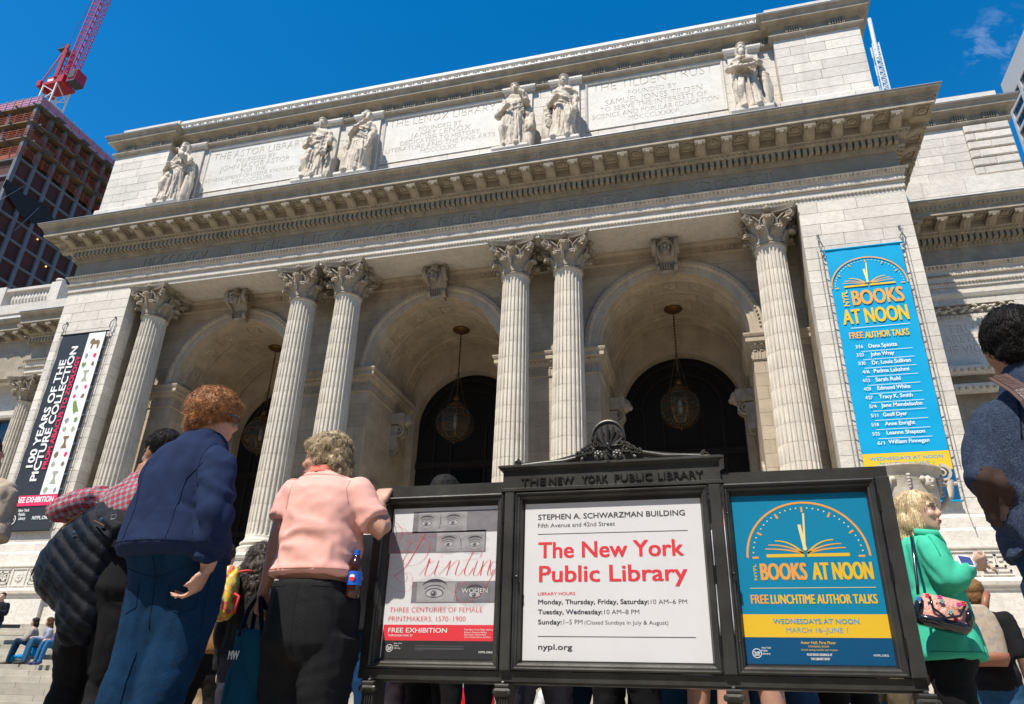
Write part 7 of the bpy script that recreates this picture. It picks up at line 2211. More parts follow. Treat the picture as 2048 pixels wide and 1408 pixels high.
seam(gent, 'jacket', [[(-.02, -.3, 1.36), (.0, -.3, 1.2), (.0, -.3, 1.0), (.0, -.3, .90)], [(-.12, -.2, 1.345), (-.135, -.2, 1.27), (-.15, -.2, 1.19)], [(-.13, -.3, 1.2), (-.14, -.3, 1.05), (-.14, -.3, .92)]], .0022, cloth('wool_seam', (.006, .01, .022)))
# ------------------------------------------------------------------ woman in the green coat
F = std(1.66)
F['torso'] = [(.70, .0, 0, .10, .13), (.80, .0, 0, .145, .17), (.90, .0, 0, .14, .175), (1.0, -.005, 0, .13, .17), (1.1, -.01, 0, .125, .165), (1.2, -.01, 0, .125, .165), (1.3, -.015, 0, .115, .17), (1.36, -.02, 0, .10, .155), (1.40, -.02, 0, .08, .10), (1.42, -.02, 0, .06, .06), (1.45, -.01, 0, .05, .05), (1.48, 0, 0, .048, .048)]
F['aR'] = [(-.02, -.165, 1.33, .060), (.0, -.205, 1.24, .060), (.02, -.225, 1.14, .055), (.075, -.225, 1.155, .048), (.135, -.20, 1.215, .036), (.150, -.19, 1.225, .022)]
F['aL'] = [(-.02, .165, 1.33, .060), (.0, .20, 1.24, .060), (.03, .22, 1.14, .055), (.08, .15, 1.17, .046), (.16, .0, 1.22, .034), (.17, -.06, 1.235, .022)]
F['lL'] = [(.02, .08, .76, .095), (.03, .08, .6, .08), (.045, .08, .45, .062), (.03, .08, .30, .058), (.02, .08, .15, .045), (.02, .08, .07, .04)]
F['lR'] = [(-.02, -.08, .76, .095), (-.02, -.08, .6, .08), (-.015, -.08, .45, .062), (-.03, -.08, .30, .058), (-.05, -.08, .15, .045), (-.05, -.08, .07, .04)]
GRN = cloth('mint_green_wool', (0.055, 0.46, 0.30), var=.08, vscale=4, bump=.15)
BL2 = mat('light_blonde_hair', (0.78, 0.62, 0.38), .4, var=.35, vscale=40, bump=.4, bscale=80, col2=(.42, .29, .13))
def coat_hem(t): loft(t, [(.765, .0, 0, .178, .22), (.79, .0, 0, .185, .225), (.85, .0, 0, .178, .215), (.95, 0, 0, .16, .20), (1.1, -.005, 0, .145, .185)], 28)
green, HGn = figure('woman in mint green coat with long blonde hair, holding a phone beside the notice board', 1.125, 4.7, F, SK3, GRN, cloth('black_leggings', (.012, .012, .013)), head=(.012, .0, 1.552), hyaw=-122, hpitch=3, hs=.97,
                    topz=(.80, 1.43), sleeve=5.0, botz=.9, vox=.010, cv=.014, fold_top=folds(.009, (6, 6, 3), 9.3), top_name='coat', extra_top=coat_hem, hands=((.8, -.5, .1), (.9, .35, .25)), hn=((0, 0, -1), (-.2, .7, .5)), curl=.45, thumbs=(1, 1), bot_name='leggings',
                    hairf=lambda R, H: hair_mesh('hair', [((0, -.024, .044), .106, (.86, 1.0, .94)), ((0, .04, .078), .05, (1.3, .9, .6)), ((.0, -.07, -.05), .085, (1.15, .7, 1.2)), ((0, -.095, -.14), .07, (1.2, .6, 1.3)), ((.07, -.01, -.05), .036, (.6, 1.1, 2.4)), ((-.07, -.01, -.05), .036, (.6, 1.1, 2.4)), ((-.06, -.04, -.14), .04, (.8, 1, 1.8)), ((.0, -.10, -.20), .045, (1.2, .6, 1.2))],
                                                 H, BL2, R, .003, 40, 1400, .06, .0010, seed=31, drop=5, stretch=(1, 1, .2), lift=.0, rnd=.3), faceparts=((.45, .16, .14), (.25, .16, .08)))
t = MB(); t.ball((.150, -.195, 1.222), .034, 10, 8, (1.1, 1, 1)); link('knit_cuff', remesh(t, 'knit_cuff', .008, mat('grey_knit', (.5, .48, .46), .9, bump=.8, bscale=60), None, 1), green)
t = MB().tube([(-.06, -.09, 1.425), (.05, -.10, 1.41), (.085, -.04, 1.37), (.09, .0, 1.30)], [.022, .024, .02, .012], 6); t.build('collar', GRN, green, True, world=False)
seam(green, 'coat', [[(-.02, -.3, 1.38), (-.01, -.3, 1.33), (.0, -.3, 1.26)], [(-.03, -.3, 1.12), (-.02, -.3, 1.0), (-.01, -.3, .80)], [(-.12, -.2, .80), (.0, -.3, .795), (.15, -.2, .80)], [(-.14, -.1, 1.3), (-.15, -.1, 1.1), (-.16, -.1, .85)]], .0022, cloth('green_seam', (.012, .24, .14)))
# white scarf end under the coat
mb = MB(); mb.rings([[(-.03 + .012 * sin(k), -.14, .80 - k * .05), (.03 + .02 * sin(k * 1.3), -.15 - .01 * cos(k), .79 - k * .05)] for k in range(10)], closed=False); mb.build('scarf_end', mat('white_scarf', (.6, .58, .55), .8), green, True, world=False)
pp = at(1933, 1126, 4.46)
ph = empty('mobile_phone', (pp.x, 4.46, pp.z), 'white smartphone held in the hand of the woman in green', 'phone')
mb = MB().bevbox(-.038, .038, -.004, .004, -.022, .05, .002); mb.build('case', P_WHITE, ph, world=False); ph.rotation_euler = (radians(-35), radians(8), radians(12))
quad(MB(), -.032, .032, -.016, .044, -.0046).build('screen', mat('phone_screen', (.05, .07, .2), .1), ph, world=False)
# handbag
bx_, by_, bz_ = at(1884, 1215, 4.40); bx_, by_, bz_ = at(1884, 1212, 4.40).x, 4.40, at(1884, 1225, 4.40).z
bag = empty('handbag', (bx_, by_, bz_), 'pink and black patent handbag with jewelled flowers hanging at the side of the green coat', 'handbag'); bag.rotation_euler = (0, radians(14), 0)
mbp = mat('pink_croc', (0.62, 0.30, 0.24), .35, var=.25, vscale=50, bump=.4, bscale=70); PAT = mat('black_patent', (.01, .01, .013), .12, spec=.8)
t = MB(); loft(t, [(-.075, 0, 0, .105, .045), (-.05, 0, 0, .125, .055), (0, 0, 0, .12, .05), (.05, 0, 0, .11, .035), (.075, 0, 0, .10, .018)], 26); link('bag_body', remesh(t, 'bag_body', .008, mbp, folds(.004, (14, 14, 14), 1), 1), bag)
t = MB(); loft(t, [(-.085, 0, 0, .108, .05), (-.06, 0, 0, .128, .06), (-.038, 0, 0, .128, .059)], 26)
for s in (-1, 1): t.ball((s * .108, 0, -.01), .035, 9, 7, (.8, 1.3, 1.8))
t.build('patent_base', PAT, bag, True, world=False)
MB().tube([(-.075, -.045, .06), (-.06, -.062, .0), (.0, -.068, -.035), (.06, -.062, -.01), (.085, -.045, .05)], .0065, 7).build('handle', PAT, bag, True, world=False)
r = random.Random(4)
for nm, colr, pts in (('red_flower', (.6, .02, .05), ((-.085, .055), (.045, -.03), (.075, .055))), ('blue_flower', (.05, .18, .6), ((-.125, .03),)), ('gold_bead', (.7, .5, .2), ((-.12, .02), (-.05, .05), (.02, .02), (.06, .03))), ('teal_flower', (.2, .42, .36), ((.02, .0), (-.02, .045))), ('magenta_flower', (.55, .04, .25), ((.055, .045), (-.03, .06)))):
    mb = MB()
    for x, z in pts: flower(mb, (x, -.054, z), .015 if 'bead' not in nm else .007, 5)
    mb.build(nm, mat(nm, colr, .4), bag, True, world=False, kind='stuff')
sa, sb = at(1822, 1062, 4.5), at(1835, 1170, 4.42)
mb = MB(); mb.tube([(sa.x + .02, 4.60, sa.z + .02), (sa.x, 4.52, sa.z - .04), ((sa.x + sb.x) / 2, 4.46, (sa.z + sb.z) / 2), (sb.x, 4.42, sb.z), (bx_ - .10, by_, bz_ + .09)], .008, 6); mb.build('shoulder_strap', PAT, None, True).parent = None
st = bpy.context.scene.objects['shoulder_strap']; st.parent = bag; st.matrix_parent_inverse = (Matrix.Translation(bag.location) @ bag.rotation_euler.to_matrix().to_4x4()).inverted()

# ------------------------------------------------------------------ people further back
def bystander(label, u, v, Y, H, yaw, skin, topc, botc, hair, arm='down', group=None, z0=GZ, hyaw=0, sleeve=5, g=1.0, hip=1.0, stance=.01, topz=None, bot_legs=6, shoes=_sh, vox=.02, x=None, **k):
    F_ = std(H, g, hip, 1.0, arm, stance)
    x = at(u, v, Y).x if x is None else x
    return figure(label, x, Y, F_, skin, topc, botc, yaw=yaw, hyaw=hyaw, vox=vox, cv=.02, hairf=hair, group=group, z0=z0, sleeve=sleeve, hs=H / 1.72, topz=topz, bot_legs=bot_legs, shoes=shoes, grow=.024, **k)


BRH = lambda: short_hair((.05, .03, .018), 'hair_brown'); DKH = lambda: short_hair((.014, .012, .011), 'hair_dark')
# girl with curly hair and patterned rucksack
F = std(1.28)
def curly(R, H):
    hm = mat('dark_curly_hair', (.055, .032, .022), .5, var=.4, vscale=40, bump=.5, bscale=70)
    hair_mesh('hair', [((0, -.024, .044), .108, (.9, 1.0, .95)), ((0, -.07, -.04), .095, (1.2, .75, 1.2)), ((-.02, -.09, -.13), .09, (1.2, .7, 1.2)), ((-.03, -.10, -.20), .07, (1.3, .6, 1.1)), ((.06, -.02, -.05), .05, (.8, 1.1, 1.8)), ((-.06, -.02, -.05), .05, (.8, 1.1, 1.8))], H, hm, R, .008, 50, 1800, .045, .0013, seed=41, curl=.006, drop=1.4, lift=.1)
child, HC = figure('girl with long dark curly hair in a black coat wearing a yellow patterned rucksack', -2.55, 3.9, F, SK3, cloth('charcoal_coat', (.02, .02, .022)), cloth('grey_leggings', (.035, .035, .05)), hyaw=-10, topz=(.68, 1.09), hs=.86, vox=.014, cv=.015, hairf=curly, top_name='coat', bot_name='leggings', yaw=0, name='person')


def patch_mat(name, cols, scale):
    m = bpy.data.materials.new(name); m.use_nodes = True; nt = m.node_tree; N, L = nt.nodes, nt.links; b = N['Principled BSDF']; b.inputs['Roughness'].default_value = .8
    tc = N.new('ShaderNodeTexCoord'); v = N.new('ShaderNodeTexVoronoi'); v.inputs['Scale'].default_value = scale; L.new(tc.outputs['Object'], v.inputs[0])
    sp = N.new('ShaderNodeSeparateColor'); L.new(v.outputs['Color'], sp.inputs[0]); r = N.new('ShaderNodeValToRGB'); r.color_ramp.interpolation = 'CONSTANT'
    e = r.color_ramp.elements; e[0].color = (*cols[0], 1); e[1].position = 1 / len(cols); e[1].color = (*cols[1], 1)
    for i, c in enumerate(cols[2:]): q = e.new((i + 2) / len(cols)); q.color = (*c, 1)
    L.new(sp.outputs[0], r.inputs[0]); L.new(r.outputs[0], b.inputs['Base Color']); return m


rk = empty('rucksack', (-2.685, 3.72, at(470, 1240, 3.72).z), 'small yellow and orange patterned rucksack on the back of the curly-haired girl', 'backpack')
t = MB(); loft(t, [(.0, 0, 0, .07, .05), (.03, .0, 0, .10, .075), (.10, .0, 0, .105, .08), (.18, .015, .01, .09, .065), (.25, .03, .02, .06, .045), (.29, .04, .03, .03, .03)], 22); t.ball((-.01, -.06, .07), .06, 10, 8, (1.1, .6, 1))
link('bag_body', remesh(t, 'bag_body', .009, patch_mat('patterned_cotton', [(.75, .45, .05), (.72, .25, .08), (.75, .62, .25), (.65, .12, .10), (.55, .50, .10)], 45), folds(.008, (10, 10, 6), 3), 1), rk)
mb = MB(); mb.tube([(.03, -.0, .26), (-.02, -.04, .30), (-.05, -.03, .26)], .007, 5); mb.tube([(.05, .02, .25), (.12, .06, .27), (.18, .10, .26)], .006, 5); mb.tube([(.10, -.0, .14), (.15, -.02, .12), (.14, -.02, .03)], .008, 4); mb.build('red_strap', mat('red_webbing', (.6, .03, .02), .7), rk, True, world=False)
mb = MB()
for k in range(3): mb.ball((-.10, -.07, .12 - .03 * k), .016, 7, 5)
mb.build('charm', P_WHITE, rk, True, world=False)

bystander('person in tan suede coat and black trousers behind the girl with the rucksack', 424, 1250, 5.3, 1.62, 20, SK3, cloth('tan_suede', (.34, .17, .06)), cloth('black_cloth', (.012, .012, .012)), BRH(), topz=(.78, 1.40), top_name='coat')
bystander('man in beige cargo trousers and olive shirt beyond the woman in navy', 392, 1340, 6.9, 1.72, 10, SK3, cloth('olive_cotton', (.10, .09, .05)), cloth('khaki_cotton', (.32, .23, .14)), BRH(), g=1.05)
bystander('person in blue jeans and black hooded top standing behind the man in plaid', 205, 1340, 4.2, 1.45, 10, SK2, cloth('black_cloth', (.012, .012, .012)), cloth('washed_denim', (.02, .08, .20), vscale=14, var=.35), DKH())
bystander('person in black jeans and navy sweater between the plaid shirt and the navy jacket', 240, 1340, 4.9, 1.45, -10, SK2, cloth('navy_sweater', (.02, .02, .08)), BLKJ, DKH())
nb_ = empty('blue_bag', (at(232, 1230, 3.6).x, 3.6, at(232, 1274, 3.6).z), 'soft royal blue cloth bag hanging between the plaid shirt man and the navy jacket woman', 'bag')
t = MB(); loft(t, [(.0, 0, 0, .06, .06), (.02, .0, 0, .10, .08), (.08, .005, 0, .105, .085), (.15, .03, 0, .075, .06), (.22, .055, 0, .045, .035), (.29, .08, 0, .02, .02)], 20); link('bag_body', remesh(t, 'bag_body', .012, cloth('royal_blue_cloth', (.018, .02, .13)), folds(.008, (6, 6, 4), 7), 1), nb_)
bystander('person in black quilted coat and blue jeans between the pink shirt and the notice board', 722, 1200, 3.75, 1.55, 0, SK3, cloth('black_quilt', (.012, .012, .014)), cloth('mid_denim', (.015, .06, .17), vscale=14), DKH(), topz=(.80, 1.31), top_name='coat')
bystander('dark-haired man whose head shows just above the left case of the notice board', 892, 960, 4.1, 1.725, -30, SK2, cloth('grey_cotton', (.1, .1, .11)), cloth('black_cloth', (.012, .012, .012)), DKH())
# person with the canvas backpack at the right
Yb = 7.4; bk_, HK = bystander('brown-haired woman in black top and jeans carrying a beige backpack, right of the green coat', 1962, 1200, Yb, 1.60, -25, SK3, cloth('black_top', (.014, .014, .016)), cloth('light_denim', (.03, .10, .20), vscale=14), short_hair((.22, .12, .05), 'hair_light_brown', longer=.02), sleeve=3.3, x=at(1945, 1190, Yb).x + .02, topz=(.72, 1.355))
bpk = empty('backpack', (at(1972, 1290, Yb - .22).x, Yb - .2, at(1965, 1330, Yb - .2).z), 'beige and brown printed canvas backpack on the woman at the right edge', 'backpack')
t = MB(); loft(t, [(.0, 0, 0, .12, .06), (.05, 0, 0, .15, .085), (.25, 0, 0, .15, .08), (.38, -.01, 0, .13, .065), (.46, -.02, 0, .08, .04)], 22); link('bag_body', remesh(t, 'bag_body', .014, patch_mat('printed_canvas', [(.36, .28, .20), (.40, .31, .24), (.30, .26, .24), (.38, .33, .25)], 40), None, 2), bpk)
t = MB(); loft(t, [(-.01, 0, 0, .125, .066), (.05, 0, 0, .156, .091), (.09, 0, 0, .153, .088)], 22); t.build('leather_base', mat('tan_leather', (.28, .11, .06), .5), bpk, True, world=False); MB().tube([(.06, .02, .42), (.10, .06, .52), (.13, .12, .56)], .03, 6).build('strap', mat('tan_leather', (.28, .11, .06), .5), bpk, True, world=False)

# ------------------------------------------------------------------ legs behind the notice board
crowd = [(826, 4.6, 1.70, 0, 'plum trousers and black coat', (.035, .025, .035), 'left-most'), (858, 5.6, 1.66, 20, 'dark blue jeans and navy coat', (.015, .05, .12), ''), (985, 4.3, 1.68, -20, 'charcoal leggings and grey hoodie', (.04, .04, .055), ''),
         (1078, 4.5, 1.70, 5, 'pale grey sweatpants and white top', (.11, .10, .12), ''), (1190, 5.0, 1.70, 15, 'navy jeans and green parka', (.012, .035, .08), ''), (1252, 4.4, 1.72, -10, 'black trousers and maroon coat', (.010, .010, .011), ''),
         (1318, 5.0, 1.75, 0, 'black trousers and cream jumper', (.012, .012, .013), ''), (1346, 5.8, 1.62, 10, 'bright blue jeans and black vest', (.02, .09, .22), ''), (1385, 4.8, 1.70, -15, 'blue jeans and brown jacket', (.015, .065, .16), ''),
         (1560, 4.7, 1.78, 0, 'wide blue jeans and checked grey shirt', (.015, .05, .13), ''), (1635, 5.0, 1.72, 25, 'black skirt trousers and black coat', (.011, .011, .012), ''), (1690, 5.6, 1.75, -20, 'black joggers and white shirt', (.014, .014, .015), ''),
         (1765, 6.2, 1.74, 0, 'khaki trousers and navy shirt', (.20, .16, .10), ''), (1797, 6.6, 1.70, 0, 'faded jeans and red top', (.03, .08, .18), '')]
tops = [(.012, .012, .013), (.02, .03, .08), (.2, .2, .21), (.5, .5, .5), (.04, .10, .05), (.12, .02, .03), (.45, .42, .36), (.012, .012, .013), (.12, .07, .04), (.22, .22, .24), (.012, .012, .013), (.55, .55, .55), (.02, .03, .08), (.4, .03, .03)]
for i, (u, Y, H_, yw, desc, col_, _) in enumerate(crowd):
    bystander('standing person in %s, legs seen under the notice board' % desc, u, 1390, Y, H_, yw, (SK3, SK2, SK1)[i % 3], cloth('crowd_top_%d' % i, tops[i]), cloth('crowd_trousers_%d' % i, col_, vscale=14, var=.3), (BRH(), DKH())[i % 2] if i % 3 else long_hair((.10, .06, .03), 'hair_long_brown'),
              group='people standing behind the notice board', vox=.024)
for u, Y, lab, shc in ((1436, 4.6, 'bare-legged person in pale denim shorts and white shoes, seen under the notice board', (.25, .35, .45)), (1502, 4.3, 'bare-legged person in black shorts close behind the notice board', (.02, .02, .025))):
    bystander(lab, u, 1390, Y, 1.68, 5, SK1, cloth('shorts_top_%d' % u, (.4, .4, .42)), cloth('shorts_%d' % u, shc), BRH(), group='people standing behind the notice board', bot_legs=2, shoes=mat('white_shoes', (.6, .6, .6), .6))


# ------------------------------------------------------------------ people sitting
def seated(label, x, Y, z, yaw, topm, botm, hair, skin=SK3, shoem=_sh, s=1.0, knee=.50, lean=.05, group=None, hyaw=0, step=.31, phone=False):
    """sits on z, feet on z - step; faces +y in own axes"""
    H = 1.66 * s
    T = [(.0, 0, -.0, .15, .13), (.06, 0, 0, .175, .15), (.14, 0, .01, .16, .12), (.24, 0, .03, .145, .11), (.34, 0, .05, .155, .115), (.43, 0, .07, .17, .11), (.49, 0, .08, .165, .09), (.53, 0, .085, .11, .07), (.56, 0, .09, .07, .06), (.60, 0, .10, .055, .055), (.64, 0, .105, .05, .05)]
    F = dict(H=H, torso=T, head=(0, .125, .71))
    F['aL'] = [(-.17, .07, .46, .055), (-.20, .10, .33, .05), (-.20, .18, .22, .042), (-.12, .30, .24, .036), (-.04, .38, .27, .026)]
    F['aR'] = [(.17, .07, .46, .055), (.20, .10, .33, .05), (.20, .18, .22, .042), (.12, .30, .24, .036), (.04, .38, .27, .026)]
    for k, q in (('lL', -1), ('lR', 1)):
        F[k] = [(q * .09, .02, .10, .085), (q * .10, .2, .16, .078), (q * .11, .42, .20, .058), (q * .11, .46, .0, .052), (q * .115, .50, -step + .12, .04), (q * .115, .50, -step + .06, .035)]
    return figure(label, x, Y, F, skin, topm, botm, yaw=yaw, hyaw=hyaw, hpitch=-8, hands=((.4, .8, 0), (-.4, .8, 0)), hn=((0, 0, -1), (0, 0, -1)), z0=z, topz=(.06, .56), botz=.12, vox=.02, cv=.02, hairf=hair, shoes=shoem, group=group, hs=.97 * s, sleeve=4.6)[0]


WSH = mat('navy_sneakers', (.02, .03, .12), .6)
zs_ = .81 + .33 - .02
g_ = 'people sitting on the library steps at the left'
seated('girl with dark bob and grey cardigan, leftmost of those sitting on the steps', at(66, 1290, 18.9).x, 18.9, zs_ + .12, 120, cloth('grey_cardigan', (.30, .28, .28)), cloth('dark_denim', (.012, .045, .09), vscale=14), long_hair((.035, .022, .016), 'hair_dark_bob', .02), group=g_, hyaw=20, step=.46)
seated('girl with long brown hair in lilac hooded top and ripped jeans sitting on the steps', at(96, 1288, 19.0).x, 19.0, zs_ + .14, 150, cloth('lilac_hoodie', (.30, .32, .42)), cloth('ripped_denim', (.03, .11, .22), vscale=14), long_hair((.12, .055, .025), 'hair_chestnut'), group=g_, hyaw=-30, step=.46)
seated('person in purple tee and navy sneakers, rightmost of those sitting on the steps', at(118, 1296, 18.7).x, 18.7, zs_ + .05, 165, cloth('purple_tee', (.12, .10, .25)), cloth('blue_denim_seat', (.03, .13, .30), vscale=14), long_hair((.08, .05, .03), 'hair_brown_long'), shoem=WSH, group=g_, step=.40)
cz = empty('blue_coat', (at(45, 1300, 18.7).x, 18.7, .95), 'bright blue coat lying on the steps beside the sitting girls', 'coat'); t = MB(); t.ball((0, 0, .05), .13, 12, 9, (2.2, .9, .5)); t.ball((.28, .1, .2), .10, 10, 8, (1.2, 1, 1.4)); t.ball((-.3, 0, -.03), .08, 9, 7, (1.8, 1, .6)); link('fabric', remesh(t, 'fabric', .03, cloth('bright_blue_nylon', (.0, .22, .55), rough=.5), folds(.03, (7, 7, 7), 2), 1), cz)
fg, _h = bystander('man in black zip jacket looking down at the far left of the steps', 4, 1200, 19.6, 1.75, 200, SK3, cloth('black_zip', (.014, .016, .025)), cloth('dark_denim', (.012, .045, .09), vscale=14), BRH(), arm='front', z0=1.17)
MB().box(-24.5, at(38, 1250, 20.6).x, 20.6, 20.66, at(38, 1256, 20.6).z, at(38, 1249, 20.6).z).build('handrail_bar', BLACKM, None)
tag(bpy.data.objects['handrail_bar'], 'short black metal rail bar on the steps behind the standing man at far left', 'handrail')
seated('person in maroon trousers and grey top crouching on the steps behind the notice board', at(905, 1400, 9.5).x, 9.5, -.30, 180, cloth('grey_top_seat', (.2, .2, .22)), cloth('maroon_cloth', (.11, .03, .045)), DKH(), step=.16)
rj_ = seated('child in red jacket and purple scarf sitting with a phone, seen under the notice board', at(950, 1390, 8.6).x, 8.6, -.32, 180, cloth('red_jacket', (.55, .015, .03)), cloth('black_cloth', (.012, .012, .012)), long_hair((.05, .03, .02), 'hair_child'), step=.14, s=.8)
seated('person in black leggings and white jacket sitting on the steps, seen under the notice board', at(1120, 1395, 9.0).x, 9.0, -.28, 175, cloth('white_jacket', (.6, .6, .6)), cloth('black_cloth', (.012, .012, .012)), BRH(), step=.18)

# shoulder of a man in a beige shirt cut off by the left edge
F = std(1.62, 1.1, 1.0, 1.1)
figure('man in beige shirt mostly outside the left edge, only his arm in view', -3.30, 2.6, F, SK1, cloth('beige_cotton', (.46, .38, .29), vscale=5, var=.08), cloth('dark_denim', (.012, .045, .09), vscale=14), vox=.015, cv=.014, sleeve=2.7, hairf=BRH(), yaw=0, grow=.02, head=(-.10, .08, 1.49))
# =================================================================== allegorical statues along the attic
def statue(i, x, label, lean=0.0, hyaw=180, hpitch=0, armL=None, armR=None, beard=False, base_w=.62, knee=1, veil=True, prop=None):
    R = empty('statue', (x, 21.72, 19.34), label, 'statue', 'draped statues on the attic')
    s = 3.62 / 1.75
    t = MB()
    lx = lambda z: lean * (z / 3.2) ** 1.2
    loft(t, [(.0, 0, .02, base_w * .82, .46), (.12, 0, 0, base_w * .84, .46), (.5, 0, 0, base_w * .74, .42), (1.0, lx(1), 0, base_w * .66, .38), (1.5, lx(1.5), -.02, base_w * .62, .36), (1.9, lx(1.9), -.02, .37, .32), (2.15, lx(2.1), 0, .33, .27), (2.45, lx(2.4), 0, .37, .28), (2.7, lx(2.7), 0, .42, .27), (2.85, lx(2.85), .01, .36, .22), (2.95, lx(2.9), .02, .20, .17), (3.05, lx(3), .02, .13, .13), (3.2, lx(3.1), .02, .12, .12)], 24)
    k = knee
    limb(t, [(k * .22, -.15, 1.65, .24), (k * .30, -.34, 1.05, .21), (k * .28, -.24, .5, .17), (k * .28, -.22, .10, .16)])
    aL = armL or [(-.38, 0, 2.68, .13), (-.52, -.1, 2.25, .12), (-.48, -.32, 1.9, .10), (-.30, -.45, 2.0, .07)]
    aR = armR or [(.38, 0, 2.68, .13), (.52, -.1, 2.25, .12), (.50, -.3, 1.85, .10), (.52, -.42, 1.5, .07)]
    for a in (aL, aR):
        a2 = [(p[0] + lx(p[2]), *p[1:]) for p in a]; limb(t, a2)
        d = Vector(a2[-1][:3]) - Vector(a2[-2][:3]); hand(t, a2[-1][:3], d, (0, -.3, -1), 2.1, .5, 1)
    # cloak falling behind, sashes and bundled cloth
    limb(t, [(-k * .45, .08, 2.5, .14), (-k * .60, .05, 1.9, .17), (-k * .62, .05, 1.2, .20), (-k * .60, .0, .5, .19), (-k * .55, 0, .08, .17)])
    r = random.Random(i)
    for q in range(7):
        z = 2.35 - q * .12; sg = 1 if q % 2 else -1
        limb(t, [(-k * .40 + lx(z), -.12, z + .30, .035), (0 + lx(z), -.33 - .02 * sg, z, .05), (k * .30 + lx(z), -.28, z - .15, .05), (k * .45 + lx(z), -.05, z - .12, .04)], n=8)
    for q in range(12):
        a = -pi * (q + .5) / 12; w = base_w * (.80 + .05 * r.random()); x0 = cos(a); 
        limb(t, [(x0 * .36 + lx(1.7), sin(a) * .36 - .0, 1.75 + .1 * r.random(), .03), (x0 * w * .80, sin(a) * .43, 1.0, .045), (x0 * w * .92, sin(a) * .47, .45, .055), (x0 * w * 1.0, sin(a) * .52, .06, .06)], n=8)
    for q in (-1, 1): limb(t, [(q * .24, -.30, .10, .10), (q * .27, -.62, .06, .085)], n=8)
    hx = lx(3.2)
    HM = headM((hx, -.06, 3.28), hyaw, hpitch, 0, 2.15)
    t.tube([(hx, .02, 2.9), HM((0, -.02, -.03))], [.14, .125], 10)
    head_shape(t, HM)
    hb = MB(); hb.ball((0, -.03, .045), .105, 14, 10, (.88, 1.0, .95)); hb.ball((0, .03, .085), .05, 10, 8, (1.5, .9, .7))
    if veil: hb.ball((0, -.07, -.03), .085, 12, 9, (1.25, .75, 1.5)); hb.tube([(.07, .0, .05), (.088, -.02, -.05), (.07, -.03, -.14)], .03, 8); hb.tube([(-.07, .0, .05), (-.088, -.02, -.05), (-.07, -.03, -.14)], .03, 8)
    if beard:
        hb.ball((0, .065, -.12), .05, 10, 8, (1.1, .8, 1.5)); hb.ball((0, .06, -.17), .035, 8, 6, (1, .8, 1.5))
    for q in range(12):
        a = 2 * pi * q / 12; hb.ball((.075 * cos(a), -.01 + .09 * sin(a), .085), .024, 6, 5)
    t.add([HM(p) for p in hb.v], hb.f)
    if prop: prop(t)
    def dsp(p, n):
        if p.z > 2.98: return .006 * nz(p * 14)
        low = max(0, min(1, (2.2 - p.z) / .8))
        a = math.atan2(p.y, p.x)
        v = 1 - 2.2 * abs(nz(Vector((a * 3.2 + i * 3, p.z * .55, i)))); h = 1 - 2.2 * abs(nz(Vector((p.x * 2.2 + p.z * 2.6, p.y * 2, p.z * 2.4 + i * 7))))
        return .080 * (v * low + h * (1 - low) * .8) - .02 - .03 * math.exp(-(nz(Vector((a * 4 + i, p.z * 1.2, p.x * 2))) / .1) ** 2)
    link('figure', remesh(t, 'figure', .028, STATUE, dsp, 0), R)
    MB().bevbox(-.72, .72, -.62, .5, -.14, .0, .02).build('plinth', MARBLE, R, world=False)
    return R


SXY = [CX - 12.20, COLS[1] + .12, COLS[2] + .1, COLS[3], COLS[4], CX + 12.18]


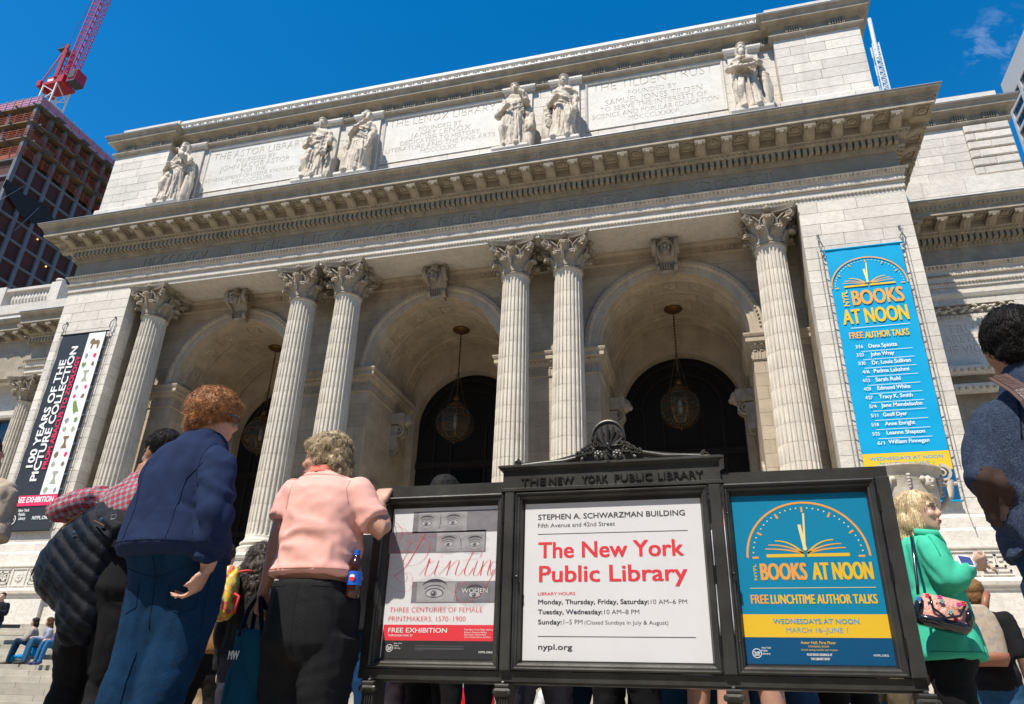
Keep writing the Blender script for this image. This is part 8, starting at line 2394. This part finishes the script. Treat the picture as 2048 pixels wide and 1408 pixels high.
def book(t): t.add([(-.45, -.62, 1.95), (.25, -.80, 1.78), (.35, -.45, 2.0), (-.35, -.30, 2.15), (-.45, -.60, 2.03), (.25, -.78, 1.86), (.35, -.43, 2.08), (-.35, -.28, 2.23)], [(0, 1, 2, 3), (7, 6, 5, 4), (0, 4, 5, 1), (1, 5, 6, 2), (2, 6, 7, 3), (3, 7, 4, 0)])
def mask(t): t.ball((.62, -.2, 1.15), .2, 10, 8, (.8, .8, 1.2)); t.ball((-.60, -.2, 1.9), .16, 9, 7)
def wreath(t):
    for k in range(9): t.ball((.45 - .05 * k, -.38, 1.75 - .07 * k), .07, 6, 5)
    t.ball((-.62, -.1, .95), .14, 8, 6)


statue(1, SXY[0], 'bearded marble statue with hand at chin, leftmost on the attic beside the left pier', .06, 170, 8, armR=[(.38, 0, 2.68, .13), (.50, -.25, 2.25, .12), (.30, -.50, 2.55, .10), (.08, -.42, 2.85, .07)], beard=True, knee=-1)
statue(2, SXY[1], 'female marble statue with rounded drapery and a wreath, just right of the Astor panel', -.05, 195, 0, prop=wreath, veil=False, knee=-1, base_w=.66)
statue(3, SXY[2], 'marble statue looking upward in crossed drapery, just left of the Lenox panel', .08, 150, 24, armL=[(-.38, 0, 2.68, .13), (-.50, -.15, 2.3, .12), (-.15, -.45, 2.4, .10), (.10, -.46, 2.55, .07)], knee=1)
statue(4, SXY[3], 'female marble statue with one hand raised to her neck, just right of the Lenox panel', -.03, 190, 4, armR=[(.38, 0, 2.70, .13), (.56, -.2, 2.35, .12), (.45, -.38, 2.7, .10), (.30, -.32, 2.95, .07)], prop=mask, veil=False, knee=-1)
statue(5, SXY[4], 'hooded marble statue with flowers at its side, just left of the Tilden panel', .04, 180, -2, prop=lambda t: [t.ball((-.55 + .05 * (k % 2), -.15, 1.0 + .14 * k), .10, 7, 5) for k in range(7)], knee=1)
statue(6, SXY[5], 'bearded marble statue holding an open book, rightmost on the attic', -.06, 172, 6, armL=[(-.38, 0, 2.66, .13), (-.56, -.15, 2.3, .12), (-.42, -.45, 2.05, .10), (-.15, -.60, 2.08, .07)],
       armR=[(.38, 0, 2.66, .13), (.52, -.2, 2.35, .12), (.30, -.50, 2.2, .10), (.05, -.58, 2.25, .07)], beard=True, prop=book, knee=-1)
bpy.context.view_layer.update()
